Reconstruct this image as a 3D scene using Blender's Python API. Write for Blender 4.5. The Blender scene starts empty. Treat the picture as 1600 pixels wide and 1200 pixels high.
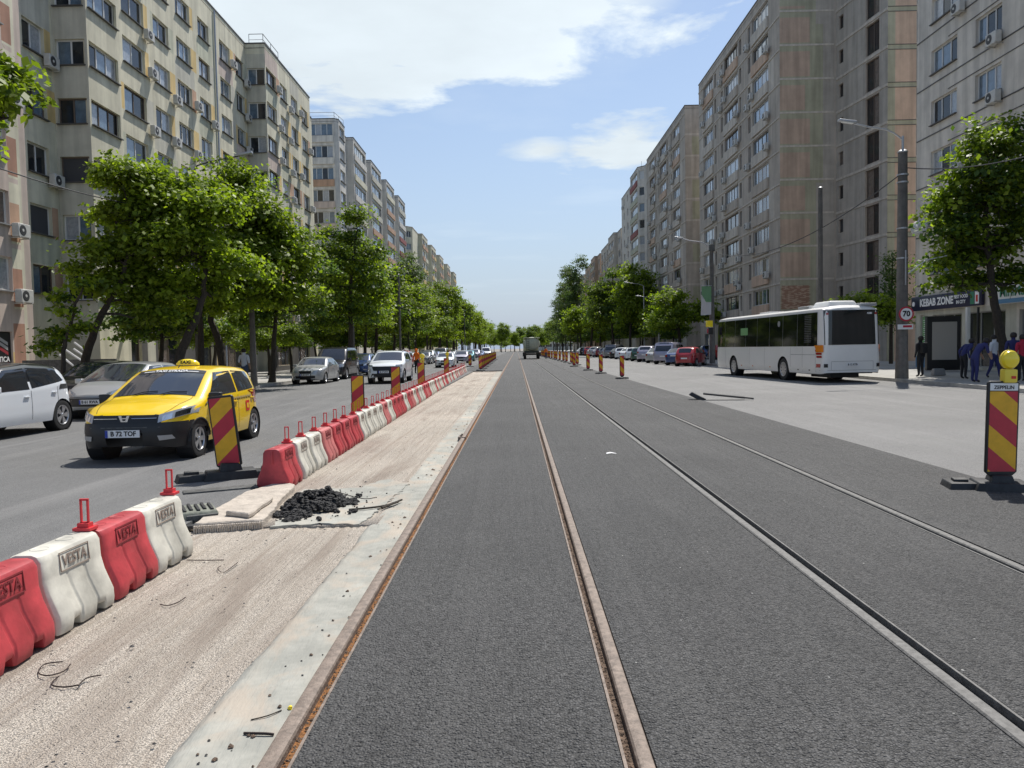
import bpy, bmesh, math, random
import numpy as np
from mathutils import Vector, Matrix
R = math.radians
sc = bpy.context.scene
col = sc.collection
random.seed(7)

# ------------------------------------------------------------------ camera
CAM = Vector((0, 0, 1.66)); PITCH = R(2.66); YAW = R(0.386); ROLL = 0.0192; FPX = 1202.0
cd = bpy.data.cameras.new('camera'); cam = bpy.data.objects.new('camera', cd); col.objects.link(cam)
FWD = Vector((-math.sin(YAW) * math.cos(PITCH), math.cos(YAW) * math.cos(PITCH), -math.sin(PITCH)))
RT = Vector((math.cos(YAW), math.sin(YAW), 0)); UPV = RT.cross(FWD)
CX = RT * math.cos(ROLL) - UPV * math.sin(ROLL); CY = UPV * math.cos(ROLL) + RT * math.sin(ROLL)
cam.location = CAM; cam.rotation_euler = Matrix((CX, CY, -FWD)).transposed().to_euler()
cd.sensor_width = 36; cd.lens = 36 * FPX / 1600; cd.clip_start = 0.1; cd.clip_end = 6000
sc.camera = cam

# ------------------------------------------------------------------ light and sky
SUN_AZ, SUN_EL = 26.0, 60.0
world = bpy.data.worlds.new('World'); sc.world = world; world.use_nodes = True
nt = world.node_tree; nt.nodes.clear()
def wn(t, **k):
    n = nt.nodes.new(t)
    for a, b in k.items(): setattr(n, a, b)
    return n
def wl(a, b): nt.links.new(a, b)
def wmath(op, a, b=None, clamp=False):
    n = wn('ShaderNodeMath', operation=op, use_clamp=clamp)
    for i, v in enumerate((a, b)):
        if v is None: continue
        if isinstance(v, (int, float)): n.inputs[i].default_value = v
        else: wl(v, n.inputs[i])
    return n.outputs[0]
sky = wn('ShaderNodeTexSky', sky_type='NISHITA', sun_disc=False, sun_elevation=R(SUN_EL), sun_rotation=R(SUN_AZ),
         altitude=90, air_density=1.0, dust_density=0.35, ozone_density=2.2)
tc = wn('ShaderNodeTexCoord'); sp = wn('ShaderNodeSeparateXYZ'); wl(tc.outputs['Generated'], sp.inputs[0])
zc = wmath('MAXIMUM', sp.outputs[2], 0.02)
px_ = wmath('DIVIDE', sp.outputs[0], zc); py_ = wmath('DIVIDE', sp.outputs[1], zc)
cmb = wn('ShaderNodeCombineXYZ'); wl(px_, cmb.inputs[0]); wl(py_, cmb.inputs[1])
nz = wn('ShaderNodeTexNoise'); nz.inputs['Scale'].default_value = 1.7; nz.inputs['Detail'].default_value = 9; nz.inputs['Roughness'].default_value = 0.6
nz.inputs['Distortion'].default_value = 0.3
wl(cmb.outputs[0], nz.inputs['Vector'])
nz2 = wn('ShaderNodeTexNoise'); nz2.inputs['Scale'].default_value = 0.55; nz2.inputs['Detail'].default_value = 7; nz2.inputs['Roughness'].default_value = 0.55
wl(cmb.outputs[0], nz2.inputs['Vector'])
def blob(cx, cy, rx, ry, rot=0.0):
    c, s = math.cos(rot), math.sin(rot)
    dx = wmath('SUBTRACT', px_, cx); dy = wmath('SUBTRACT', py_, cy)
    a = wmath('ADD', wmath('MULTIPLY', dx, c / rx), wmath('MULTIPLY', dy, s / rx))
    b = wmath('ADD', wmath('MULTIPLY', dx, -s / ry), wmath('MULTIPLY', dy, c / ry))
    r2 = wmath('SQRT', wmath('ADD', wmath('MULTIPLY', a, a), wmath('MULTIPLY', b, b)))
    return wmath('SUBTRACT', 1.0, r2)                       # 1 in the middle, 0 at the rim
nn = wmath('SUBTRACT', nz.outputs[0], 0.5)
def cloud(b, gain, amp, lo):
    v = wmath('ADD', b, wmath('MULTIPLY', nn, amp))
    return wmath('MULTIPLY', wmath('SUBTRACT', v, lo), gain, clamp=True)
c1 = cloud(blob(-0.42, 1.95, 1.12, 1.36, 0.10), 5.0, 1.6, 0.02)
c2 = cloud(blob(0.62, 4.0, 0.46, 0.62), 2.4, 2.6, 0.12)
c4 = cloud(blob(0.14, 3.95, 0.24, 0.30), 1.5, 2.2, 0.15)
c5 = cloud(blob(0.33, 2.25, 0.25, 0.30), 1.2, 1.0, 0.15)
c3 = wmath('MULTIPLY', wmath('SUBTRACT', nz2.outputs[0], 0.52), 2.6, clamp=True)
c3 = wmath('MULTIPLY', c3, 0.45)
cl = wmath('MAXIMUM', wmath('MAXIMUM', c1, c2), wmath('MAXIMUM', c3, wmath('MAXIMUM', c4, c5)))
up = wmath('MULTIPLY', wmath('SUBTRACT', sp.outputs[2], 0.03), 9.0, clamp=True)
cl = wmath('MULTIPLY', wmath('MULTIPLY', cl, up), 0.93)
SKY_S = 0.12
bg1 = wn('ShaderNodeBackground'); bg1.inputs[1].default_value = SKY_S; tn = wn('ShaderNodeVectorMath', operation='MULTIPLY'); wl(sky.outputs[0], tn.inputs[0]); tn.inputs[1].default_value = (1.10, 0.98, 0.88); wl(tn.outputs[0], bg1.inputs[0])
bg2 = wn('ShaderNodeBackground')
cr = wn('ShaderNodeMapRange'); cr.inputs['From Min'].default_value = 0.35; cr.inputs['From Max'].default_value = 0.65
cr.inputs['To Min'].default_value = 0.60; cr.inputs['To Max'].default_value = 0.80
wl(nz2.outputs[0], cr.inputs['Value']); wl(cr.outputs[0], bg2.inputs[1]); bg2.inputs[0].default_value = (0.86, 0.95, 1.0, 1)
# pale summer haze low over the horizon, the same all round
hz = wmath('MULTIPLY', wmath('POWER', wmath('SUBTRACT', 1.0, wmath('MULTIPLY', wmath('MAXIMUM', sp.outputs[2], 0.0), 1.9), clamp=True), 1.9), 0.96)
bg3 = wn('ShaderNodeBackground'); bg3.inputs[0].default_value = (0.44, 0.55, 0.74, 1); bg3.inputs[1].default_value = 0.62
mh = wn('ShaderNodeMixShader'); wl(hz, mh.inputs[0]); wl(bg1.outputs[0], mh.inputs[1]); wl(bg3.outputs[0], mh.inputs[2])
mx = wn('ShaderNodeMixShader'); wl(cl, mx.inputs[0]); wl(mh.outputs[0], mx.inputs[1]); wl(bg2.outputs[0], mx.inputs[2])
wo = wn('ShaderNodeOutputWorld'); wl(mx.outputs[0], wo.inputs[0])

sd = bpy.data.lights.new('sun', 'SUN'); sd.energy = 3.9; sd.angle = R(0.5); sd.color = (1.0, 0.955, 0.89)
sun = bpy.data.objects.new('sun', sd); col.objects.link(sun)
SD = Vector((math.sin(R(SUN_AZ)) * math.cos(R(SUN_EL)), math.cos(R(SUN_AZ)) * math.cos(R(SUN_EL)), math.sin(R(SUN_EL))))
sun.rotation_euler = SD.to_track_quat('Z', 'Y').to_euler(); sun.location = (0, 0, 60)
sc.view_settings.view_transform = 'Standard'; sc.view_settings.look = 'None'; sc.view_settings.gamma = 1
sc.view_settings.use_curve_mapping = False; sc.view_settings.exposure = 0.46
sc.cycles.max_bounces = 6; sc.cycles.diffuse_bounces = 3; sc.cycles.glossy_bounces = 2; sc.cycles.transmission_bounces = 3
sc.cycles.transparent_max_bounces = 6

# ------------------------------------------------------------------ measuring: where the line of sight through a photo point meets the street
def ray(px, py):
    return FWD + CX * ((px - 800) / FPX) + CY * ((600 - py) / FPX)
def P(px, py, Y):
    d = ray(px, py); return CAM + d * (Y / d.y)
def G(px, py, z=0.0):
    d = ray(px, py); return CAM + d * ((z - CAM.z) / d.z)

# ------------------------------------------------------------------ materials
M = {}
def mat(name, c, rough=0.7, metal=0.0, var=0.0, vscale=3.0, bump=0.0, bscale=30.0, coat=0.0, emit=None, streak=0.0, vcol=None, spec=None):
    m = bpy.data.materials.new(name); m.use_nodes = True; t = m.node_tree; b = t.nodes['Principled BSDF']
    b.inputs['Base Color'].default_value = (*c, 1); b.inputs['Roughness'].default_value = rough; b.inputs['Metallic'].default_value = metal
    if coat: b.inputs['Coat Weight'].default_value = coat; b.inputs['Coat Roughness'].default_value = 0.04
    if spec is not None: b.inputs['Specular IOR Level'].default_value = spec
    if emit: b.inputs['Emission Color'].default_value = (*emit[0], 1); b.inputs['Emission Strength'].default_value = emit[1]
    tcn = t.nodes.new('ShaderNodeTexCoord'); out = None
    if var:
        n = t.nodes.new('ShaderNodeTexNoise'); n.inputs['Scale'].default_value = vscale; n.inputs['Detail'].default_value = 8; n.inputs['Roughness'].default_value = 0.65
        t.links.new(tcn.outputs['Object'], n.inputs['Vector'])
        r = t.nodes.new('ShaderNodeMapRange'); r.inputs['From Min'].default_value = 0.3; r.inputs['From Max'].default_value = 0.7
        r.inputs['To Min'].default_value = 1 - var; r.inputs['To Max'].default_value = 1 + var * 0.55; t.links.new(n.outputs[0], r.inputs['Value'])
        fac = r.outputs[0]
        if streak:
            mp = t.nodes.new('ShaderNodeMapping'); mp.inputs['Scale'].default_value = (2.2, 2.2, 0.14); t.links.new(tcn.outputs['Object'], mp.inputs['Vector'])
            n2 = t.nodes.new('ShaderNodeTexNoise'); n2.inputs['Scale'].default_value = 1.0; n2.inputs['Detail'].default_value = 6; t.links.new(mp.outputs[0], n2.inputs['Vector'])
            r2 = t.nodes.new('ShaderNodeMapRange'); r2.inputs['From Min'].default_value = 0.38; r2.inputs['From Max'].default_value = 0.62
            r2.inputs['To Min'].default_value = 1 - streak; r2.inputs['To Max'].default_value = 1.0 + streak * 0.2; t.links.new(n2.outputs[0], r2.inputs['Value'])
            mm = t.nodes.new('ShaderNodeMath'); mm.operation = 'MULTIPLY'; t.links.new(fac, mm.inputs[0]); t.links.new(r2.outputs[0], mm.inputs[1]); fac = mm.outputs[0]
        v = t.nodes.new('ShaderNodeVectorMath'); v.operation = 'SCALE'; v.inputs[0].default_value = c; t.links.new(fac, v.inputs['Scale'])
        out = v.outputs[0]
        t.links.new(out, b.inputs['Base Color'])
    if bump:
        n = t.nodes.new('ShaderNodeTexNoise'); n.inputs['Scale'].default_value = bscale; n.inputs['Detail'].default_value = 5
        t.links.new(tcn.outputs['Object'], n.inputs['Vector'])
        bp = t.nodes.new('ShaderNodeBump'); bp.inputs['Strength'].default_value = bump; bp.inputs['Distance'].default_value = 0.02
        t.links.new(n.outputs[0], bp.inputs['Height']); t.links.new(bp.outputs[0], b.inputs['Normal'])
    M[name] = m
    return m

def ground_mat(name, base, spots, spot_scale, spot_lo, spot_hi, patch, bump, bscale, rough=0.9, stripe=None, extra=None, vor=None):
    """asphalt, concrete: base colour, speckle, large worn patches, optional marks running along the street"""
    m = bpy.data.materials.new(name); m.use_nodes = True; t = m.node_tree; b = t.nodes['Principled BSDF']; L = t.links.new
    b.inputs['Roughness'].default_value = rough; b.inputs['Specular IOR Level'].default_value = 0.5
    tcn = t.nodes.new('ShaderNodeTexCoord')
    def noise(scale, det, rg=0.6, vec=None, dist=0.0):
        n = t.nodes.new('ShaderNodeTexNoise'); n.inputs['Scale'].default_value = scale; n.inputs['Detail'].default_value = det
        n.inputs['Roughness'].default_value = rg; n.inputs['Distortion'].default_value = dist; L(vec or tcn.outputs['Object'], n.inputs['Vector']); return n.outputs[0]
    def rng(src, a, c, d, e):
        r = t.nodes.new('ShaderNodeMapRange'); r.inputs['From Min'].default_value = a; r.inputs['From Max'].default_value = c
        r.inputs['To Min'].default_value = d; r.inputs['To Max'].default_value = e; L(src, r.inputs['Value']); return r.outputs[0]
    def mul(a, c):
        n = t.nodes.new('ShaderNodeMath'); n.operation = 'MULTIPLY'; L(a, n.inputs[0]); L(c, n.inputs[1]); return n.outputs[0]
    def mixc(f, a, c):
        n = t.nodes.new('ShaderNodeMix'); n.data_type = 'RGBA'; L(f, n.inputs[0])
        if isinstance(a, tuple): n.inputs[6].default_value = (*a, 1)
        else: L(a, n.inputs[6])
        if isinstance(c, tuple): n.inputs[7].default_value = (*c, 1)
        else: L(c, n.inputs[7])
        return n.outputs[2]
    sp1 = noise(spot_scale, 3, 0.7)
    f = rng(sp1, spot_lo, spot_hi, 0, 1)
    c = mixc(f, base, spots)
    hgt = sp1
    if vor:
        vn = t.nodes.new('ShaderNodeTexVoronoi'); vn.inputs['Scale'].default_value = vor[0]; L(tcn.outputs['Object'], vn.inputs['Vector'])
        vc = t.nodes.new('ShaderNodeSeparateColor'); L(vn.outputs['Color'], vc.inputs[0])
        c = mixc(rng(vc.outputs[0], 0.0, 1.0, 0, vor[1]), c, vor[2])
        dd = rng(vn.outputs['Distance'], 0.0, 0.75, 1.0, 0.0); hgt = mul(dd, rng(vc.outputs[1], 0, 1, 0.4, 1.0))
        vs = t.nodes.new('ShaderNodeVectorMath'); vs.operation = 'SCALE'; L(c, vs.inputs[0]); L(rng(vn.outputs['Distance'], 0.25, 0.8, 1.0, 0.35), vs.inputs['Scale']); c = vs.outputs[0]
    if stripe:
        mp = t.nodes.new('ShaderNodeMapping'); mp.inputs['Scale'].default_value = stripe[0]; L(tcn.outputs['Object'], mp.inputs['Vector'])
        s1 = noise(1.0, 6, 0.7, mp.outputs[0], 0.4)
        c = mixc(rng(s1, stripe[1], stripe[2], 0, stripe[4]), c, stripe[3])
        mp2 = t.nodes.new('ShaderNodeMapping'); mp2.inputs['Scale'].default_value = tuple(k * 4.0 for k in stripe[0]); L(tcn.outputs['Object'], mp2.inputs['Vector'])
        s2 = noise(1.0, 4, 0.7, mp2.outputs[0])
        hgt2 = s2
    if extra:
        em = t.nodes.new('ShaderNodeMapping'); em.inputs['Scale'].default_value = (1, extra[5] if len(extra) > 5 else 1, 1); L(tcn.outputs['Object'], em.inputs['Vector'])
        e = noise(extra[0], 6, 0.6, em.outputs[0], 0.5)
        c = mixc(rng(e, extra[1], extra[2], 0, extra[4]), c, extra[3])
    pt = noise(0.35, 7, 0.6); vs = t.nodes.new('ShaderNodeVectorMath'); vs.operation = 'SCALE'; L(c, vs.inputs[0]); L(rng(pt, 0.3, 0.7, 1 - patch, 1 + patch), vs.inputs['Scale'])
    L(vs.outputs[0], b.inputs['Base Color'])
    bp = t.nodes.new('ShaderNodeBump'); bp.inputs['Strength'].default_value = bump; bp.inputs['Distance'].default_value = bscale; L(hgt, bp.inputs['Height'])
    if stripe:
        bp2 = t.nodes.new('ShaderNodeBump'); bp2.inputs['Strength'].default_value = 0.9; bp2.inputs['Distance'].default_value = 0.02; L(hgt2, bp2.inputs['Height']); L(bp.outputs[0], bp2.inputs['Normal'])
        L(bp2.outputs[0], b.inputs['Normal'])
    else: L(bp.outputs[0], b.inputs['Normal'])
    M[name] = m; return m

ground_mat('asphalt_new', (0.029, 0.029, 0.0285), (0.052, 0.051, 0.05), 240, 0.5, 0.7, 0.20, 1.0, 0.016, vor=(76, 0.8, (0.155, 0.153, 0.15)), rough=0.72,
           stripe=((2.2, 0.06, 1), 0.50, 0.72, (0.105, 0.103, 0.10), 0.4), extra=(1.2, 0.55, 0.68, (0.035, 0.035, 0.035), 0.5, 0.35))
ground_mat('asphalt_road', (0.165, 0.165, 0.163), (0.23, 0.23, 0.225), 90, 0.45, 0.7, 0.12, 0.5, 0.006, vor=(150, 0.35, (0.30, 0.30, 0.29)),
           stripe=((1.1, 0.06, 1), 0.5, 0.8, (0.27, 0.265, 0.255), 0.5), extra=(1.1, 0.57, 0.68, (0.105, 0.105, 0.105), 0.6, 0.22))
ground_mat('asphalt_pale', (0.26, 0.257, 0.25), (0.32, 0.315, 0.305), 70, 0.45, 0.7, 0.10, 0.45, 0.006, vor=(130, 0.3, (0.32, 0.31, 0.30)),
           stripe=((1.0, 0.05, 1), 0.5, 0.8, (0.29, 0.285, 0.275), 0.5), extra=(1.0, 0.56, 0.68, (0.19, 0.19, 0.18), 0.6, 0.2))
ground_mat('milled', (0.62, 0.545, 0.455), (0.70, 0.625, 0.53), 38, 0.42, 0.6, 0.14, 0.9, 0.010, vor=(110, 0.18, (0.60, 0.54, 0.47)),
           stripe=((11.0, 0.16, 1), 0.48, 0.68, (0.32, 0.265, 0.21), 0.8), extra=(2.4, 0.50, 0.66, (0.29, 0.24, 0.195), 0.8, 0.13))
ground_mat('concrete_smooth', (0.305, 0.305, 0.27), (0.39, 0.385, 0.34), 5, 0.4, 0.65, 0.22, 0.45, 0.004,
           stripe=((3.0, 0.6, 1), 0.50, 0.70, (0.42, 0.39, 0.33), 0.7), extra=(3.0, 0.48, 0.60, (0.42, 0.36, 0.29), 0.75, 0.6))
ground_mat('pavement_mat', (0.32, 0.31, 0.29), (0.40, 0.39, 0.36), 20, 0.4, 0.65, 0.18, 0.5, 0.006, extra=(3, 0.55, 0.7, (0.2, 0.19, 0.17), 0.6))
ground_mat('earth_mat', (0.20, 0.18, 0.15), (0.27, 0.24, 0.2), 15, 0.4, 0.65, 0.25, 0.7, 0.02)
mat('kerb_mat', (0.42, 0.41, 0.38), 0.85, var=0.3, bump=0.3)
mat('rail_steel', (0.235, 0.185, 0.15), 0.65, 0.1, var=0.5, vscale=24, bump=.3, bscale=80)
mat('rail_steel_grey', (0.17, 0.165, 0.155), 0.7, 0.0, var=0.45, vscale=28, bump=.3, bscale=80)
mat('rust_sand', (0.30, 0.13, 0.04), 0.9, var=0.6, vscale=40, bump=1, bscale=90)
mat('groove_dark', (0.02, 0.018, 0.016), 0.9)
mat('groove_rust', (0.17, 0.115, 0.08), 0.9, var=0.7, vscale=35, bump=1, bscale=80)
mat('concrete_block', (0.50, 0.44, 0.37), 0.9, var=0.3, vscale=8, bump=0.6, bscale=40)
mat('concrete_pole', (0.17, 0.16, 0.145), 0.9, var=0.3, vscale=4, bump=0.4, streak=0.3)
mat('bitumen', (0.022, 0.021, 0.021), 0.75, var=0.6, vscale=30, bump=1, bscale=60)
mat('rubber', (0.025, 0.025, 0.026), 0.6, var=0.5, vscale=12, bump=0.3)
mat('rubber_grey', (0.10, 0.10, 0.095), 0.75, var=0.6, vscale=14, bump=0.5)
mat('old_base', (0.20, 0.21, 0.17), 0.8, var=0.5, vscale=9, bump=0.4)
mat('wire', (0.05, 0.035, 0.03), 0.6, 0.5)
mat('bar_red', (0.50, 0.055, 0.065), 0.5, var=0.38, vscale=5, bump=0.15, bscale=14, streak=0.2)
mat('bar_pink', (0.56, 0.17, 0.16), 0.5, var=0.3, vscale=6, bump=0.12, bscale=14)
mat('bar_white', (0.66, 0.635, 0.55), 0.5, streak=0.25, var=0.32, vscale=4.5, bump=0.12, bscale=14)
mat('bar_letter_red', (0.20, 0.02, 0.025), 0.7)
mat('bar_letter_white', (0.28, 0.22, 0.18), 0.7)
mat('pin_red', (0.66, 0.04, 0.05), 0.4)
mat('sign_red', (0.50, 0.025, 0.05), 0.35, var=0.15, vscale=8)
mat('sign_yellow', (0.78, 0.42, 0.015), 0.35, var=0.15, vscale=8)
mat('sign_white', (0.8, 0.8, 0.78), 0.4)
mat('lamp_yellow', (0.95, 0.72, 0.02), 0.2, coat=0.5)
mat('lamp_body', (0.80, 0.62, 0.06), 0.4)
mat('black_plastic', (0.018, 0.018, 0.019), 0.45)
mat('tyre', (0.022, 0.022, 0.022), 0.8)
mat('rim', (0.55, 0.56, 0.58), 0.28, 0.9)
mat('rim_dark', (0.05, 0.05, 0.055), 0.3, 0.6)
mat('car_glass', (0.012, 0.014, 0.017), 0.04, coat=1.0)
mat('windscreen', (0.030, 0.034, 0.042), 0.05, coat=1.0)
mat('headlamp', (0.45, 0.48, 0.52), 0.08, 0.3, coat=1.0)
mat('headlamp_inner', (0.85, 0.87, 0.9), 0.1, 0.8, coat=1)
mat('chrome', (0.75, 0.76, 0.78), 0.15, 1.0)
mat('tail_red', (0.35, 0.01, 0.01), 0.15, coat=1)
mat('amber', (0.75, 0.22, 0.01), 0.2, coat=1)
mat('plate_white', (0.75, 0.75, 0.75), 0.4)
mat('plate_blue', (0.02, 0.05, 0.35), 0.4)
mat('ink', (0.01, 0.01, 0.012), 0.5)
mat('white_ink', (0.85, 0.85, 0.85), 0.5)
mat('red_ink', (0.6, 0.03, 0.02), 0.5)
for n, c in dict(paint_taxi=(0.90, 0.60, 0.005), paint_white=(0.72, 0.75, 0.78), paint_silver=(0.42, 0.43, 0.43), paint_grey=(0.20, 0.20, 0.21), paint_black=(0.012, 0.013, 0.016),
                 paint_blue=(0.03, 0.07, 0.20), paint_red=(0.36, 0.012, 0.02), paint_green=(0.03, 0.09, 0.06), paint_mauve=(0.40, 0.38, 0.46), paint_cream=(0.6, 0.56, 0.42), paint_teal=(0.05, 0.25, 0.30)).items():
    mat(n, c, 0.30, 0.0 if n in ('paint_taxi', 'paint_white', 'paint_cream', 'paint_red') else 0.35, coat=0.8)
mat('bus_white', (0.80, 0.79, 0.76), 0.35, coat=0.3, var=0.06, vscale=1)
mat('bus_glass', (0.008, 0.009, 0.010), 0.06, coat=0.6)
mat('tank_cream', (0.50, 0.52, 0.40), 0.45, var=0.15)
mat('olive_dark', (0.05, 0.055, 0.045), 0.7)
# walls
W = dict(var=0.16, vscale=0.9, bump=0.25, bscale=22, streak=0.20)
mat('wall_cream', (0.67, 0.63, 0.48), 0.9, **W); mat('wall_greyish', (0.55, 0.53, 0.44), 0.9, **W); mat('wall_ochre', (0.68, 0.50, 0.22), 0.9, **W); mat('wall_salmon', (0.52, 0.33, 0.22), 0.9, **W)
mat('wall_green', (0.54, 0.54, 0.41), 0.9, **W); mat('wall_pink', (0.58, 0.48, 0.41), 0.9, **W); mat('wall_brickred', (0.40, 0.22, 0.15), 0.9, **W)
mat('wall_concrete', (0.49, 0.43, 0.36), 0.95, **W); mat('wall_concrete_light', (0.60, 0.54, 0.46), 0.95, **W); mat('wall_tower_salmon', (0.52, 0.385, 0.29), 0.95, **W)
mat('wall_tower_green', (0.43, 0.41, 0.29), 0.95, **W); mat('wall_tower_grey', (0.46, 0.415, 0.355), 0.95, **W); mat('wall_pale', (0.68, 0.63, 0.55), 0.9, **W); mat('wall_peach', (0.60, 0.43, 0.31), 0.9, **W)
mat('wall_painted_shade', (0.09, 0.085, 0.08), 0.8, var=0.4, vscale=0.8); mat('wall_white', (0.66, 0.63, 0.57), 0.9, **W); mat('wall_red', (0.30, 0.09, 0.08), 0.8, **W)  # first one: near-black wall colour with the shade under the trees painted in
mat('roof_felt', (0.10, 0.10, 0.10), 0.9); mat('flashing', (0.10, 0.095, 0.09), 0.6, 0.3)
mat('frame_white', (0.66, 0.66, 0.64), 0.5); mat('frame_brown', (0.12, 0.09, 0.07), 0.6); mat('frame_grey', (0.28, 0.28, 0.27), 0.5); mat('frame_teal', (0.20, 0.36, 0.34), 0.5)
mat('pane_dark', (0.022, 0.025, 0.028), 0.10, spec=0.6, var=0.5, vscale=2); mat('pane_curtain', (0.36, 0.38, 0.40), 0.22, var=0.35, vscale=6, coat=0.6); mat('pane_blue', (0.12, 0.17, 0.22), 0.08, var=0.4, vscale=3, coat=0.8)
mat('pane_warm', (0.16, 0.13, 0.11), 0.2, var=0.5, vscale=4, coat=0.5); mat('shutter_white', (0.62, 0.62, 0.60), 0.6, var=0.1); mat('shutter_dark', (0.05, 0.05, 0.055), 0.6)
mat('ac_white', (0.55, 0.54, 0.50), 0.5, var=0.15, vscale=5); mat('ac_dark', (0.04, 0.04, 0.04), 0.6)
mat('pipe_blue', (0.30, 0.34, 0.42), 0.5); mat('pipe_grey', (0.30, 0.30, 0.29), 0.6)
mat('galv', (0.42, 0.43, 0.44), 0.45, 0.6); mat('sign_navy', (0.012, 0.014, 0.05), 0.35); mat('sign_blue', (0.10, 0.25, 0.42), 0.5); mat('sign_green', (0.04, 0.22, 0.12), 0.5); mat('poster_green', (0.16, 0.36, 0.14), 0.5)
mat('poster_blank', (0.42, 0.40, 0.37), 0.5); mat('poster_grey', (0.4, 0.4, 0.4), 0.6); mat('poster_red', (0.30, 0.03, 0.04), 0.6)
mat('banner_green', (0.13, 0.26, 0.13), 0.8); mat('banner_white', (0.5, 0.5, 0.5), 0.8); mat('orange', (0.85, 0.22, 0.02), 0.5)
mat('bark', (0.055, 0.045, 0.035), 0.95, var=0.4, vscale=12, bump=1, bscale=25)
mat('skin', (0.42, 0.25, 0.17), 0.55); mat('hair', (0.02, 0.015, 0.012), 0.6)
for n, c in dict(cloth_black=(0.02, 0.02, 0.022), cloth_navy=(0.03, 0.035, 0.13), cloth_white=(0.62, 0.64, 0.68), cloth_red=(0.40, 0.02, 0.05), cloth_denim=(0.06, 0.08, 0.14), cloth_orange=(0.9, 0.2, 0.02), cloth_grey=(0.22, 0.22, 0.22)).items(): mat(n, c, 0.9)

def leaf_mat(name, c1, c2):
    m = bpy.data.materials.new(name); m.use_nodes = True; t = m.node_tree; b = t.nodes['Principled BSDF']; L = t.links.new
    g = t.nodes.new('ShaderNodeNewGeometry'); cr_ = t.nodes.new('ShaderNodeMix'); cr_.data_type = 'RGBA'
    L(g.outputs['Random Per Island'], cr_.inputs[0]); cr_.inputs[6].default_value = (*c1, 1); cr_.inputs[7].default_value = (*c2, 1)
    L(cr_.outputs[2], b.inputs['Base Color']); b.inputs['Roughness'].default_value = 0.5; b.inputs['Specular IOR Level'].default_value = 0.35
    tr = t.nodes.new('ShaderNodeBsdfTranslucent'); vs = t.nodes.new('ShaderNodeVectorMath'); vs.operation = 'MULTIPLY'; L(cr_.outputs[2], vs.inputs[0]); vs.inputs[1].default_value = (1.5, 1.6, 0.6); L(vs.outputs[0], tr.inputs[0])
    mxs = t.nodes.new('ShaderNodeMixShader'); mxs.inputs[0].default_value = 0.48; L(b.outputs[0], mxs.inputs[1]); L(tr.outputs[0], mxs.inputs[2]); L(mxs.outputs[0], t.nodes['Material Output'].inputs[0]); M[name] = m
leaf_mat('leaf_fresh', (0.12, 0.19, 0.014), (0.30, 0.38, 0.035)); leaf_mat('leaf_mid', (0.07, 0.11, 0.012), (0.20, 0.26, 0.03))
leaf_mat('leaf_dark', (0.04, 0.08, 0.022), (0.10, 0.16, 0.04)); leaf_mat('leaf_grey', (0.075, 0.105, 0.045), (0.13, 0.16, 0.075))

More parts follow.
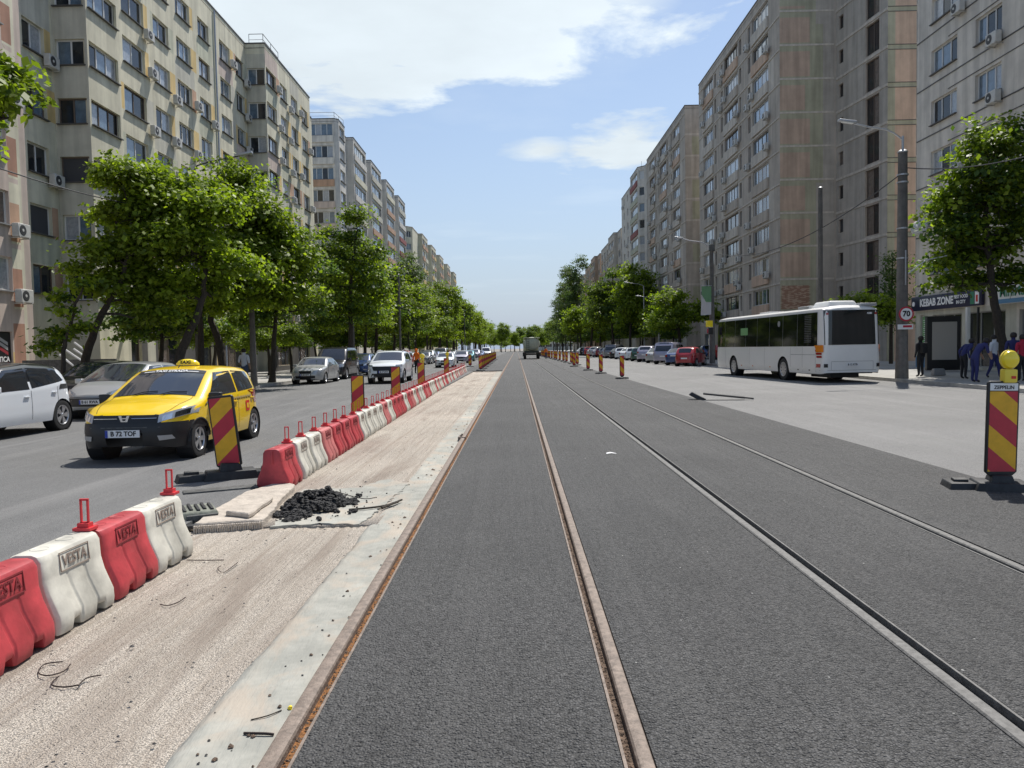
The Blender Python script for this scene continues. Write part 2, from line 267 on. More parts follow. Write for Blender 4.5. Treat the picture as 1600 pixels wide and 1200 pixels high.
# ------------------------------------------------------------------ object helpers
def tagp(o, label=None, cat=None, group=None, kind=None):
    for k, v in (('label', label), ('category', cat), ('group', group), ('kind', kind)):
        if v: o[k] = v
    return o
def thing(name, label, cat, loc=(0, 0, 0), rotz=0.0, group=None):
    o = bpy.data.objects.new(name, None); o.empty_display_size = 0.2; col.objects.link(o); o.location = loc; o.rotation_euler = (0, 0, rotz)
    return tagp(o, label, cat, group)
def link(name, me, parent=None, loc=(0, 0, 0), rotz=0.0, scale=None):
    o = bpy.data.objects.new(name, me); col.objects.link(o)
    if parent: o.parent = parent
    o.location = loc
    if rotz: o.rotation_euler = (0, 0, rotz)
    if scale: o.scale = scale
    return o
class MB:
    def __init__(s): s.v = []; s.f = []; s.mi = []; s.ms = []
    def m(s, name):
        if name not in s.ms: s.ms.append(name)
        return s.ms.index(name)
    def add(s, vs, fs, m):
        k = len(s.v); s.v += [tuple(v) for v in vs]; i = s.m(m)
        for f in fs: s.f.append(tuple(k + a for a in f)); s.mi.append(i)
    def box(s, c, d, m, rot=None, taper=1.0):
        x, y, z = (k / 2 for k in d); vs = []
        for sx, sy, sz in ((-1,-1,-1),(1,-1,-1),(1,1,-1),(-1,1,-1),(-1,-1,1),(1,-1,1),(1,1,1),(-1,1,1)):
            q = taper if sz > 0 else 1.0
            p = Vector((sx * x * q, sy * y * q, sz * z))
            if rot is not None: p = rot @ p
            vs.append((p.x + c[0], p.y + c[1], p.z + c[2]))
        s.add(vs, ((0,3,2,1),(4,5,6,7),(0,1,5,4),(1,2,6,5),(2,3,7,6),(3,0,4,7)), m)
    def quad(s, a, b, c, d, m): s.add([a, b, c, d], [(0, 1, 2, 3)], m)
    def tube(s, pts, rs, m, n=8, cap=True):
        pts = [Vector(p) for p in pts]
        if isinstance(rs, (int, float)): rs = [rs] * len(pts)
        vs = []; fs = []; up = Vector((0, 0, 1)); pa = None
        for i, p in enumerate(pts):
            d = (pts[min(i + 1, len(pts) - 1)] - pts[max(i - 1, 0)]).normalized()
            if pa is None: pa = d.cross(up if abs(d.z) < 0.9 else Vector((1, 0, 0))).normalized()
            pa = (pa - d * pa.dot(d)).normalized(); q = d.cross(pa)
            for k in range(n):
                a = 2 * math.pi * k / n; vs.append(p + (pa * math.cos(a) + q * math.sin(a)) * rs[i])
        for i in range(len(pts) - 1):
            for k in range(n): fs.append((i * n + k, i * n + (k + 1) % n, (i + 1) * n + (k + 1) % n, (i + 1) * n + k))
        if cap: fs.append(tuple(range(n - 1, -1, -1))); fs.append(tuple((len(pts) - 1) * n + k for k in range(n)))
        s.add(vs, fs, m)
    def lathe(s, prof, m, n=20, axis='Z', c=(0, 0, 0)):
        vs = []; fs = []
        for r_, h in prof:
            for k in range(n):
                a = 2 * math.pi * k / n; x, y = r_ * math.cos(a), r_ * math.sin(a)
                p = (x, y, h) if axis == 'Z' else (x, h, y) if axis == 'Y' else (h, x, y)
                vs.append((p[0] + c[0], p[1] + c[1], p[2] + c[2]))
        for i in range(len(prof) - 1):
            for k in range(n): fs.append((i * n + k, i * n + (k + 1) % n, (i + 1) * n + (k + 1) % n, (i + 1) * n + k))
        s.add(vs, fs, m)
    def prism(s, poly, z0, z1, m, fn=None, mside=None):
        n = len(poly); vs = [(x, y, z0) for x, y in poly] + [(x, y, z1) for x, y in poly]
        if fn: vs = [fn(*v) for v in vs]
        s.add(vs, [tuple(range(n - 1, -1, -1)), tuple(range(n, 2 * n))] + [(i, (i + 1) % n, n + (i + 1) % n, n + i) for i in range(n)], m)
    def mesh(s, name, smooth=False, bevel=0.0, sub=0, seg=2):
        me = bpy.data.meshes.new(name); me.from_pydata(s.v, [], s.f)
        for k in s.ms: me.materials.append(M[k])
        me.polygons.foreach_set('material_index', s.mi)
        bm = bmesh.new(); bm.from_mesh(me)
        if bevel:
            bmesh.ops.remove_doubles(bm, verts=bm.verts, dist=1e-5)
        bmesh.ops.recalc_face_normals(bm, faces=bm.faces)
        if bevel:
            ed = [e for e in bm.edges if len(e.link_faces) == 2 and e.calc_face_angle(0) > 0.5]
            bmesh.ops.bevel(bm, geom=ed, offset=bevel, segments=seg, affect='EDGES', profile=0.6, clamp_overlap=True)
        bm.to_mesh(me); bm.free()
        if smooth or bevel:
            me.polygons.foreach_set('use_smooth', [True] * len(me.polygons)); me.set_sharp_from_angle(angle=R(38))
        me.update(); return me
    def build(s, name, parent=None, smooth=False, bevel=0.0, loc=(0, 0, 0), rotz=0.0, seg=2):
        return link(name, s.mesh(name, smooth, bevel, seg=seg), parent, loc, rotz)
def text_mesh(txt, size, m, extrude=0.003, align='CENTER', bold=0.0, sx=1.0):
    cu = bpy.data.curves.new('lettering', 'FONT'); cu.body = txt; cu.size = size; cu.extrude = extrude; cu.align_x = align; cu.align_y = 'CENTER'; cu.offset = bold; cu.resolution_u = 3
    o = bpy.data.objects.new('lettering', cu); col.objects.link(o); dg = bpy.context.evaluated_depsgraph_get()
    me = bpy.data.meshes.new_from_object(o.evaluated_get(dg)); bpy.data.objects.remove(o); bpy.data.curves.remove(cu)
    me.materials.clear(); me.materials.append(M[m])
    if sx != 1.0: me.transform(Matrix.Diagonal((sx, 1, 1, 1)))
    return me
def text(name, txt, size, m, parent, loc, xdir, ndir, extrude=0.003, bold=0.0, sx=1.0):
    """lettering reading along xdir, facing ndir"""
    me = text_mesh(txt, size, m, extrude, bold=bold, sx=sx); o = link(name, me, parent)
    x = Vector(xdir).normalized(); n = Vector(ndir).normalized(); y = n.cross(x)
    o.matrix_local = Matrix.Translation(loc) @ Matrix((x, y, n)).transposed().to_4x4()
    return o
def copy_tree(o, parent=None, **kw):
    c = o.copy(); col.objects.link(c)
    c.parent = parent
    for ch in o.children: copy_tree(ch, c)
    return c
ORD = ['first','second','third','fourth','fifth','sixth','seventh','eighth','ninth','tenth','eleventh','twelfth','thirteenth','fourteenth','fifteenth','sixteenth','seventeenth','eighteenth','nineteenth','twentieth']
def ordinal(n):
    if n <= 20: return ORD[n - 1]
    tens = {2: 'twenty', 3: 'thirty', 4: 'forty', 5: 'fifty', 6: 'sixty', 7: 'seventy'}
    t, u = divmod(n, 10)
    if u == 0: return tens[t][:-1] + 'ieth'
    return tens[t] + '-' + ORD[u - 1]
# ------------------------------------------------------------------ ground, roads, rails
def slab(name, x0, x1, y0, y1, z0, z1, m, kind='structure'):
    b = MB(); b.box(((x0 + x1) / 2, (y0 + y1) / 2, (z0 + z1) / 2), (x1 - x0, y1 - y0, z1 - z0), m); o = b.build(name); tagp(o, kind=kind); return o
slab('ground', -1500, 1500, -60, 2400, -1.0, -0.16, 'earth_mat')
YE = 420
slab('road_left', -12.3, -3.27, -12, YE, -0.14, 0.0, 'asphalt_road')
slab('road_right', 5.47, 15.35, -12, YE, -0.14, 0.0, 'asphalt_pale')
# new asphalt between and beside the rails
for x0, x1 in ((-0.928, 0.388), (0.520, 2.010), (2.172, 3.505), (3.668, 5.468)):
    slab('new_asphalt', x0, x1, -12, YE, -0.14, 0.012, 'asphalt_new')
slab('track_bed', -1.08, 5.6, -12, YE, -0.155, -0.045, 'groove_dark')
slab('new_asphalt', -4.2, -1.08, 57.6, YE, -0.14, 0.010, 'asphalt_new')
# milled strip with real ridges, two levels with a step between them
def milled(name, x0, x1, y0, y1, z, seed, dx=0.025, dy=0.14, amp=0.0055, m='milled', sag=None, ragged=0.0):
    rg = np.random.RandomState(seed); nx = int((x1 - x0) / dx) + 1; ny = int((y1 - y0) / dy) + 1
    xs = np.linspace(x0, x1, nx); ys = np.linspace(y0, y1, ny); gx = rg.uniform(-1, 1, nx) * amp
    wob = np.cumsum(rg.uniform(-1, 1, (ny, nx)) * amp * 0.35, axis=0); wob -= wob.mean(axis=0); wob = np.clip(wob, -amp * 1.3, amp * 1.3)
    Z = z + gx[None, :] + wob * 0.6 + rg.uniform(-1, 1, (ny, nx)) * amp * 0.35
    if sag is not None: Z += sag(xs[None, :], ys[:, None])
    XX, YY = np.meshgrid(xs, ys)
    if ragged:
        k = np.convolve(rg.uniform(-1, 1, ny + 8), np.ones(9) / 9, 'valid') * 2.2; XX[:, 0] += ragged * k * .6; XX[:, 1] += ragged * k * .3; Z[:, 0] -= .018
    v = np.stack([XX, YY, Z], -1).reshape(-1, 3)
    # skirt so the sheet has thickness
    i = np.arange(ny - 1)[:, None] * nx + np.arange(nx - 1)[None, :]; f = np.stack([i, i + 1, i + nx + 1, i + nx], -1).reshape(-1, 4)
    me = bpy.data.meshes.new(name); V = v.tolist(); F = f.tolist(); n = len(V)
    edge = [k for k in range(nx)] + [nx * j + nx - 1 for j in range(1, ny)] + [nx * (ny - 1) + k for k in range(nx - 2, -1, -1)] + [nx * j for j in range(ny - 2, 0, -1)]
    for k in edge: V.append([V[k][0], V[k][1], -0.158])
    for a in range(len(edge)): b = (a + 1) % len(edge); F.append([edge[b], edge[a], n + a, n + b])
    me.from_pydata(V, [], F); me.materials.append(M[m]); me.polygons.foreach_set('use_smooth', [True] * len(F)); me.update()
    o = link(name, me); tagp(o, kind='structure'); return o
milled('milled_roadbed', -3.26, -1.40, 1.2, 7.45, -0.060, 1)
milled('milled_roadbed', -3.26, -1.40, 7.48, 57.5, -0.048, 2, dy=0.4, dx=0.05)
milled('concrete_strip', -1.49, -1.075, 1.2, 57.5, -0.043, 3, dx=0.05, dy=0.12, amp=0.0022, m='concrete_smooth', ragged=0.07)
slab('track_edge', -1.08, -1.02, 57.6, YE, -0.14, 0.0, 'asphalt_new')
# the smooth concrete patch the rubble lies on
def lumpy(poly, z0, z1, m, name, seed=0, jit=0.01, label=None, cat=None, kind=None):
    rg = random.Random(seed); pts = []
    n = len(poly)
    for i in range(n):
        a, b = Vector(poly[i]), Vector(poly[(i + 1) % n]); k = max(1, int((b - a).length / 0.06))
        for j in range(k):
            p = a.lerp(b, j / k); pts.append((p.x + rg.uniform(-jit, jit), p.y + rg.uniform(-jit, jit)))
    b = MB(); b.prism(pts, z0, z1, m); o = b.build(name); tagp(o, label, cat, None, kind); return o
lumpy([(G(x_, y_, -.035).x, G(x_, y_, -.035).y) for x_, y_ in ((425, 822), (500, 818), (560, 819), (600, 790), (640, 755), (605, 748), (560, 762), (470, 765))], -0.15, -0.034, 'concrete_smooth', 'concrete_patch', 4, .03, kind='structure')

def rail(name, x_head0, x_head1, x_gr0, x_gr1, m, mg, label, y0=-12, y1=YE, top=0.019):
    b = MB(); r_ = random.Random(3); seg = [y0]; y = y0
    while y < 60: y += 6.0; seg.append(y)
    seg.append(y1)
    hx0, hx1 = x_head0, x_head1
    prof = [(hx0, -0.13), (hx0, top - 0.012), (hx0 + 0.008, top - 0.003), (hx0 + 0.022, top), (hx1 - 0.018, top), (hx1 - 0.006, top - 0.003), (hx1, top - 0.014), (hx1, -0.13)]
    n = len(prof); vs = []; fs = []
    for y in seg: vs += [(px, y, pz) for px, pz in prof]
    for i in range(len(seg) - 1):
        for k in range(n - 1): fs.append((i * n + k, i * n + k + 1, (i + 1) * n + k + 1, (i + 1) * n + k))
    fs.append(tuple(range(n))); b.add(vs, fs, m)
    o = b.build(name, smooth=False); o.data.polygons.foreach_set('use_smooth', [True] * len(o.data.polygons)); o.data.set_sharp_from_angle(angle=R(22))
    tagp(o, label, 'tram rail')
    g = MB(); g.box(((x_gr0 + x_gr1) / 2, (y0 + y1) / 2, -0.075), (x_gr1 - x_gr0, y1 - y0, 0.10), mg); g.build('groove_fill', o)
    l = MB(); lx = x_gr1 if x_gr1 > hx1 else x_gr0 - 0.014; l.box((lx + 0.007, (y0 + y1) / 2, -0.06), (0.0135, y1 - y0, 0.15), m); l.build('guard_lip', o)
    return o
rail('tram_rail', -1.070, -0.990, -0.990, -0.942, 'rail_steel', 'rust_sand', 'brown tram rail beside the bare concrete strip, its groove full of orange rust')
rail('tram_rail', 0.448, 0.516, 0.405, 0.448, 'rail_steel', 'groove_rust', 'brown tram rail in the middle of the new asphalt, grit in its groove')
rail('tram_rail', 2.024, 2.098, 2.098, 2.152, 'rail_steel_grey', 'groove_dark', 'pale grey tram rail with a clean black groove, second from the right-hand road')
rail('tram_rail', 3.572, 3.642, 3.522, 3.572, 'rail_steel_grey', 'groove_dark', 'grey tram rail nearest to the pale right-hand road')
# grit in the grooves and along the rails
def scatter(name, n, fn, rmin, rmax, m, seed, label=None, cat=None, flat=0.6):
    rg = random.Random(seed); b = MB()
    for _ in range(n):
        x, y, z = fn(rg); r_ = rg.uniform(rmin, rmax) * (1 if rg.random() > .08 else 1.8); a = rg.uniform(0, 6.28)
        vs = []
        for k in range(5): vs.append((x + r_ * rg.uniform(.6, 1.1) * math.cos(a + k * 1.257), y + r_ * rg.uniform(.6, 1.1) * math.sin(a + k * 1.257), z))
        vs.append((x + rg.uniform(-.3, .3) * r_, y + rg.uniform(-.3, .3) * r_, z + r_ * flat)); 
        b.add(vs, [(0, 1, 5), (1, 2, 5), (2, 3, 5), (3, 4, 5), (4, 0, 5)], m)
    o = b.build(name); tagp(o, label, cat, kind='stuff'); return o
scatter('grit', 2600, lambda g: (g.uniform(0.407, 0.446), 2 + 22 * g.random() ** 1.6, -0.024), 0.004, 0.010, 'groove_rust', 11, 'rusty grit lying in the groove of the middle rail', 'grit')
scatter('grit', 1600, lambda g: (g.uniform(-0.988, -0.93), 2 + 14 * g.random() ** 1.6, -0.024), 0.004, 0.010, 'groove_rust', 12, 'rusty crumbs along the edge of the leftmost rail', 'grit')
scatter('gravel', 420, lambda g: (g.uniform(-3.0, -1.1), 2.2 + 30 * g.random() ** 1.8, -0.040), 0.004, 0.012, 'rubber', 13, 'small black crumbs strewn over the milled roadbed and concrete', 'gravel')
scatter('gravel', 120, lambda g: (g.choice((-1, 1)) * 0.0 + g.uniform(0.56, 5.8), 3 + 25 * g.random() ** 1.5, 0.012), 0.004, 0.009, 'kerb_mat', 14, 'pale stone chips scattered over the new asphalt', 'gravel', .4)
scatter('gravel', 70, lambda g: (-1.10 + abs(g.gauss(0, .12)) * -1, 3 + 22 * g.random() ** 1.2, -0.038), 0.008, 0.022, 'groove_rust', 15, 'brown dirt clumps beside the leftmost rail', 'gravel')

# pavements and kerbs
slab('pavement', -22, -12.46, -12, YE, -0.14, 0.125, 'pavement_mat')
slab('pavement', 15.50, 44, -12, YE, -0.14, 0.125, 'pavement_mat')
slab('kerb', -12.455, -12.305, -12, YE, -0.14, 0.135, 'kerb_mat'); slab('kerb', 15.355, 15.495, -12, YE, -0.14, 0.135, 'kerb_mat')

# ------------------------------------------------------------------ buildings
WF = {}
def window_mesh(w, h, n, fm, sill, split):
    k = ('w', round(w, 2), round(h, 2), n, fm, sill, split)
    if k not in WF:
        b = MB(); t = 0.065; d = 0.07
        b.box((0, 0, h / 2 - t / 2), (w, d, t), fm); b.box((0, 0, -h / 2 + t / 2), (w, d, t), fm)
        for sx in (-1, 1): b.box((sx * (w / 2 - t / 2), 0, 0), (t, d - .004, h - 2 * t), fm)
        for i in range(1, n): b.box((-w / 2 + w * i / n, 0, 0), (t * 1.1, d - .006, h - 2 * t), fm)
        if split: b.box((0, 0, -h / 2 + h * split), (w - 2 * t, d - .01, t), fm)
        if sill: b.box((0, -0.14, -h / 2 - 0.025), (w + 0.06, 0.34, 0.045), sill)
        WF[k] = b.mesh('window')
    return WF[k]
def pane_mesh(w, h, m):
    k = ('p', round(w, 2), round(h, 2), m)
    if k not in WF: b = MB(); b.box((0, 0, 0), (w, 0.012, h), m); WF[k] = b.mesh('pane')
    return WF[k]
def add_window(bld, o0, px, py, pz, ang, w, h, n, fm, pm, sill=None, split=None, rng=None, panes=True):
    wo = link('window', window_mesh(w, h, n, fm, sill, split), bld, (px - o0[0], py - o0[1], pz - o0[2]), ang)
    if not panes:
        q = link('pane', pane_mesh(w - .1, h - .1, pm), wo, (0, 0.012, 0)); return wo
    pw = (w - 0.13) / n + 0.05
    for i in range(n):
        m = pm if rng is None else rng.choice(pm)
        link('pane', pane_mesh(pw - .02, h - .1, m), wo, (-w / 2 + w * (i + .5) / n, 0.012, 0))
    return wo
def ac_mesh():
    if 'ac' not in WF:
        b = MB(); b.box((0, 0, 0), (0.80, 0.30, 0.56), 'ac_white'); b.box((-0.3, 0.06, -0.31), (0.05, 0.45, 0.05), 'pipe_grey'); b.box((0.3, 0.06, -0.31), (0.05, 0.45, 0.05), 'pipe_grey')
        WF['ac'] = b.mesh('air_conditioner', bevel=0.02, seg=1)
        g = MB(); g.lathe([(0.0, -0.162), (0.2, -0.162), (0.225, -0.155), (0.225, -0.14)], 'ac_dark', 16, 'Y', (-0.12, 0, 0)); g.lathe([(0.0, -0.175), (0.06, -0.172), (0.07, -0.15)], 'ac_white', 10, 'Y', (-0.12, 0, 0))
        WF['acg'] = g.mesh('fan_grille')
    return WF['ac'], WF['acg']
def add_ac(bld, o0, px, py, pz, ang, outw=0.27):
    a, g = ac_mesh(); nx, ny = math.sin(ang), -math.cos(ang)
    o = link('air_conditioner', a, bld, (px + nx * outw - o0[0], py + ny * outw - o0[1], pz - o0[2]), ang); link('fan_grille', g, o)
class Building:
    """closed shell with real window openings: footprint counter-clockwise, one spec per edge"""
    def __init__(s, name, label, pts, z0, z1, base, seed=0, cat='apartment block', roof='roof_felt', cap='flashing'):
        s.pts = pts; s.z0 = z0; s.z1 = z1; s.base = base; s.rng = random.Random(seed); s.o0 = (pts[0][0], pts[0][1], z0)
        s.root = thing(name, label, cat, s.o0); s.mb = MB(); s.capm = cap
        b = MB(); b.prism([(x - s.o0[0], y - s.o0[1]) for x, y in pts], z1 - 0.35 - z0, z1 - 0.3 - z0, roof); b.build('roof', s.root)
    def edge(s, i, openings=(), paint=(), zsplit=(), base=None, depth=0.2):
        """openings: (u0,u1,v0,v1); paint: (u0,u1,v0,v1,material)"""
        a = s.pts[i]; b = s.pts[(i + 1) % len(s.pts)]; dx, dy = b[0] - a[0], b[1] - a[1]; L = math.hypot(dx, dy); dx /= L; dy /= L; nx, ny = dy, -dx
        H = s.z1; rnd = lambda q: round(q, 4)
        us = {0.0, rnd(L)}; vs = {rnd(s.z0), rnd(H)}
        for q in openings: us |= {rnd(q[0]), rnd(q[1])}; vs |= {rnd(q[2]), rnd(q[3])}
        for q in paint: us |= {rnd(min(max(q[0], 0), L)), rnd(min(max(q[1], 0), L))}; vs |= {rnd(max(q[2], s.z0)), rnd(min(q[3], H))}
        us = sorted(u for u in us if -1e-6 <= u <= L + 1e-3); vs = sorted(v for v in vs if s.z0 - 1e-6 <= v <= H + 1e-6); base = base or s.base
        X = lambda u, v, o=0.0: (a[0] + dx * u - nx * o - s.o0[0], a[1] + dy * u - ny * o - s.o0[1], v - s.z0)
        for ui in range(len(us) - 1):
            u = (us[ui] + us[ui + 1]) / 2
            oc = [q for q in openings if q[0] < u < q[1]]; pc = [q for q in paint if q[0] < u < q[1]]
            for vi in range(len(vs) - 1):
                v = (vs[vi] + vs[vi + 1]) / 2
                if any(q[2] < v < q[3] for q in oc): continue
                m = base
                for q in pc:
                    if q[2] < v < q[3]: m = q[4]
                s.mb.quad(X(us[ui], vs[vi]), X(us[ui + 1], vs[vi]), X(us[ui + 1], vs[vi + 1]), X(us[ui], vs[vi + 1]), m)
        for u0, u1, v0, v1 in [q[:4] for q in openings]:
            d = depth + 0.06
            s.mb.quad(X(u0, v0), X(u0, v1), X(u0, v1, d), X(u0, v0, d), base); s.mb.quad(X(u1, v1), X(u1, v0), X(u1, v0, d), X(u1, v1, d), base)
            s.mb.quad(X(u0, v1), X(u1, v1), X(u1, v1, d), X(u0, v1, d), base); s.mb.quad(X(u1, v0), X(u0, v0), X(u0, v0, d), X(u1, v0, d), base)
        s.e = (a, dx, dy, nx, ny, L, math.atan2(dy, dx), depth)
    def at(s, u, o=0.0): a, dx, dy, nx, ny = s.e[:5]; return a[0] + dx * u + nx * o, a[1] + dy * u + ny * o
    def windows(s, wins, fm='frame_white', pms=('pane_dark', 'pane_curtain', 'pane_blue'), sill='frame_grey', panes=True):
        """wins: (u0,u1,v0,v1,n[,frame])"""
        for q in wins:
            u = (q[0] + q[1]) / 2; x, y = s.at(u, -s.e[7] + 0.02); f = q[5] if len(q) > 5 else (fm if isinstance(fm, str) else s.rng.choice(fm))
            if s.rng.random() < 0.05 and q[1] - q[0] < 2.6 and q[3] - q[2] > .9:
                w = link('window', window_mesh(q[1] - q[0], q[3] - q[2], 1, f, sill, None), s.root, (x - s.o0[0], y - s.o0[1], (q[2] + q[3]) / 2 - s.z0), s.e[6])
                link('roller_shutter', pane_mesh(q[1] - q[0] - .1, q[3] - q[2] - .1, s.rng.choice(('shutter_white', 'shutter_dark'))), w, (0, -0.005, 0)); continue
            w = add_window(s.root, s.o0, x, y, (q[2] + q[3]) / 2, s.e[6], q[1] - q[0], q[3] - q[2], q[4], f, pms if panes else s.rng.choice(pms), sill, None, s.rng if panes else None, panes)
    def ac(s, u, z, outw=0.27): x, y = s.at(u); add_ac(s.root, s.o0, x, y, z, s.e[6], outw)
    def strip(s, name, u0, u1, z0, z1, out, m, mesh=None):
        x, y = s.at((u0 + u1) / 2, out / 2 + 0.001); k = ('s', round(u1 - u0, 2), round(z1 - z0, 2), round(out, 3), m)
        if k not in WF: b = MB(); b.box((0, 0, 0), (u1 - u0, out, z1 - z0), m); WF[k] = b.mesh(name)
        return link(name, WF[k], s.root, (x - s.o0[0], y - s.o0[1], (z0 + z1) / 2 - s.z0), s.e[6])
    def done(s):
        link('wall', s.mb.mesh('wall'), s.root)
        for i in range(len(s.pts)):
            a = s.pts[i]; b = s.pts[(i + 1) % len(s.pts)]; L = math.hypot(b[0] - a[0], b[1] - a[1]); dx, dy = (b[0] - a[0]) / L, (b[1] - a[1]) / L; nx, ny = dy, -dx
            m = MB(); m.box((0, 0, 0), (L + 0.06, 0.30, 0.10), s.capm); cx, cy = (a[0] + b[0]) / 2 - nx * 0.1, (a[1] + b[1]) / 2 - ny * 0.1
            link('parapet_flashing', m.mesh('parapet_flashing'), s.root, (cx - s.o0[0], cy - s.o0[1], s.z1 + 0.045 + 0.003 * (i % 2) - s.z0), math.atan2(dy, dx))
    def railing(s, pts, h=0.9):
        b = MB()
        for i in range(len(pts) - 1):
            a, c = Vector(pts[i]), Vector(pts[i + 1]); b.tube([a + Vector((0, 0, h)), c + Vector((0, 0, h))], 0.03, 'pipe_grey', 5); b.tube([a + Vector((0, 0, h * .5)), c + Vector((0, 0, h * .5))], 0.02, 'pipe_grey', 5)
            n = max(1, int((c - a).length / 1.6))
            for k in range(n + 1): p = a.lerp(c, k / n); b.tube([p, p + Vector((0, 0, h))], 0.025, 'pipe_grey', 5)
        b.v = [(x - s.o0[0], y - s.o0[1], z - s.z0) for x, y, z in b.v]; b.build('roof_railing', s.root)

# ---- near left block, pink, only its end is in view
B = Building('apartment_block', 'pinkish apartment block at the left picture edge with a cosmetics shop poster', [(-21.0, 8), (-21.0, 33.46), (-34, 33.46), (-34, 8)], 0.125, 26.4, 'wall_pink', 3)
op = []; pa = []; F = [3.5 + 2.74 * k for k in range(8)]
for k, z in enumerate(F):
    for u0 in (22.3, 18.0, 12.0, 6.0): op.append((u0, u0 + 1.9, z + .95, z + 2.35, 2))
    pa += [(24.25, 25.05, z + 0.2, z + 2.74, 'wall_cream'), (24.22, 24.85, z + .3, z + 1.9, ('wall_brickred', 'wall_salmon')[k % 2])]
    pa += [(20.2, 21.6, z + .9, z + 2.4, 'wall_pink')]
pa += [(23.7, 25.05, 0.1, 1.9, 'wall_ochre'), (24.1, 24.85, 1.0, 3.1, 'wall_brickred'), (24.85, 25.05, 0, 26, 'wall_cream')]
gf = [(21.9, 24.0, 0.5, 2.75)]
B.edge(0, [q[:4] for q in op] + gf, pa); B.windows(op, 'frame_white', ('pane_dark', 'pane_dark', 'pane_curtain', 'pane_warm'))
for k in (0, 1, 3, 5): B.ac(24.5, F[k] + 0.75)
x, y = B.at(22.95, -0.1)
poster = link('shop_poster', (lambda b: (b.box((0, 0, 0), (2.06, 0.05, 2.2), 'ink'), b.mesh('shop_poster'))[1])(MB()), B.root, (x - B.o0[0], y - B.o0[1], 1.5), B.e[6])
for zz, mm in ((0.62, 'poster_grey'), (0.42, 'poster_red'), (-0.42, 'poster_red'), (-0.62, 'poster_grey'), (0.82, 'poster_grey'), (-0.82, 'poster_grey')):
    c = MB(); s_ = 1 if zz > 0 else -1
    for sx in (-1, 1):
        c.prism([(0, zz + s_ * .1), (sx * .85, zz - s_ * .28), (sx * .85, zz - s_ * .14), (0, zz + s_ * .24)] if sx * s_ > 0 else [(0, zz + s_ * .24), (sx * .85, zz - s_ * .14), (sx * .85, zz - s_ * .28), (0, zz + s_ * .1)], 0, 0.004, mm)
    c.v = [(a, -0.027 - w_, b_) for a, b_, w_ in c.v]; c.build('printed_arrow', poster)
text('lettering', 'COSMETICA', 0.30, 'white_ink', poster, (0.1, -0.032, -0.03), (1, 0, 0), (0, -1, 0), bold=.006)
B.edge(1); B.edge(2); B.edge(3); B.done()

# ---- long cream block with two projecting bays
pts = [(-21.65, 33.50), (-21.65, 36.90), (-20.0, 36.90), (-20.0, 39.90), (-21.65, 39.90), (-21.65, 63.7), (-20.05, 63.7), (-20.05, 77.3), (-21.65, 77.3), (-21.65, 84.0), (-34, 84.0), (-34, 33.50)]
B = Building('apartment_block', 'long cream apartment block with ochre and salmon patches and glazed bays behind the left trees', pts, 0.125, 26.8, 'wall_cream', 5)
rg = random.Random(21); PAT = ['wall_ochre', 'wall_ochre', 'wall_salmon', 'wall_green', 'wall_ochre', 'wall_greyish']
def floors_windows(cols, base_paint=True, sill=1.06, h=1.32, skip=()):
    op = []; pa = []
    for k, z in enumerate(F):
        for (u0, u1, n) in cols:
            dz = rg.choice((0, 0, 0, -.12)); op.append((u0, u1, z + sill + dz, z + sill + h, n, rg.choice(('frame_white', 'frame_white', 'frame_white', 'frame_brown'))))
            if base_paint:
                if rg.random() < .9: pa.append((u1 + .02, u1 + rg.choice((.5, .7, .9)), z + sill - .1, z + sill + h + .05, rg.choice(PAT)))
                if rg.random() < .35: pa.append((u0 - .35, u0 - .02, z + sill - .1, z + sill + h + .05, rg.choice(PAT)))
                if rg.random() < .3: pa.append((u0 - .3, u1 + .5, z + sill + h + .05, z + 2.74 + sill - .1, rg.choice(('wall_greyish', 'wall_green', 'wall_pink'))))
    return op, pa
def shopfronts(spans): return [(u0, u1, 0.55, 2.75) for u0, u1 in spans]
def dress(B, i, op, pa, gf=(), acs=(), acp=0.0, acside=1):
    B.edge(i, [q[:4] for q in op] + list(gf), pa); B.windows(op, pms=('pane_dark', 'pane_dark', 'pane_blue', 'pane_curtain', 'pane_dark'), sill='flashing')
    for g in gf:
        x, y = B.at((g[0] + g[1]) / 2, -0.2); add_window(B.root, B.o0, x, y, (g[2] + g[3]) / 2, B.e[6], g[1] - g[0], g[3] - g[2], max(2, int((g[1] - g[0]) / 1.2)), 'frame_brown', ['pane_dark', 'pane_dark', 'pane_warm'], None, None, B.rng)
    for q in op:
        if B.rng.random() < acp: B.ac(q[1] + B.rng.choice((.1, .45)) if acside > 0 else q[0] - .3, q[2] - B.rng.choice((.15, .35, -.3)))
op, pa = floors_windows([(1.15, 2.75, 2)]); pa.append((0, .5, 0, 26, 'wall_green')); pa.append((.5, 1.0, 4, 9, 'wall_ochre'))
dress(B, 0, op, pa, (), acp=.55)
op, pa = floors_windows([(0.12, 1.52, 2)], False, .98, 1.2); dress(B, 1, op, [(0, 1.65, 0, 26, 'wall_greyish')])
op, pa = floors_windows([(0.15, 2.85, 3)], False, .98, 1.2); dress(B, 2, op, pa)
op, pa = floors_windows([(0.12, 1.52, 2)], False, .98, 1.2); dress(B, 3, op, pa)
op, pa = floors_windows([(3.7, 6.3, 2), (7.5, 9.6, 2), (10.75, 12.95, 3), (14.3, 16.2, 2), (18.2, 20.3, 2), (21.5, 23.3, 2)])
pa += [(16.9, 17.4, 0, 26.8, 'wall_green'), (0, 23.8, 0, 3.3, 'wall_painted_shade'), (5.2, 6.2, 0, 3.3, 'wall_greyish'), (15.6, 16.6, 0, 3.3, 'wall_ochre')]  # dark ground-floor band is tree shade painted onto the wall
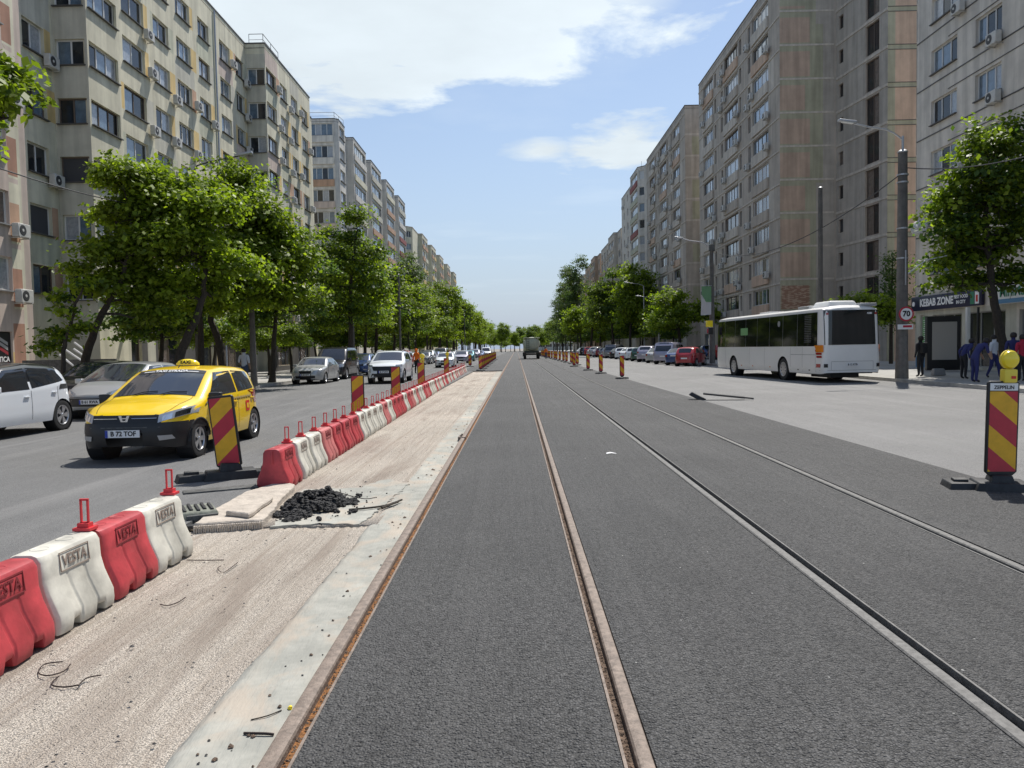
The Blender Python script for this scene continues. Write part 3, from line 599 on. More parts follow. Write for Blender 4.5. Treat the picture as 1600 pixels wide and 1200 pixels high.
dress(B, 4, op, pa, shopfronts([(1.0, 4.5), (6.5, 10), (12, 15), (17, 21)]), acp=.7)
for yy, xx, mm in ((33.75, -21.55, 'pipe_blue'), (34.0, -21.57, 'pipe_grey'), (57.1, -21.56, 'pipe_blue')):
    pipes = MB(); pipes.tube([(xx + 21.65, yy - 33.5, 0.3), (xx + 21.65, yy - 33.5, 26.5)], 0.06, mm, 6); pipes.build('drain_pipe', B.root)
op, pa = floors_windows([(0.12, 1.52, 2)], False, .98, 1.2); dress(B, 5, op, [(0, 1.65, 0, 26, 'wall_greyish')])
op, pa = floors_windows([(0.2, 2.8, 3), (3.9, 5.9, 2), (7.2, 9.2, 2), (10.6, 12.6, 2)]); pa.append((0, 13.2, 0, 3.3, 'wall_painted_shade')); dress(B, 6, op, pa, shopfronts([(1, 5), (7, 11)]), acp=.6)  # same painted shade along the foot of the second bay
B.edge(7); op, pa = floors_windows([(2, 4, 2)]); dress(B, 8, op, pa)
for i in (9, 10, 11): B.edge(i)
B.railing([(-21.4, 64.0, 26.8), (-20.25, 64.0, 26.8), (-20.25, 68, 26.8)])
for (x_, y_) in ((-20.2, 62.3),): pass
B.done()
# sloping white parking lines of the basement ramp
# ---- grey white block further back, salmon parapets, curved corner
pts = [(-33, 100.0), (-22.9, 100.0), (-22.4, 100.5), (-22.4, 104), (-23.3, 104)]
for y0 in (109, 122, 136, 150): pts += [(-23.3, y0), (-22.3, y0), (-22.3, y0 + 9), (-23.3, y0 + 9)]
pts += [(-23.3, 163), (-33, 163)]
B = Building('apartment_block', 'pale block with stacked glazed balconies rising behind the tall left tree', pts, 0.125, 31.5, 'wall_white', 8)
F2 = [3.4 + 2.8 * k for k in range(10)]
def simple(B, i, cols, Fl, sill=.95, h=1.35, parapet=None, acp=0.0, panes=True, ledge=False, pms=('pane_dark', 'pane_curtain', 'pane_blue'), fms='frame_white', paint=()):
    op = [(u0, u1, z + sill, z + sill + h, n) for z in Fl for (u0, u1, n) in cols]
    B.edge(i, [q[:4] for q in op], paint); B.windows(op, fms, pms, panes=panes, sill='flashing' if panes else None)
    for q in op:
        if B.rng.random() < acp: B.ac(q[0] + B.rng.uniform(-.5, .6), q[2] - B.rng.uniform(.25, .5))
    if parapet:
        for j, z in enumerate(Fl):
            for (u0, u1, n) in cols:
                if u1 - u0 > 2: B.strip('balcony_parapet', u0 - .1, u1 + .1, z - .05, z + sill - .06, 0.16, parapet[(j + B.rng.randrange(2)) % len(parapet)])
    if ledge:
        for z in Fl: B.strip('floor_ledge', 0.02, B.e[5] - .02, z - .30, z - .16, 0.05, ledge)
simple(B, 0, [(6.2, 9.9, 5)], F2, .85, 1.5, ['wall_cream', 'wall_white', 'wall_pink', 'wall_salmon'])
for i in (1, 3): B.edge(i)
simple(B, 2, [(0.3, 3.2, 3)], F2, .85, 1.5)
n = len(pts); i = 4
for q in range(4):
    B.edge(i, paint=()); 
    op_i = i + 1
    B.edge(op_i); simple(B, op_i + 1, [(0.4, 8.6, 6)], F2, .85, 1.5, [['wall_white', 'wall_cream'], ['wall_salmon', 'wall_greyish'], ['wall_cream', 'wall_salmon'], ['wall_greyish', 'wall_red', 'wall_white']][q], panes=True)
    B.edge(op_i + 2); i += 4
for k in range(i, n): B.edge(k)
B.railing([(-26, 100.2, 31.5), (-22.9, 100.3, 31.5), (-22.5, 103.8, 31.5)])
B.done()
# ---- cream block far left
pts = [(-34, 172), (-24.6, 172), (-22.9, 174), (-22.9, 178)]
for y0 in (184, 204, 226, 250, 276): pts += [(-22.9, y0), (-21.9, y0), (-21.9, y0 + 11), (-22.9, y0 + 11)]
pts += [(-22.9, 300), (-34, 300)]
B = Building('apartment_block', 'far cream and brick-coloured block, farthest on the left side of the street', pts, 0.125, 29.2, 'wall_cream', 9, cap='wall_salmon')
F3 = [3.6 + 2.8 * k for k in range(9)]
simple(B, 0, [(5.5, 8.8, 4)], F3, .9, 1.4, ['wall_salmon', 'wall_cream'], panes=False); simple(B, 1, [(.3, 2.3, 3)], F3, .9, 1.4, ['wall_cream'], panes=False)
B.edge(2); i = 3
for q in range(5):
    L = pts[i + 1][1] - pts[i][1]; B.edge(i, paint=()); B.edge(i + 1); simple(B, i + 2, [(0.5, 5.0, 4), (6, 10.5, 4)], F3, .9, 1.4, ['wall_ochre', 'wall_cream', 'wall_salmon'], panes=False); B.edge(i + 3); i += 4
for k in range(i, len(pts)): B.edge(k)
B.done()

# ---- right side: two dark concrete towers of the same kind
def tower(label, y0, y1, pts_extra, seed, detail=True):
    pts = [(22.3, y1), (22.3, y0)] + pts_extra; B = Building('tower_block', label, pts, 0.125, 32.5, 'wall_concrete', seed)
    Fz = [4.2 + 2.76 * k for k in range(10)]; L = y1 - y0; off = L - 27.8
    cols = []
    for c, w in ((2.0, 4.4), (11.0, 4.9), (20.6, 4.5)): cols.append((c + off / 2, c + w + off / 2, 4))
    small = [(cols[0][1] + .6, cols[0][1] + 1.3, 1), (cols[1][0] - 1.3, cols[1][0] - .6, 1), (cols[1][1] + .5, cols[1][1] + 1.2, 1), (cols[2][0] - 1.35, cols[2][0] - .6, 1)]
    op = []
    for k, z in enumerate(Fz):
        for c in cols: op.append((c[0], c[1], z + .95, z + 2.32, B.rng.choice((3, 4, 4, 5)), B.rng.choice(('frame_white', 'frame_white', 'frame_grey', 'frame_brown'))))
        for c in small: op.append((c[0], c[1], z + .7, z + 2.2, 1, 'frame_grey'))
    pa = [(cols[j][0] - 1.5, cols[j][1] + 1.4, 4.2 + 2.76 * kk - .1, 4.2 + 2.76 * (kk + 1) - .12, 'wall_concrete_light') for j in range(3) for kk in (0, 3, 4, 7) if (j + kk) % 2]
    gf = [(2 + off / 2, 6, 1.2, 2.9), (8.5, 11, 1.2, 2.9), (13, 16, 1.2, 2.9), (21, 24.5, 1.2, 2.9)]
    B.edge(0, [q[:4] for q in op] + gf, pa); B.windows(op, pms=('pane_dark', 'pane_curtain', 'pane_blue', 'pane_curtain', 'pane_warm'), sill=None)
    B.windows([(g[0], g[1], g[2], g[3], 3) for g in gf], 'frame_grey', sill='flashing')
    for q in op:
        if q[1] - q[0] > 2:
            B.strip('balcony_parapet', q[0] - .08, q[1] + .08, q[2] - 1.0, q[2] - .05, 0.14, B.rng.choice(('wall_concrete_light', 'wall_concrete_light', 'wall_concrete', 'wall_peach')))
            if B.rng.random() < .8: B.ac(q[1] + .35 if B.rng.random() < .5 else q[0] + B.rng.uniform(0, 1), q[2] - B.rng.uniform(.15, .4), .4)
        elif B.rng.random() < .35: B.ac(q[0] + .3, q[2] - .4)
    for z in Fz + [Fz[-1] + 2.76]: B.strip('floor_ledge', 0.0, B.e[5], z - .34, z - .20, 0.06, 'wall_concrete_light')
    return B, Fz
B, Fz = tower('tall grey concrete tower with a salmon and green painted gable behind the bus', 65.2, 93.4, [(27.0, 65.2), (27.9, 58.2), (33, 58.2), (43, 58.2), (43, 93.4)], 31)
pa = [(0.75, 2.6, 4.2 + 2.76 * k, 4.2 + 2.76 * k + 2.35, 'wall_tower_salmon') for k in range(1, 11)] + [(0.0, 0.75, 0, 33, 'wall_concrete')]
pa = [(0.0, 4.5, 0, 33, 'wall_tower_grey'), (0, 3.0, 4, 33, 'wall_tower_green'), (3.0, 3.6, 15, 28, 'wall_tower_green')] + [(0.0, 2.5 if k % 3 else 2.1, 4.45 + 2.76 * k, 4.2 + 2.76 * k + 2.3, 'wall_tower_salmon') for k in range(1, 10)] + [(0, 2.5, 0.1, 4.4, 'wall_tower_grey'), (0, 2.5, 29.5, 33, 'wall_tower_green')]
B.edge(1, paint=pa)
# bricks of the unrendered panel low on the gable
bmesh_b = None
bb = MB(); bb.box((0, 0, 0), (0.235, 0.03, 0.068), 'wall_brickred'); brick = bb.mesh('brick'); bb = MB(); bb.box((0, 0, 0), (0.235, 0.03, 0.068), 'wall_peach'); brick2 = bb.mesh('brick')
nb = 0
for r_ in range(24):
    for c_ in range(10):
        u = 0.14 + c_ * 0.25 + (0.125 if r_ % 2 else 0)
        if u > 2.48: continue
        x, y = B.at(u, 0.015); link('brick', brick if B.rng.random() < .6 else brick2, B.root, (x - B.o0[0], y - B.o0[1], 4.55 + r_ * 0.082 - B.z0), B.e[6]); nb += 1
for z in Fz: B.strip('floor_ledge', 0.0, 4.5, z - .02, z + .13, 0.025, 'wall_concrete_light')
L = math.hypot(.9, 7.0)
op = [(0.35, 1.05, z + 1.0, z + 2.1, 1) for z in Fz] + [(4.2, 6.0, z + .15, z + 2.45, 2) for z in Fz]
B.edge(2, [q[:4] for q in op], [(0, L, 0, 33, 'wall_tower_grey')] + [(4.1, 6.1, 4.2, 33, 'wall_concrete')]); B.windows(op, 'frame_brown', ('pane_dark', 'pane_dark', 'pane_warm'), sill=None)
for z in Fz: B.strip('floor_ledge', 0, L, z - .18, z + .02, 0.06, 'wall_concrete_light')
op = [(2.15, 2.6 + .45, z + .2, z + 2.45, 1) for z in Fz]
B.edge(3, [q[:4] for q in op], [(0, .55, 0, 33, 'wall_tower_green'), (.55, 2.1, 0, 33, 'wall_peach')] + [(0, 2.15, z - .3, z + .05, 'wall_tower_green') for z in Fz] + [(3.1, 4.7, 0, 33, 'wall_pale')]); 
for q in op:
    x, y = B.at((q[0] + q[1]) / 2, -.18); add_window(B.root, B.o0, x, y, (q[2] + q[3]) / 2, B.e[6], q[1] - q[0], q[3] - q[2], 1, 'frame_brown', ['pane_dark'], None, .38, B.rng)
for z in Fz:
    B.strip('floor_ledge', 0.0, 2.12, z + .04, z + .08, 0.03, 'flashing'); B.strip('floor_ledge', 0.0, 2.12, z - .32, z - .28, 0.03, 'flashing')
for i in (4, 5, 6): B.edge(i)
B.done()
B, Fz = tower('second dark concrete tower, beyond the one with the painted gable', 101.0, 130.0, [(41, 101.0), (41, 130)], 47)
B.edge(1, paint=[(0.9, 3.0, 4.2 + 2.76 * k, 4.2 + 2.76 * k + 2.3, 'wall_tower_green') for k in (1, 3, 5, 6, 8)] + [(0, 18.5, 4.2 + 2.76 * k + 2.5, 4.2 + 2.76 * k + 2.7, 'wall_concrete_light') for k in range(9)])
B.edge(2); B.edge(3); B.done()
# ---- light block with red parapets, then lower ones
pts = [(22.3, 161), (22.3, 142.5), (21.2, 141.3), (21.2, 132.8), (22.3, 131.6), (22.3, 130.4), (36, 130.4), (36, 161)]
B = Building('apartment_block', 'light narrow block with dark red balcony parapets beyond the two concrete towers', pts, 0.125, 32.0, 'wall_pale', 51)
Fl = [4.2 + 2.76 * k for k in range(10)]
simple(B, 0, [(3, 4.4, 2), (8, 9.4, 2), (13.4, 17, 4)], Fl, panes=False, acp=.3)
simple(B, 1, [(.25, 1.35, 1)], Fl, panes=False); simple(B, 2, [(0.4, 8.1, 6)], Fl, .9, 1.45, ['wall_red', 'wall_pale', 'wall_green'], panes=True); simple(B, 3, [(.25, 1.35, 1)], Fl, .9, 1.45, None, panes=False)
for i in range(4, 8): B.edge(i)
an = MB()
for dx_, hh in ((0, 2.6), (.8, 2.0)): an.tube([(0.6 + dx_, -22, 31.8), (0.6 + dx_, -22, 31.8 + hh)], .03, 'pipe_grey', 5)
an.build('antenna', B.root); B.done()
for (y0, y1, h, lab, sd_, wl_) in ((162, 200, 26.2, 'lower grey-brown block of many small balconies beyond the light block', 61, 'wall_concrete_light'), (203, 246, 26.0, 'brownish block with a stepped front, second farthest on the right', 62, 'wall_peach'), (250, 305, 25.0, 'farthest block on the right side of the street', 63, 'wall_concrete_light')):
    pts = [(22.3, y1), (22.3, y0 + 16), (21.5, y0 + 16), (21.5, y0 + 6), (22.3, y0 + 6), (22.3, y0), (36, y0), (36, y1)]
    B = Building('apartment_block', lab, pts, 0.125, h, wl_, sd_); Fl = [3.2 + 2.76 * k for k in range(8)]; L = y1 - y0 - 16; n_ = int(L / 5.5)
    simple(B, 0, [(1 + j * L / n_, 4 + j * L / n_, 3) for j in range(n_)], Fl, parapet=['wall_concrete_light', 'wall_peach', 'wall_concrete'], acp=.25, panes=False)
    B.edge(1); simple(B, 2, [(0.5, 4.6, 4), (5.4, 9.5, 4)], Fl, parapet=['wall_peach', 'wall_concrete_light', 'wall_green'], panes=False); B.edge(3); simple(B, 4, [(1.5, 4.5, 3)], Fl, panes=False); 
    simple(B, 5, [(3, 5, 2)], Fl, panes=False, paint=[(6, 9, 6, h - 4, 'wall_tower_green')]); B.edge(6); B.edge(7); B.done()

# ---- pale block with the kebab shop
pts = [(23.2, 44.9), (23.2, 5), (36, 5), (36, 44.9)]
B = Building('apartment_block', 'pale grey apartment block above the kebab shop at the right edge', pts, 0.125, 24.3, 'wall_pale', 71)
Fl = [4.35 + 2.74 * k for k in range(7)]
cols = [(1.5, 4.0, 3), (5.6, 7.7, 3), (16.0, 18, 3), (20, 22, 3), (26, 29, 3)]
op = [(u0, u1, z + .95, z + 2.25, n) for z in Fl for (u0, u1, n) in cols]
gf = [(0.5, 1.25, 0.75, 3.1), (1.75, 4.6, 0.25, 3.05), (4.95, 8.2, 0.25, 3.05), (9.2, 11.2, 0.25, 3.0), (12.4, 16, 0.25, 3.0)]
B.edge(0, [q[:4] for q in op] + gf, [(0, 9, 0, 3.3, 'wall_greyish'), (9, 38, 0, 3.3, 'wall_pale'), (0, 1.7, 0, .75, 'sign_blue')])
B.windows(op, 'frame_white', ('pane_dark', 'pane_curtain', 'pane_blue', 'pane_dark'), sill='flashing')
for q in op:
    if B.rng.random() < .75: B.ac(q[1] - .2 if B.rng.random() < .5 else q[1] + .5, q[2] - .35)
for z in Fl:
    B.strip('floor_ledge', 0.0, 12.5, z + .40, z + .46, 0.03, 'flashing'); B.strip('floor_ledge', 3.2, 12.5, z + 2.4, z + 2.44, 0.03, 'flashing')
for z in Fl[1:]:
    B.strip('balcony', 10.9, 15.2, z - .15, z + .95, 0.9, 'wall_pale' if z > 15 or z < 10 else 'wall_red')
    x, y = B.at(13.05, 0.62); add_window(B.root, B.o0, x, y, z + 1.66, B.e[6], 4.2, 1.4, 4, 'frame_white', ['pane_dark', 'pane_curtain'], None, None, B.rng)
    for uu in (10.96, 15.14): B.strip('balcony_side', uu - .04, uu + .04, z + .96, z + 2.36, 0.66, 'frame_white')
B.windows([(0.5, 1.25, 0.75, 3.1, 1)], 'frame_white', ('poster_green',), sill=None); B.windows([(1.75, 4.6, 0.25, 3.05, 3), (4.95, 8.2, 0.25, 3.05, 3), (9.2, 11.2, .25, 3.0, 2), (12.4, 16, .25, 3.0, 3)], 'frame_grey', ('pane_dark',), sill=None)
# rows of the menu printed on the green poster
x, y = B.at(0.875, -0.10); mp = MB(); mp.box((0, 0, 0), (0.62, 0.02, 2.1), 'poster_green'); mpo = mp.build('menu_poster', B.root, loc=(x - B.o0[0], y - B.o0[1], 1.95 - B.z0), rotz=B.e[6])
for j in range(16):
    l = MB(); l.box((-.03 + (j % 3) * .02, -0.013, 0.85 - j * 0.115), (0.42 - (j % 4) * .05, 0.004, 0.035), 'white_ink'); l.build('printed_line', mpo)
for i in (1, 2, 3): B.edge(i)
B.done(); BK = B
def board(name, label, u0, u1, z0, z1, m, B, out, cat='shop sign'):
    a, dx, dy, nx, ny, L, ang = (23.2, 44.9), 0, -1, -1, 0, 38.2, -math.pi / 2
    x, y = a[0] + nx * out, a[1] - (u0 + u1) / 2; r_ = thing(name, label, cat, (x, y, z0), ang); b = MB(); b.box((0, 0, (z1 - z0) / 2), (u1 - u0, 0.14, z1 - z0), m); b.build('panel', r_, bevel=.01); return r_
s1 = board('shop_sign', 'dark navy fascia sign reading KEBAB ZONE', -0.15, 6.6, 3.35, 4.15, 'sign_navy', BK, 0.12)
text('lettering', 'KEBAB ZONE', 0.56, 'white_ink', s1, (-0.75, -0.078, .40), (1, 0, 0), (0, -1, 0), bold=.022)
text('lettering', 'BEST FOOD', 0.24, 'white_ink', s1, (1.62, -0.078, .54), (1, 0, 0), (0, -1, 0), bold=.008); text('lettering', 'IN CITY', 0.24, 'white_ink', s1, (1.62, -0.078, .26), (1, 0, 0), (0, -1, 0), bold=.008)
g = MB(); g.box((2.62, -.076, .40), (.34, .01, .62), 'sign_green'); g.box((3.02, -.076, .40), (.34, .012, .62), 'white_ink'); g.box((3.02, -.084, .36), (.16, .012, .34), 'red_ink'); g.build('printed_flag', s1)
l = MB(); l.lathe([(0, 0), (.14, 0), (.14, .02), (0, .02)], 'white_ink', 12, 'Y', (-3.1, -.095, .40)); l.build('emblem', s1)
s2 = board('shop_sign', 'pale shop sign with dark green letters to the right of the tree trunk', 7.6, 11.6, 3.3, 4.15, 'sign_white', BK, 0.30)
text('lettering', 'MiniMarket', 0.62, 'sign_green', s2, (0.15, -0.078, .52), (1, 0, 0), (0, -1, 0), bold=.012)
g = MB(); g.box((0, -.076, .12), (3.9, .01, .2), 'sign_blue'); g.build('printed_band', s2)
# low distant office and billboard at the end of the street
b = Building('office_block', 'low glassy building with a blue top at the far end of the street', [(8, 470), (36, 470), (36, 490), (8, 490)], -.1, 12.5, 'wall_white', 80, cat='building')
b.edge(0, [(1 + j * 4.5, 4.6 + j * 4.5, z, z + 2) for j in range(6) for z in (2, 5, 8)]); b.windows([(1 + j * 4.5, 4.6 + j * 4.5, z, z + 2, 3) for j in range(6) for z in (2, 5, 8)], panes=False, sill=None)
b.strip('sign_band', 12, 27, 9.9, 12.4, .3, 'plate_blue')
for i in (1, 2, 3): b.edge(i)
b.done()
# ------------------------------------------------------------------ trees
def crown_mesh(name, blobs, n, size, mats, seed, clump=0.26):
    """leaves gathered in drooping sprays round many small twig ends spread through the crown"""
    rg = np.random.RandomState(seed); C = np.array([b[0] for b in blobs], float); Rr = np.array([b[1] for b in blobs], float)
    w = Rr ** 2; w /= w.sum(); per = 34; nc = max(8, n // per)
    bi = rg.choice(len(blobs), nc, p=w); d = rg.normal(size=(nc, 3)); d /= np.linalg.norm(d, axis=1)[:, None]
    d[:, 2] = np.where(d[:, 2] < -0.35, -d[:, 2] * .6, d[:, 2]); rad = Rr[bi] * np.where(rg.uniform(size=nc) < .12, rg.uniform(1.2, 1.55, nc), rg.uniform(0.3, 1.15, nc) ** 0.7)
    ctr = C[bi] + d * rad[:, None] * np.array([1, 1, 0.85])
    cs = rg.uniform(.5, 1.25, nc) * clump
    ci = np.repeat(np.arange(nc), per); m = len(ci)
    off = rg.normal(size=(m, 3)) * cs[ci][:, None] * np.array([1.15, 1.15, .5]); pos = ctr[ci] + off
    nrm = d[ci] * .5 + rg.normal(size=(m, 3)) * .45 + np.array([0, 0, .75]); nrm /= np.linalg.norm(nrm, axis=1)[:, None]
    t = np.cross(nrm, rg.normal(size=(m, 3))); t /= np.linalg.norm(t, axis=1)[:, None]; t[:, 2] -= .25; bta = np.cross(nrm, t)
    s = size * rg.uniform(.55, 1.25, m)[:, None]
    v = np.stack([pos - t * s * .55, pos + bta * s * .42 - t * s * .05 - nrm * s * .08, pos + t * s * .62 - nrm * s * .12, pos - bta * s * .42 - t * s * .05 - nrm * s * .08], 1).reshape(-1, 3)
    f = np.arange(m * 4).reshape(-1, 4); me = bpy.data.meshes.new(name); me.vertices.add(len(v)); me.vertices.foreach_set('co', v.ravel())
    me.loops.add(m * 4); me.loops.foreach_set('vertex_index', f.ravel()); me.polygons.add(m); me.polygons.foreach_set('loop_start', np.arange(m) * 4); me.polygons.foreach_set('loop_total', np.full(m, 4))
    for k in mats: me.materials.append(M[k])
    mi = rg.choice(len(mats), nc)[ci]; me.polygons.foreach_set('material_index', mi.astype(np.int32)); me.update(calc_edges=True); return me
def trunk_mesh(name, base, knots, r0, blobs, seed, twigs=True):
    rg = random.Random(seed); b = MB(); pts = [Vector(base)] + [Vector(k) for k in knots]; n = len(pts); P_ = []; R_ = []
    for i in range(n - 1):
        for j in range(4):
            t = j / 4; p = pts[i].lerp(pts[i + 1], t); P_.append(p + Vector((rg.uniform(-.04, .04), rg.uniform(-.04, .04), 0))); R_.append(r0 * (1 - .62 * (i + t) / (n - 1)) * (1.35 if i + t == 0 else 1))
    P_.append(pts[-1]); R_.append(r0 * .36); b.tube(P_, R_, 'bark', 9)
    top = pts[-1]; fork = pts[-2] if n > 2 else pts[-1]
    for c, r_ in blobs:
        c = Vector(c); s = min(P_[len(P_) // 2:], key=lambda q: (q - c).length + max(0, q.z - c.z) * 2); mid = s.lerp(c, .5) + Vector((rg.uniform(-.2, .2), rg.uniform(-.2, .2), -.1 * r_)); rr = r0 * .34
        b.tube([s, s.lerp(mid, .5) + Vector((0, 0, .08)), mid, mid.lerp(c, .6), c], [rr, rr * .85, rr * .65, rr * .45, rr * .25], 'bark', 6, False)
        for _ in range(5 if twigs else 3):
            d = Vector((rg.gauss(0, 1), rg.gauss(0, 1), rg.gauss(.3, .8))).normalized() * r_ * rg.uniform(.6, .95); st = mid.lerp(c, rg.random()); b.tube([st, st + d * .5 + Vector((0, 0, .1)), st + d], [rr * .35, rr * .22, rr * .08], 'bark', 4, False)
    return b.mesh(name, smooth=True)
def tree(label, base, knots, blobs, n, size, mats, seed, r0=.16, group=None, name='street_tree', clump=.28, cat='tree'):
    r_ = thing(name, label, cat, base, 0, group); o = Vector(base)
    loc = [(Vector(c) - o, q) for c, q in blobs]
    link('trunk', trunk_mesh('trunk', (0, 0, -.05), [Vector(k) - o for k in knots], r0, loc, seed), r_)
    link('crown', crown_mesh('crown', loc, n, size, mats, seed + 1, clump), r_); return r_
def bl(px, py, rpx, Y, dy=0.0): p = P(px, py, Y); return ((p.x, p.y + dy, p.z), rpx / FPX * Y)
# big catalpas on the left pavement
Y = 28.0
tree('dark leaning tree whose crown reaches leftmost over the cars', (P(118, 560, Y).x, Y, .12), [P(140, 540, Y), P(160, 490, Y), P(185, 450, Y), P(200, 400, Y)],
     [bl(165, 400, 34, Y), bl(190, 430, 34, Y, .8), bl(165, 455, 26, Y, -.5), bl(215, 385, 40, Y, .5), bl(120, 425, 16, Y), bl(210, 470, 30, Y, 1), bl(200, 330, 42, Y, 1.2), bl(240, 500, 26, Y, .5), bl(185, 280, 36, Y, .3), bl(165, 330, 22, Y, .6)], 16625, .17, ['leaf_fresh', 'leaf_mid', 'leaf_mid'], 101, .17, 'big-leaved trees on the left pavement')
Y = 29.5
tree('tree with a trunk leaning right and the broad bright crown above the taxi', (P(268, 590, Y).x, Y, .12), [P(285, 545, Y), P(305, 500, Y), P(318, 460, Y), P(322, 410, Y)],
     [bl(250, 330, 48, Y), bl(290, 300, 40, Y, .8), bl(330, 335, 42, Y, -.4), bl(215, 350, 40, Y, .9), bl(300, 385, 46, Y, -.8), bl(250, 400, 40, Y, .2), bl(350, 420, 38, Y, .6), bl(220, 290, 30, Y, 0), bl(270, 455, 38, Y, -.3), bl(310, 455, 36, Y, 1.2), bl(235, 275, 24, Y), bl(180, 345, 28, Y, .2)], 26250, .17, ['leaf_fresh', 'leaf_fresh', 'leaf_mid'], 111, .2, 'big-leaved trees on the left pavement')
Y = 33.0
tree('upright tree with a dark trunk standing behind the taxi roof', (P(313, 590, Y).x, Y, .12), [P(313, 540, Y), P(312, 490, Y), P(318, 440, Y)],
     [bl(335, 440, 36, Y), bl(360, 470, 34, Y, .6), bl(300, 480, 34, Y, .8), bl(350, 385, 38, Y, 1), bl(385, 440, 36, Y, .8)], 11375, .17, ['leaf_mid', 'leaf_fresh'], 121, .17, 'big-leaved trees on the left pavement')
Y = 35.5
tree('tall tree with a rounded top under the street lamp arm', (P(350, 592, Y).x, Y, .12), [P(345, 545, Y), P(330, 500, Y), P(350, 430, Y), P(375, 350, Y), P(378, 300, Y)],
     [bl(378, 283, 32, Y), bl(370, 315, 36, Y, .5), bl(410, 345, 42, Y, -.5), bl(385, 375, 44, Y, .4), bl(440, 375, 38, Y, .5), bl(420, 420, 44, Y, -.4), bl(455, 415, 34, Y, .6), bl(400, 470, 44, Y, 0), bl(445, 465, 36, Y, .8), bl(350, 340, 26, Y, .6)], 26250, .17, ['leaf_fresh', 'leaf_mid', 'leaf_mid'], 131, .19, 'big-leaved trees on the left pavement')
Y = 40.0
tree('tree with low drooping branches left of the silver saloon', (P(425, 595, Y).x, Y, .12), [P(427, 550, Y), P(430, 500, Y), P(440, 450, Y)],
     [bl(440, 470, 34, Y), bl(475, 480, 30, Y, .8), bl(410, 500, 30, Y, -.4), bl(480, 430, 30, Y, 1), bl(370, 505, 28, Y, .4), bl(460, 400, 26, Y, .8)], 10500, .16, ['leaf_mid', 'leaf_dark'], 141, .17, 'big-leaved trees on the left pavement')
Y = 52.0
tree('tallest left tree with a split top in front of the pale balconies', (P(548, 585, Y).x, Y, .12), [P(548, 540, Y), P(547, 480, Y), P(550, 420, Y), P(556, 370, Y)],
     [bl(556, 345, 24, Y), bl(548, 380, 28, Y, .6), bl(520, 400, 28, Y, -.5), bl(575, 400, 26, Y, .4), bl(545, 430, 36, Y), bl(500, 440, 28, Y, 1), bl(580, 450, 30, Y, .5), bl(525, 480, 36, Y, -.5), bl(565, 495, 34, Y, .4), bl(505, 510, 28, Y, .6), bl(515, 365, 14, Y)], 21000, .17, ['leaf_mid', 'leaf_fresh', 'leaf_dark'], 151, .2, 'big-leaved trees on the left pavement')
# the sapling and the shrubs in front of the cosmetics shop
Y = 26.5
tree('small crooked tree with sparse leaves beside the cosmetics shop', (P(95, 600, Y).x, Y, .12), [P(98, 560, Y), P(105, 520, Y), P(118, 475, Y), P(128, 455, Y)],
     [bl(100, 490, 18, Y), bl(85, 525, 18, Y, .3), bl(72, 545, 13, Y), bl(118, 515, 16, Y, .4), bl(125, 445, 12, Y), bl(95, 465, 13, Y)], 1500, .16, ['leaf_mid', 'leaf_dark', 'leaf_fresh'], 161, .09, clump=.2)
# tree whose branch tips hang into the frame from the left
Y = 15.0
tree('leafy branch tips hanging in at the upper left corner', (-12.4, 15.2, .12), [(-12.4, 15.2, 3), (-12.0, 15.2, 5), (-11.2, 15.1, 6.6)],
     [bl(0, 150, 22, Y), bl(8, 175, 16, Y, .3), bl(-30, 160, 60, Y), bl(-70, 120, 70, Y, .4), bl(-120, 200, 80, Y), bl(2, 118, 9, Y), bl(-5, 268, 9, Y)], 5200, .17, ['leaf_fresh', 'leaf_mid'], 171, .17, clump=.22)
# near right tree
Y = 31.5
tree('big-leaved tree in front of the kebab shop sign with its dark trunk leaning left', (P(1572, 597, Y).x, Y, .12), [P(1566, 540, Y), P(1556, 490, Y), P(1548, 430, Y), P(1540, 350, Y), P(1545, 290, Y)],
     [bl(1550, 235, 42, Y), bl(1585, 215, 34, Y, .6), bl(1525, 280, 40, Y, -.4), bl(1490, 315, 34, Y, .3), bl(1515, 345, 42, Y, .8), bl(1560, 320, 46, Y, 0), bl(1600, 290, 50, Y, .6), bl(1485, 375, 30, Y, -.2), bl(1600, 370, 48, Y, -.6), bl(1500, 410, 36, Y, .6), bl(1480, 445, 24, Y, 0), bl(1560, 395, 46, Y, 1.0), bl(1600, 440, 36, Y, .3), bl(1640, 350, 60, Y), bl(1535, 440, 24, Y, .8), bl(1660, 260, 55, Y, .5)], 25000, .19, ['leaf_fresh', 'leaf_mid', 'leaf_dark', 'leaf_mid'], 181, .22)
# shrubs and a pine behind the bus
Y = 49.0
tree('bright green bushes showing above the bus roof', (P(1330, 590, Y).x, Y, .12), [P(1330, 540, Y), P(1330, 510, Y)], [bl(1300, 485, 16, Y), bl(1330, 475, 18, Y), bl(1360, 472, 18, Y), bl(1385, 485, 20, Y), bl(1345, 500, 26, Y), bl(1400, 500, 18, Y)], 4200, .2, ['leaf_fresh', 'leaf_mid'], 191, .1, name='bush', cat='bush')
Y = 52.0
r_ = thing('pine_tree', 'thin dark pine beside the concrete pole', 'tree', (P(1392, 590, Y).x, Y, .12))
b = MB(); H = P(1392, 395, Y).z; b.tube([(0, 0, 0), (0, 0, H * .5), (0.1, 0, H - .3)], [.14, .1, .03], 'bark', 8); b.build('trunk', r_, smooth=True)
bls = [((random.Random(i).uniform(-.6, .6) * (1.2 - i / 16), random.Random(i + 50).uniform(-.5, .5), 2.6 + i * (H - 3) / 15), .75 - i * .025) for i in range(16)]
link('crown', crown_mesh('crown', bls, 4500, .13, ['leaf_dark'], 192, .3), r_)

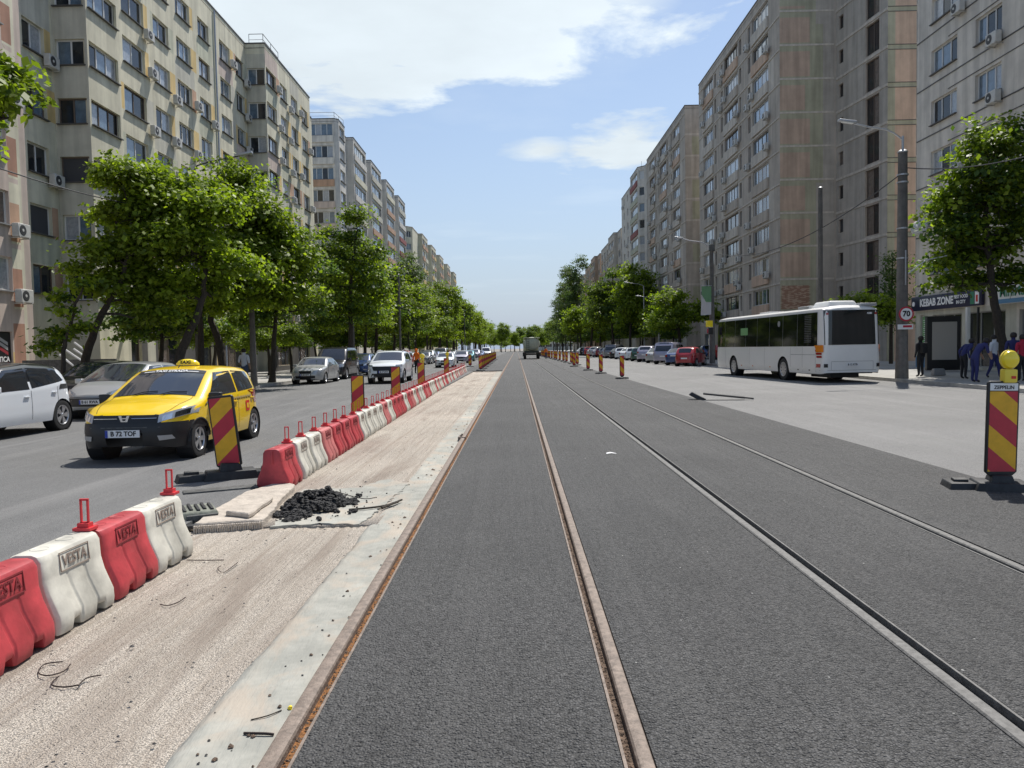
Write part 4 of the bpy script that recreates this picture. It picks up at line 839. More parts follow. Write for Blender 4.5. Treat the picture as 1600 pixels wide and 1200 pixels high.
# the rows that run down the street: one crown and trunk shape of a few kinds, then copies
KIND = {}
def kind_tree(k):
    if k in KIND: return KIND[k]
    rg = random.Random(300 + k)
    if k < 3: bs = [((rg.uniform(-1.9, 1.9), rg.uniform(-1.7, 1.7), rg.uniform(3.6, 8.4)), rg.uniform(1.1, 1.7)) for _ in range(13)] + [((0, 0, 9.0), 1.15), ((.5, .3, 5), 1.8)]
    elif k == 3: bs = [((rg.uniform(-1.3, 1.3), rg.uniform(-1.3, 1.3), 3 + j * .85), 1.35 + .5 * math.sin(j / 14 * 3.1)) for j in range(15)]       # tall, poplar-like
    else: bs = [((rg.uniform(-2.3, 2.3), rg.uniform(-2, 2), rg.uniform(2.9, 5.6)), rg.uniform(.95, 1.4)) for _ in range(12)]           # low and rounded
    mt = [['leaf_fresh', 'leaf_mid'], ['leaf_mid', 'leaf_dark'], ['leaf_mid', 'leaf_fresh', 'leaf_mid'], ['leaf_dark', 'leaf_grey'], ['leaf_fresh', 'leaf_mid']][k]
    cr_ = crown_mesh('crown', bs, 15000 if k < 4 else 12000, .235 if k != 3 else .2, mt, 310 + k, .34); tr = trunk_mesh('trunk', (0, 0, -.1), [(0.05, 0, 1.8), (-.1, .1, 3.6), (.1, 0, 6 if k < 4 else 4)], .19, bs, 320 + k, False)
    KIND[k] = (cr_, tr); return KIND[k]
def row_tree(label, x, y, k, s, rz, group, sz=1.0):
    c, t = kind_tree(k); r_ = thing('street_tree', label, 'tree', (x, y, .1), rz, group); r_.scale = (s, s, s * sz * (1.1 if y > 110 else 1.0)); link('trunk', t, r_); link('crown', c, r_); return r_
rg = random.Random(77); i = 0
LT = [(-13.0, 60, 0, 1.0, .95), (-13.2, 67, 2, .95, .95), (-13.6, 75, 1, 1.1, 1.05), (-13.0, 82, 0, 1.0, .9), (-13.2, 90, 2, 1.0, 1.0), (-13.0, 99, 0, 1.02, 1.0)]
y = 110
while y < 330: LT.append((-13.0 + rg.uniform(-.6, .5), y, rg.choice((0, 1, 2, 0)), rg.uniform(.95, 1.15), rg.uniform(.95, 1.1))); y += rg.uniform(6.5, 9)
for i, (x, y, k, s, sz) in enumerate(LT):
    row_tree(f'{ordinal(i + 1)} of the green trees running down the left pavement past the tallest one', x, y, k, s, rg.uniform(0, 6), 'trees running down the left pavement', sz)
row_tree('greyish feathery tree rising above the left row in front of the balconies', P(640, 560, 86).x, 86, 3, .78, .4, None)
RT = [(P(1062, 560, 84).x, 84, 4, 1.12, 1.05), (P(985, 560, 118).x, 118, 0, 1.28, 1.0), (P(958, 560, 126).x, 126, 1, 1.25, 1.05), (P(1000, 560, 128).x + 1, 131, 2, 1.1, .95), (P(925, 555, 150).x, 150, 4, 1.35, 1.15), (P(938, 555, 168).x, 168, 2, 1.2, 1.1),
      (P(912, 555, 176).x, 184, 4, 1.3, 1.2), (P(903, 550, 205).x, 205, 3, 1.3, 1.12), (P(889, 550, 200).x, 212, 3, 1.1, 1.0), (P(893, 550, 235).x, 238, 3, 1.35, 1.1), (P(880, 550, 250).x, 255, 3, 1.15, 1.0), (P(876, 550, 285).x, 290, 3, 1.2, 1.0), (16.6, 275, 1, 1.2, 1), (16.2, 305, 2, 1.2, 1), (16, 330, 1, 1.2, 1)]
RL = ['low rounded bright tree behind the red parked hatchback', 'tall tree with a bright top in front of the second concrete tower', 'dark full tree just left of the tall bright-topped one on the right', 'tree half hidden behind the bright-topped tall one on the right']
for i, (x, y, k, s, sz) in enumerate(RT):
    row_tree(RL[i] if i < 4 else f'{ordinal(i - 3)} tree down the right pavement beyond the four tall ones in front of the towers', x, y, k, s, rg.uniform(0, 6), 'trees running down the right pavement', sz)
y = 37; i = 0
while y < 210:
    i += 1; row_tree(f'{ordinal(i)} of the shaded trees standing close to the left house fronts', -17.4 + rg.uniform(-.5, .5), y, rg.choice((1, 2, 1, 4)), rg.uniform(.55, .78), rg.uniform(0, 6), 'shaded trees close to the left house fronts', rg.uniform(.8, 1.0)); y += rg.uniform(6, 9) if y < 80 else rg.uniform(11, 16)
y = 97; i = 0
while y < 260:
    i += 1; row_tree(f'{ordinal(i)} of the shaded trees standing close to the right tower fronts', 19.6 + rg.uniform(-.5, .5), y, rg.choice((1, 2, 1)), rg.uniform(.7, .95), rg.uniform(0, 6), 'shaded trees close to the right tower fronts', rg.uniform(.9, 1.1)); y += rg.uniform(10, 15)
for i in range(26):
    x = -21 + i * 1.75 + rg.uniform(-.8, .8); 
    row_tree(f'{ordinal(i + 1)} tree from the left in the line closing the end of the street', x, 335 + rg.uniform(0, 70), rg.choice((0, 1, 2, 4)), rg.uniform(.8, 1.25), rg.uniform(0, 6), 'trees closing the end of the street')
# a far wood that reads as one mass
wb = [((rg.uniform(-260, 260), rg.uniform(430, 470), rg.uniform(3, 8)), rg.uniform(4, 7)) for _ in range(110)]
wd = link('distant_wood', crown_mesh('distant_wood', wb, 26000, 1.0, ['leaf_dark', 'leaf_mid', 'leaf_grey'], 999, 1.4)); tagp(wd, 'hazy mass of trees along the horizon at the end of the street', 'wood', kind='stuff')

# ------------------------------------------------------------------ vehicles
def lin(pts, x):
    if x <= pts[0][0]: return pts[0][1]
    for (a, b), (c, d) in zip(pts, pts[1:]):
        if x <= c: return b + (d - b) * (x - a) / (c - a) if c > a else d
    return pts[-1][1]
class Shell:
    """car body as one lofted surface; local +x is the front, +y its left side"""
    def __init__(s, L, Wd, n, top, belt, axles, Ra=.345, rw=.31, sill=.24, th=.16, sm=.06, slant=.10, rslant=.05, crown=.045, fz=.48, rd=.11, rk=.085):
        s.rd = rd; s.rk = rk
        s.L = L; s.W = Wd / 2; s.n = n; s.tp = top; s.bp = belt; s.ax = axles; s.Ra = Ra; s.rw = rw; s.sill = sill; s.th = th; s.sm = sm; s.sl = slant; s.rsl = rslant; s.cr = crown; s.fz = fz
        s.rz = max(z for _, z in top)
    def top(s, x): d = s.sm; return sum(lin(s.tp, x + k * d) for k in (-1, -.5, 0, .5, 1)) / 5
    def belt(s, x): return lin(s.bp, x)
    def hw(s, x): t = min(1.0, abs(x) / (s.L / 2)); return s.W * max(0.0, 1 - t ** s.n) ** (1 / s.n)
    def k(s, x, z):
        b = s.belt(x)
        if z <= b: t = (z - s.sill) / max(.05, b - s.sill); return 1 - .22 * max(0, .3 - t) ** 1.5 - .035 * max(0, t - .55)
        u = (z - b) / max(.1, s.rz - b); return (1 - .016) * (1 - s.th * u)
    def Sy(s, x, z):
        tz = s.top(x) - s.cr; d = (z - (tz - s.rd)) / s.rd
        return s.hw(x) * s.k(x, z) * (1 - s.rk * d * d if d > 0 else 1)
    def wx(s, x, z):
        if x > 0: w = min(1, max(0, (x / (s.L / 2) - .55) / .45)); return x - w * w * s.sl * max(-.5, (z - s.fz)) ** 2 / .12
        w = min(1, max(0, (-x / (s.L / 2) - .55) / .45)); return x + w * w * s.rsl * max(-.5, (z - s.fz)) ** 2 / .12
    def side(s, x, z, sg, off=.006): return (s.wx(x, z), sg * (s.Sy(x, z) + off), z)
    def topp(s, x, f, off=.006):
        e = .01; ze = s.top(x) - s.cr; ye = s.Sy(x, ze); z = ze + s.cr * (1 - abs(f) ** 3); sl = (s.top(x + e) - s.top(x - e)) / (2 * e); q = math.sqrt(1 + sl * sl)
        return (s.wx(x, z) - sl / q * off, f * ye, z + off / q)
    def front(s, y, z, off=.008, sg=1):
        y2 = min(abs(y) / max(.3, s.k(sg * s.L * .4, z)), s.W * .9999); x = s.L / 2 * (1 - (y2 / s.W) ** s.n) ** (1 / s.n); t = abs(y2) / s.W; a = t ** 3
        return (sg * (abs(s.wx(sg * x, z)) + off * (1 - a * .5)), y * (1 + off * a), z)
    def mesh(s, m, under='black_plastic', zones=None):
        xs = {s.L / 2 * math.sin(math.pi / 2 * t) for t in np.linspace(-1, 1, 64)} | {k * s.L / 2 for k in (-1, 1)}
        for a in s.ax: xs |= {a + s.Ra * math.cos(t) for t in np.linspace(0, math.pi, 15)} | {a - s.Ra - .006, a + s.Ra + .006}
        for p in s.tp: xs.add(p[0])
        xs = sorted(x for x in xs if abs(x) <= s.L / 2 + 1e-9); ys = [xs[0]]
        for x in xs[1:]:
            if x - ys[-1] > .004: ys.append(x)
        xs = ys; NL, NU, NT = 12, 6, 7; v = []; f = []; mi = []; cols_ = []
        for x in xs:
            zb = s.sill
            for a in s.ax:
                if abs(x - a) < s.Ra: zb = max(zb, s.rw + math.sqrt(max(0, s.Ra ** 2 - (x - a) ** 2)))
            if abs(x) > s.L / 2 - .25: zb += .05 * ((abs(x) - s.L / 2 + .25) / .25) ** 2
            tz = s.top(x) - s.cr * min(1, s.hw(x) / s.W * 1.2); be = min(s.belt(x), tz); c = []
            for j in range(NL): t = j / (NL - 1); z = zb + (be - zb) * t; c.append((s.wx(x, z), s.Sy(x, z), z))
            for j in range(1, NU + 1): z = be + (tz - be) * j / NU; c.append((s.wx(x, z), s.Sy(x, z), z))
            ye = s.Sy(x, tz); cr_ = s.top(x) - tz
            for j in range(1, NT + 1): q = 1 - j / NT; z = tz + cr_ * (1 - q ** 3); c.append((s.wx(x, z), ye * q, z))
            full = c + [(a, -b, d) for a, b, d in c[:-1]][::-1]; cols_.append(full)
        n = len(cols_[0]); b = MB(); vs = [p for c in cols_ for p in c]; fa = {}
        for i in range(len(xs) - 1):
            for k in range(n - 1):
                q = (i * n + k, (i + 1) * n + k, (i + 1) * n + k + 1, i * n + k + 1); c = [sum(vs[a][d] for a in q) / 4 for d in range(3)]
                mm = (zones(*c) if zones else None) or m; fa.setdefault(mm, []).append(q)
        b.v = vs
        for mm, qs in fa.items():
            ii = b.m(mm)
            for q in qs: b.f.append(q); b.mi.append(ii)
        bm_ = b.mesh('body'); bm = bmesh.new(); bm.from_mesh(bm_); bmesh.ops.remove_doubles(bm, verts=bm.verts, dist=.0008); bmesh.ops.dissolve_degenerate(bm, edges=bm.edges, dist=.0005); bmesh.ops.recalc_face_normals(bm, faces=bm.faces); bm.to_mesh(bm_); bm.free()
        bm_.polygons.foreach_set('use_smooth', [True] * len(bm_.polygons)); bm_.set_sharp_from_angle(angle=R(42)); return bm_
def patch_mesh(name, lo, hi, rows, fn, m, th=True):
    """sheet between two edge curves laid on the body; lo/hi are parameter points"""
    n = len(lo); vs = []; b = MB()
    for j in range(rows + 1):
        t = j / rows
        for a, c in zip(lo, hi): vs.append(fn(a[0] + (c[0] - a[0]) * t, a[1] + (c[1] - a[1]) * t))
    fs = [(j * n + i, j * n + i + 1, (j + 1) * n + i + 1, (j + 1) * n + i) for j in range(rows) for i in range(n - 1)]
    b.add(vs, fs, m); me = b.mesh(name); me.polygons.foreach_set('use_smooth', [True] * len(me.polygons)); return me
def span(a, b, n): return [a + (b - a) * i / (n - 1) for i in range(n)]
WH = {}
def wheel(parent, x, y, rw, sg, style='alloy', wd=.2):
    k = (rw, style, wd)
    if k not in WH:
        t = MB(); r = rw; t.lathe([(r * .62, -wd / 2 + .01), (r * .8, -wd / 2 - .004), (r * .96, -wd / 2 + .006), (r, -wd / 2 + .04), (r, wd / 2 - .04), (r * .96, wd / 2 - .006), (r * .8, wd / 2 + .004), (r * .62, wd / 2 - .01)], 'tyre', 26, 'Y'); tm = t.mesh('tyre', smooth=True)
        q = MB(); mm = 'rim'; q.lathe([(0, -.055), (r * .55, -.055), (r * .60, -.07), (r * .64, -wd / 2 + .004), (r * .60, -wd / 2 - .002), (r * .58, -wd / 2 + .02)], 'rim_dark', 24, 'Y')
        ns = {'alloy': 5, 'blade': 5, 'steel': 8, 'bus': 10}[style]
        for i in range(ns):
            a = 2 * math.pi * i / ns; c, s_ = math.cos(a), math.sin(a); w1, w2 = (.030, .050) if style != 'blade' else (.02, .075)
            def pt(rr, w, yy): return (c * rr - s_ * w, yy, s_ * rr + c * w)
            y0, y1 = -wd / 2 + .005, -.05
            vs = [pt(.03, -w1, y0), pt(.03, w1, y0), pt(r * .60, w2, y0 - .0), pt(r * .60, -w2, y0), pt(.03, -w1, y1), pt(.03, w1, y1), pt(r * .60, w2, y1), pt(r * .60, -w2, y1)]
            q.add(vs, [(0, 1, 2, 3), (0, 4, 5, 1), (1, 5, 6, 2), (2, 6, 7, 3), (3, 7, 4, 0)], mm)
        q.lathe([(r * .575, -wd / 2 + .012), (r * .60, -wd / 2 - .004), (r * .65, -wd / 2 - .004), (r * .655, -wd / 2 + .01)], mm, 24, 'Y'); q.lathe([(0, -wd / 2 - .004), (.035, -wd / 2 - .004), (.05, -wd / 2 + .01)], mm, 12, 'Y'); rm = q.mesh('rim', smooth=True)
        WH[k] = (tm, rm)
    tm, rm = WH[k]; w = link('wheel', tm, parent, (x, y, rw), 0 if sg < 0 else math.pi); link('rim', rm, w); return w
def line_mesh(name, pts, w, m):
    """thin dark seam along a line of 3-D points, given with a side vector per point"""
    b = MB(); vs = []
    for p, q in pts: vs += [(p[0] - q[0] * w, p[1] - q[1] * w, p[2] - q[2] * w), (p[0] + q[0] * w, p[1] + q[1] * w, p[2] + q[2] * w)]
    b.add(vs, [(2 * i, 2 * i + 1, 2 * i + 3, 2 * i + 2) for i in range(len(pts) - 1)], m); return b.mesh(name)
def make_car(name, label, cat, kind, paint, plate='B 45 KLM', wheels='alloy', detail=2, zones=None, roof=None, group=None):
    K = KINDS[kind]; s = Shell(**K['shell']); root = thing(name, label, cat, group=group); gl = 'car_glass'
    link('body', s.mesh(paint, zones=zones), root)
    # dark underside and wheel wells
    b = MB(); L2 = s.L / 2; b.box((0, 0, s.sill + .10), (s.L - .7, s.W * 1.30, .18), 'black_plastic'); b.box((0, 0, s.sill + .3), (s.L - .9, s.W * 1.2, .3), 'black_plastic')
    for a in s.ax:
        for sg in (-1, 1): b.lathe([(s.Ra * 1.0, sg * (s.W - .03)), (s.Ra * 1.01, sg * (s.W - .28)), (0, sg * (s.W - .28))], 'black_plastic', 20, 'Y', (a, 0, s.rw))
    b.build('underbody', root)
    for a in s.ax:
        for sg in (-1, 1): wheel(root, a, sg * (s.W - .115 - .02), s.rw, sg, wheels)
    n = 14
    # windscreen and rear window
    a, c, fw = K['ws']; xs_ = span(a, c, 8)
    lo = [(a, f) for f in span(-fw, fw, n)]; hi = [(c, f) for f in span(-fw * .97, fw * .97, n)]
    link('windscreen', patch_mesh('windscreen', lo, hi, 8, lambda x, f: s.topp(x, f, .008), 'windscreen'), root)
    a, c, fw = K['rw']; lo = [(a, f) for f in span(-fw, fw, n)]; hi = [(c, f) for f in span(-fw * .95, fw * .95, n)]
    link('rear_window', patch_mesh('rear_window', lo, hi, 8, lambda x, f: s.topp(x, f, .008), gl), root)
    if roof:
        a, c = K['roof']; link('roof', patch_mesh('roof', [(a, f) for f in span(-.99, .99, n)], [(c, f) for f in span(-.99, .99, n)], 8, lambda x, f: s.topp(x, f, .007), roof), root)
    for sg in (-1, 1):
        for lo_, hi_ in K['sw']:
            m_ = 10; X0 = span(lo_[0][0], lo_[-1][0], m_); X1 = span(hi_[0][0], hi_[-1][0], m_)
            lo2 = [(x, lin(lo_, x)) for x in X0]; hi2 = [(x, lin(hi_, x)) for x in X1]
            link('side_window', patch_mesh('side_window', lo2, hi2, 4, lambda x, z: s.side(x, z, sg, .006), gl), root)
        for xd in K['doors']:
            zt = s.belt(xd) - .01; pts_ = [(s.side(xd, z, sg, .003), (1, 0, 0)) for z in span(s.sill + .08, zt, 8)]; link('door_seam', line_mesh('door_seam', pts_, .005, 'ink'), root)
        for xh in K['handles']:
            p = s.side(xh, s.belt(xh) - .13, sg, .015); hb = MB(); hb.box(p, (.17, .03, .025), paint); hb.build('door_handle', root, bevel=.008)
        xm, zm = K['mirror']; p = s.side(xm, zm, sg, .09); mb_ = MB(); mb_.box(p, (.12, .20, .13), K.get('mirror_m', paint) if K.get('mirror_m', paint) else paint); mb_.box((p[0], p[1] - sg * .10, p[2] - .05), (.06, .10, .05), 'black_plastic'); mb_.build('wing_mirror', root, bevel=.035, seg=3)
        if K.get('roofrail'): link('roof_rail', (lambda q: (q.tube([(x, sg * s.Sy(x, s.top(x) - s.cr) * .93, s.top(x) + .03) for x in span(-1.4, .3, 7)], .016, 'galv', 6), q.mesh('roof_rail'))[1])(MB()), root)
    def fpatch(nm, ylo, zlo, yhi, zhi, m, sg=1, off=.01, rows=4, parent=root):
        k_ = 8; lo = list(zip(span(ylo[0], ylo[1], k_), span(zlo[0], zlo[1], k_))); hi = list(zip(span(yhi[0], yhi[1], k_), span(zhi[0], zhi[1], k_)))
        return link(nm, patch_mesh(nm, lo, hi, rows, lambda y, z: s.front(y, z, off, sg), m), parent)
    for q in K['front']:
        for sg in ((1, -1) if q[6] else (1,)):
            o = fpatch(q[0], [sg * q[1][0], sg * q[1][1]], q[2], [sg * q[3][0], sg * q[3][1]], q[4], q[5] or paint, 1, q[7] if len(q) > 7 else .01)
    for q in K['rear']:
        for sg in ((1, -1) if q[6] else (1,)):
            fpatch(q[0], [sg * q[1][0], sg * q[1][1]], q[2], [sg * q[3][0], sg * q[3][1]], q[4], q[5] or paint, -1, q[7] if len(q) > 7 else .01)
    for sg, zp in ((1, K['plate'][0]), (-1, K['plate'][1])):
        p = s.front(0, zp, .03, sg); pb = MB(); pb.box(p, (.02, .52, .115), 'plate_white'); po = pb.build('number_plate', root)
        bb_ = MB(); bb_.box((p[0] + sg * .011, -sg * .24 * -1 * -1, zp), (.004, .04, .112), 'plate_blue'); bb_.build('plate_band', po)
        if detail > 1: text('lettering', plate, .105, 'ink', po, (p[0] + sg * .012, sg * .015, zp), (0, sg, 0), (sg, 0, 0), .002, .003, .92)
    return root, s
KINDS = {}
KINDS['hatch'] = dict(shell=dict(L=4.07, Wd=1.733, n=4.6, top=[(-2.035, .88), (-1.97, 1.02), (-1.68, 1.37), (-1.45, 1.455), (-1.0, 1.495), (-.3, 1.51), (.18, 1.465), (.45, 1.34), (1.02, 1.03), (1.10, 1.00), (1.55, .93), (1.88, .82), (2.035, .70)],
    belt=[(-2.1, .99), (-.2, .95), (.9, .93), (1.1, .93), (2.1, .7)], axles=[1.245, -1.345], Ra=.345, rw=.305, sill=.235, th=.20, slant=.13, crown=.05),
    ws=(1.0, .22, .90), rw=(-1.93, -1.60, .82), roof=(-1.5, .12), sw=[([(-.42, 1.0), (.82, .985)], [(-.42, 1.40), (.22, 1.39)]), ([(-1.42, 1.03), (-.50, 1.0)], [(-1.25, 1.36), (-.50, 1.405)])], doors=[.88, -.46, -1.38], handles=[-.30, -1.22], mirror=(.76, .99),
    front=[('grille', (-.50, .50), (.66, .66), (-.52, .52), (.775, .775), 'black_plastic', False), ('headlamp', (.50, .835), (.65, .76), (.50, .83), (.775, .885), 'headlamp', True, .014), ('headlamp_lens', (.55, .66), (.675, .705), (.55, .66), (.755, .79), 'headlamp_inner', True, .02), ('headlamp_lens', (.69, .80), (.72, .765), (.69, .80), (.80, .85), 'car_glass', True, .02),
           ('bumper_crease', (-.74, .74), (.575, .575), (-.74, .74), (.59, .59), 'rubber_grey', False), ('fog_lamp', (.52, .70), (.37, .385), (.50, .67), (.45, .45), 'galv', True, .014)],
    rear=[('tail_lamp', (.60, .83), (.72, .74), (.62, .84), (.98, 1.0), 'tail_red', True)], plate=(.49, .62), mirror_m='black_plastic')
KINDS['evhatch'] = dict(shell=dict(L=4.26, Wd=1.81, n=4.4, top=[(-2.13, 1.0), (-2.05, 1.12), (-1.72, 1.44), (-1.35, 1.52), (-.5, 1.56), (.3, 1.50), (1.25, 1.05), (1.35, 1.0), (1.8, .9), (2.13, .72)],
    belt=[(-2.2, 1.10), (-1.6, 1.04), (-.2, .96), (1.2, .92), (2.2, .75)], axles=[1.36, -1.41], Ra=.375, rw=.345, sill=.26, th=.20, slant=.12, crown=.05),
    ws=(1.25, .34, .90), rw=(-2.03, -1.68, .84), roof=(-1.62, .28), sw=[([(-.28, .985), (1.0, .96)], [(-.28, 1.435), (.35, 1.40)]), ([(-1.62, 1.13), (-.36, 1.0)], [(-1.28, 1.40), (-.36, 1.44)])], doors=[.95, -.32, -1.25], handles=[-.16, -1.10], mirror=(.86, 1.02),
    front=[('headlamp', (.50, .84), (.68, .72), (.52, .82), (.78, .82), 'headlamp', True), ('lower_intake', (-.6, .6), (.3, .3), (-.55, .55), (.45, .45), 'black_plastic', False)],
    rear=[('tailgate_panel', (-.62, .62), (.92, .92), (-.6, .6), (1.1, 1.1), 'black_plastic', False), ('tail_lamp', (.60, .87), (.94, .94), (.58, .86), (1.03, 1.05), 'black_plastic', True), ('diffuser', (-.7, .7), (.32, .32), (-.72, .72), (.46, .46), 'black_plastic', False)], plate=(.50, .62))
KINDS['sporty'] = dict(shell=dict(L=4.25, Wd=1.80, n=4.0, top=[(-2.12, .92), (-2.04, 1.05), (-1.7, 1.38), (-1.3, 1.46), (-.5, 1.49), (.15, 1.46), (1.35, .98), (1.8, .88), (2.12, .66)],
    belt=[(-2.2, 1.03), (-.2, .95), (1.2, .88), (2.2, .68)], axles=[1.30, -1.31], Ra=.345, rw=.315, sill=.23, th=.22, slant=.18, crown=.06),
    ws=(1.33, .22, .92), rw=(-2.0, -1.66, .82), roof=(-1.5, .1), sw=[([(-.35, .98), (1.05, .95)], [(-.35, 1.37), (.25, 1.36)]), ([(-1.4, 1.02), (-.43, .985)], [(-1.25, 1.33), (-.43, 1.375)])], doors=[1.0, -.39, -1.35], handles=[-.25, -1.15], mirror=(.92, .99),
    front=[('grille', (-.52, .52), (.36, .36), (-.62, .62), (.58, .58), 'black_plastic', False), ('headlamp', (.42, .80), (.62, .70), (.40, .78), (.70, .86), 'headlamp', True, .014), ('headlamp_lens', (.50, .72), (.66, .71), (.50, .72), (.70, .80), 'headlamp_inner', True, .02), ('bumper_seam', (-.8, .8), (.60, .60), (-.8, .8), (.61, .61), 'ink', False)],
    rear=[('tail_lamp', (.55, .85), (.75, .75), (.58, .85), (.95, .97), 'tail_red', True)], plate=(.48, .60))
KINDS['saloon'] = dict(shell=dict(L=4.6, Wd=1.77, n=4.6, top=[(-2.3, .86), (-2.2, .98), (-1.62, 1.02), (-1.5, 1.04), (-.85, 1.38), (-.4, 1.41), (.1, 1.40), (.4, 1.33), (1.05, .98), (1.2, .94), (1.85, .84), (2.3, .64)],
    belt=[(-2.3, .93), (-.2, .92), (1.1, .88), (2.3, .66)], axles=[1.42, -1.30], Ra=.335, rw=.31, sill=.22, th=.22, slant=.14, crown=.04),
    ws=(1.03, .36, .92), rw=(-1.48, -.88, .90), roof=(-.8, .3), sw=[([(-.28, .94), (.85, .92)], [(-.28, 1.30), (.32, 1.28)]), ([(-1.35, .97), (-.36, .945)], [(-.85, 1.28), (-.36, 1.305)])], doors=[.95, -.32, -1.30], handles=[-.15, -1.1], mirror=(.80, .96),
    front=[('grille', (-.30, .30), (.60, .60), (-.34, .34), (.70, .70), 'black_plastic', False), ('headlamp', (.36, .80), (.60, .62), (.37, .78), (.72, .74), 'headlamp', True, .014), ('lower_intake', (-.5, .5), (.32, .32), (-.5, .5), (.44, .44), 'ink', False)],
    rear=[('tail_lamp', (.50, .82), (.70, .70), (.50, .82), (.88, .88), 'tail_red', True)], plate=(.50, .80))
KINDS['suv'] = dict(shell=dict(L=4.5, Wd=1.88, n=5.0, top=[(-2.25, 1.05), (-2.18, 1.2), (-1.85, 1.55), (-1.4, 1.63), (-.4, 1.66), (.2, 1.62), (1.05, 1.16), (1.15, 1.12), (1.8, 1.04), (2.12, .96), (2.25, .84)],
    belt=[(-2.3, 1.12), (-.2, 1.07), (1.1, 1.04), (2.3, .84)], axles=[1.36, -1.32], Ra=.40, rw=.365, sill=.30, th=.19, slant=.09, crown=.05),
    ws=(1.04, .28, .91), rw=(-2.12, -1.82, .82), roof=(-1.7, .2), sw=[([(-.32, 1.10), (.86, 1.08)], [(-.32, 1.54), (.35, 1.50)]), ([(-1.7, 1.16), (-.40, 1.11)], [(-1.45, 1.50), (-.40, 1.545)])], doors=[.92, -.36, -1.35], handles=[-.2, -1.15], mirror=(.78, 1.13),
    front=[('grille', (-.52, .52), (.66, .66), (-.62, .62), (.88, .88), 'black_plastic', False), ('headlamp', (.56, .86), (.84, .88), (.58, .86), (.95, .97), 'headlamp', True, .014), ('lower_intake', (-.66, .66), (.36, .36), (-.6, .6), (.52, .52), 'ink', False), ('fog_lamp', (.66, .84), (.55, .58), (.66, .84), (.74, .76), 'headlamp', True, .014)],
    rear=[('tail_lamp', (.55, .88), (.92, .92), (.55, .87), (1.05, 1.08), 'tail_red', True)], plate=(.60, .75), roofrail=True)
KINDS['van'] = dict(shell=dict(L=4.9, Wd=1.92, n=7.0, top=[(-2.45, 1.75), (-2.38, 1.9), (-1.9, 1.94), (.6, 1.94), (1.0, 1.85), (1.75, 1.18), (2.1, 1.06), (2.45, .82)], belt=[(-2.5, 1.15), (1.4, 1.08), (2.5, .82)], axles=[1.6, -1.5], Ra=.38, rw=.34, sill=.28, th=.12, slant=.08, crown=.06),
    ws=(1.72, 1.03, .92), rw=(-2.44, -2.40, .8), roof=(-1.9, .6), sw=[([(.35, 1.14), (1.35, 1.12)], [(.35, 1.70), (.95, 1.68)]), ([(-1.0, 1.16), (.25, 1.14)], [(-1.0, 1.72), (.25, 1.72)])], doors=[1.45, .30, -1.05], handles=[.45], mirror=(1.25, 1.2),
    front=[('grille', (-.5, .5), (.6, .6), (-.5, .5), (.78, .78), 'black_plastic', False), ('headlamp', (.55, .88), (.72, .76), (.56, .88), (.9, .95), 'headlamp', True)],
    rear=[('tail_lamp', (.80, .93), (.75, .75), (.80, .93), (1.3, 1.3), 'tail_red', True), ('rear_glass', (-.7, .7), (1.15, 1.15), (-.68, .68), (1.65, 1.65), 'car_glass', False)], plate=(.5, .7))

def taxi_zone(x, y, z):
    if x > 1.56 and z < .56: return 'black_plastic'
    if x > 1.86 and z < .80 and abs(y) < .55: return 'black_plastic'
    if x < -1.72 and z < .45: return 'black_plastic'
    return None
tx, s = make_car('taxi', 'yellow taxi hatchback with a black front bumper driving towards the camera', 'taxi', 'hatch', 'paint_taxi', 'B 72 TOF', zones=taxi_zone)
tx.scale = (1, 1, .965); tx.location = (-6.0, 13.65, 0); tx.rotation_euler = (0, 0, R(-90))
link('bumper', patch_mesh('bumper', [(y, .50) for y in span(-.865, .865, 40)], [(y, .665 - .02 * abs(y)) for y in span(-.865, .865, 40)], 5, lambda y, z: s.front(y, z, .006), 'black_plastic'), tx)
for sg in (1, -1): link('bumper', patch_mesh('bumper', [(x, .48) for x in span(1.605, 1.99, 10)], [(x, z) for x, z in zip(span(1.605, 1.99, 10), span(.60, .648, 10))], 5, lambda x, z: s.side(x, z, sg, .006), 'black_plastic'), tx)
for sg in (1, -1):
    link('bonnet_seam', line_mesh('bonnet_seam', [(s.topp(x, sg * .86, .004), (0, 1, 0)) for x in span(1.0, 1.86, 14)], .004, 'ink'), tx)
    link('wheel_arch_edge', (lambda q: (q.tube([s.side(1.245 + .355 * math.cos(t), .305 + .355 * math.sin(t), sg, .002) for t in span(.1, 3.05, 16)], .012, 'black_plastic', 5), q.mesh('wheel_arch_edge'))[1])(MB()), tx)
# chrome bar, badge, roof light, wipers, decals
b = MB(); 
for sg in (-1, 1): b.tube([s.front(sg * y, .722, .018) for y in span(.11, .48, 6)], .008, 'chrome', 5)
b.build('grille_bar', tx)
p = s.front(0, .72, .02); b = MB(); b.prism([(-.085, .05), (-.045, .05), (-.03, .015), (.03, .015), (.045, .05), (.085, .05), (.05, -.045), (0, -.065), (-.05, -.045)], 0, .012, 'chrome', fn=lambda a, c, d: (p[0] + d, a, p[2] + c)); bo = b.build('badge', tx)
b = MB(); b.prism([(-.028, .0), (.028, .0), (.018, -.03), (-.018, -.03)], .0125, .016, 'black_plastic', fn=lambda a, c, d: (p[0] + d, a, p[2] + c)); b.build('badge_cutout', bo)
rl = MB(); rl.lathe([(.17, 0), (.165, .04), (.12, .09), (.05, .115), (0, .118)], 'lamp_yellow', 20); rm_ = rl.mesh('roof_light', smooth=True); rm_.transform(Matrix.Diagonal((.72, 1.25, 1, 1))); ro = link('roof_light', rm_, tx, (-.35, 0, s.top(-.35) + .01))
text('lettering', 'TAXI', .09, 'ink', ro, (.112, 0, .055), (0, 1, 0), (1, 0, .35), .002, .003)
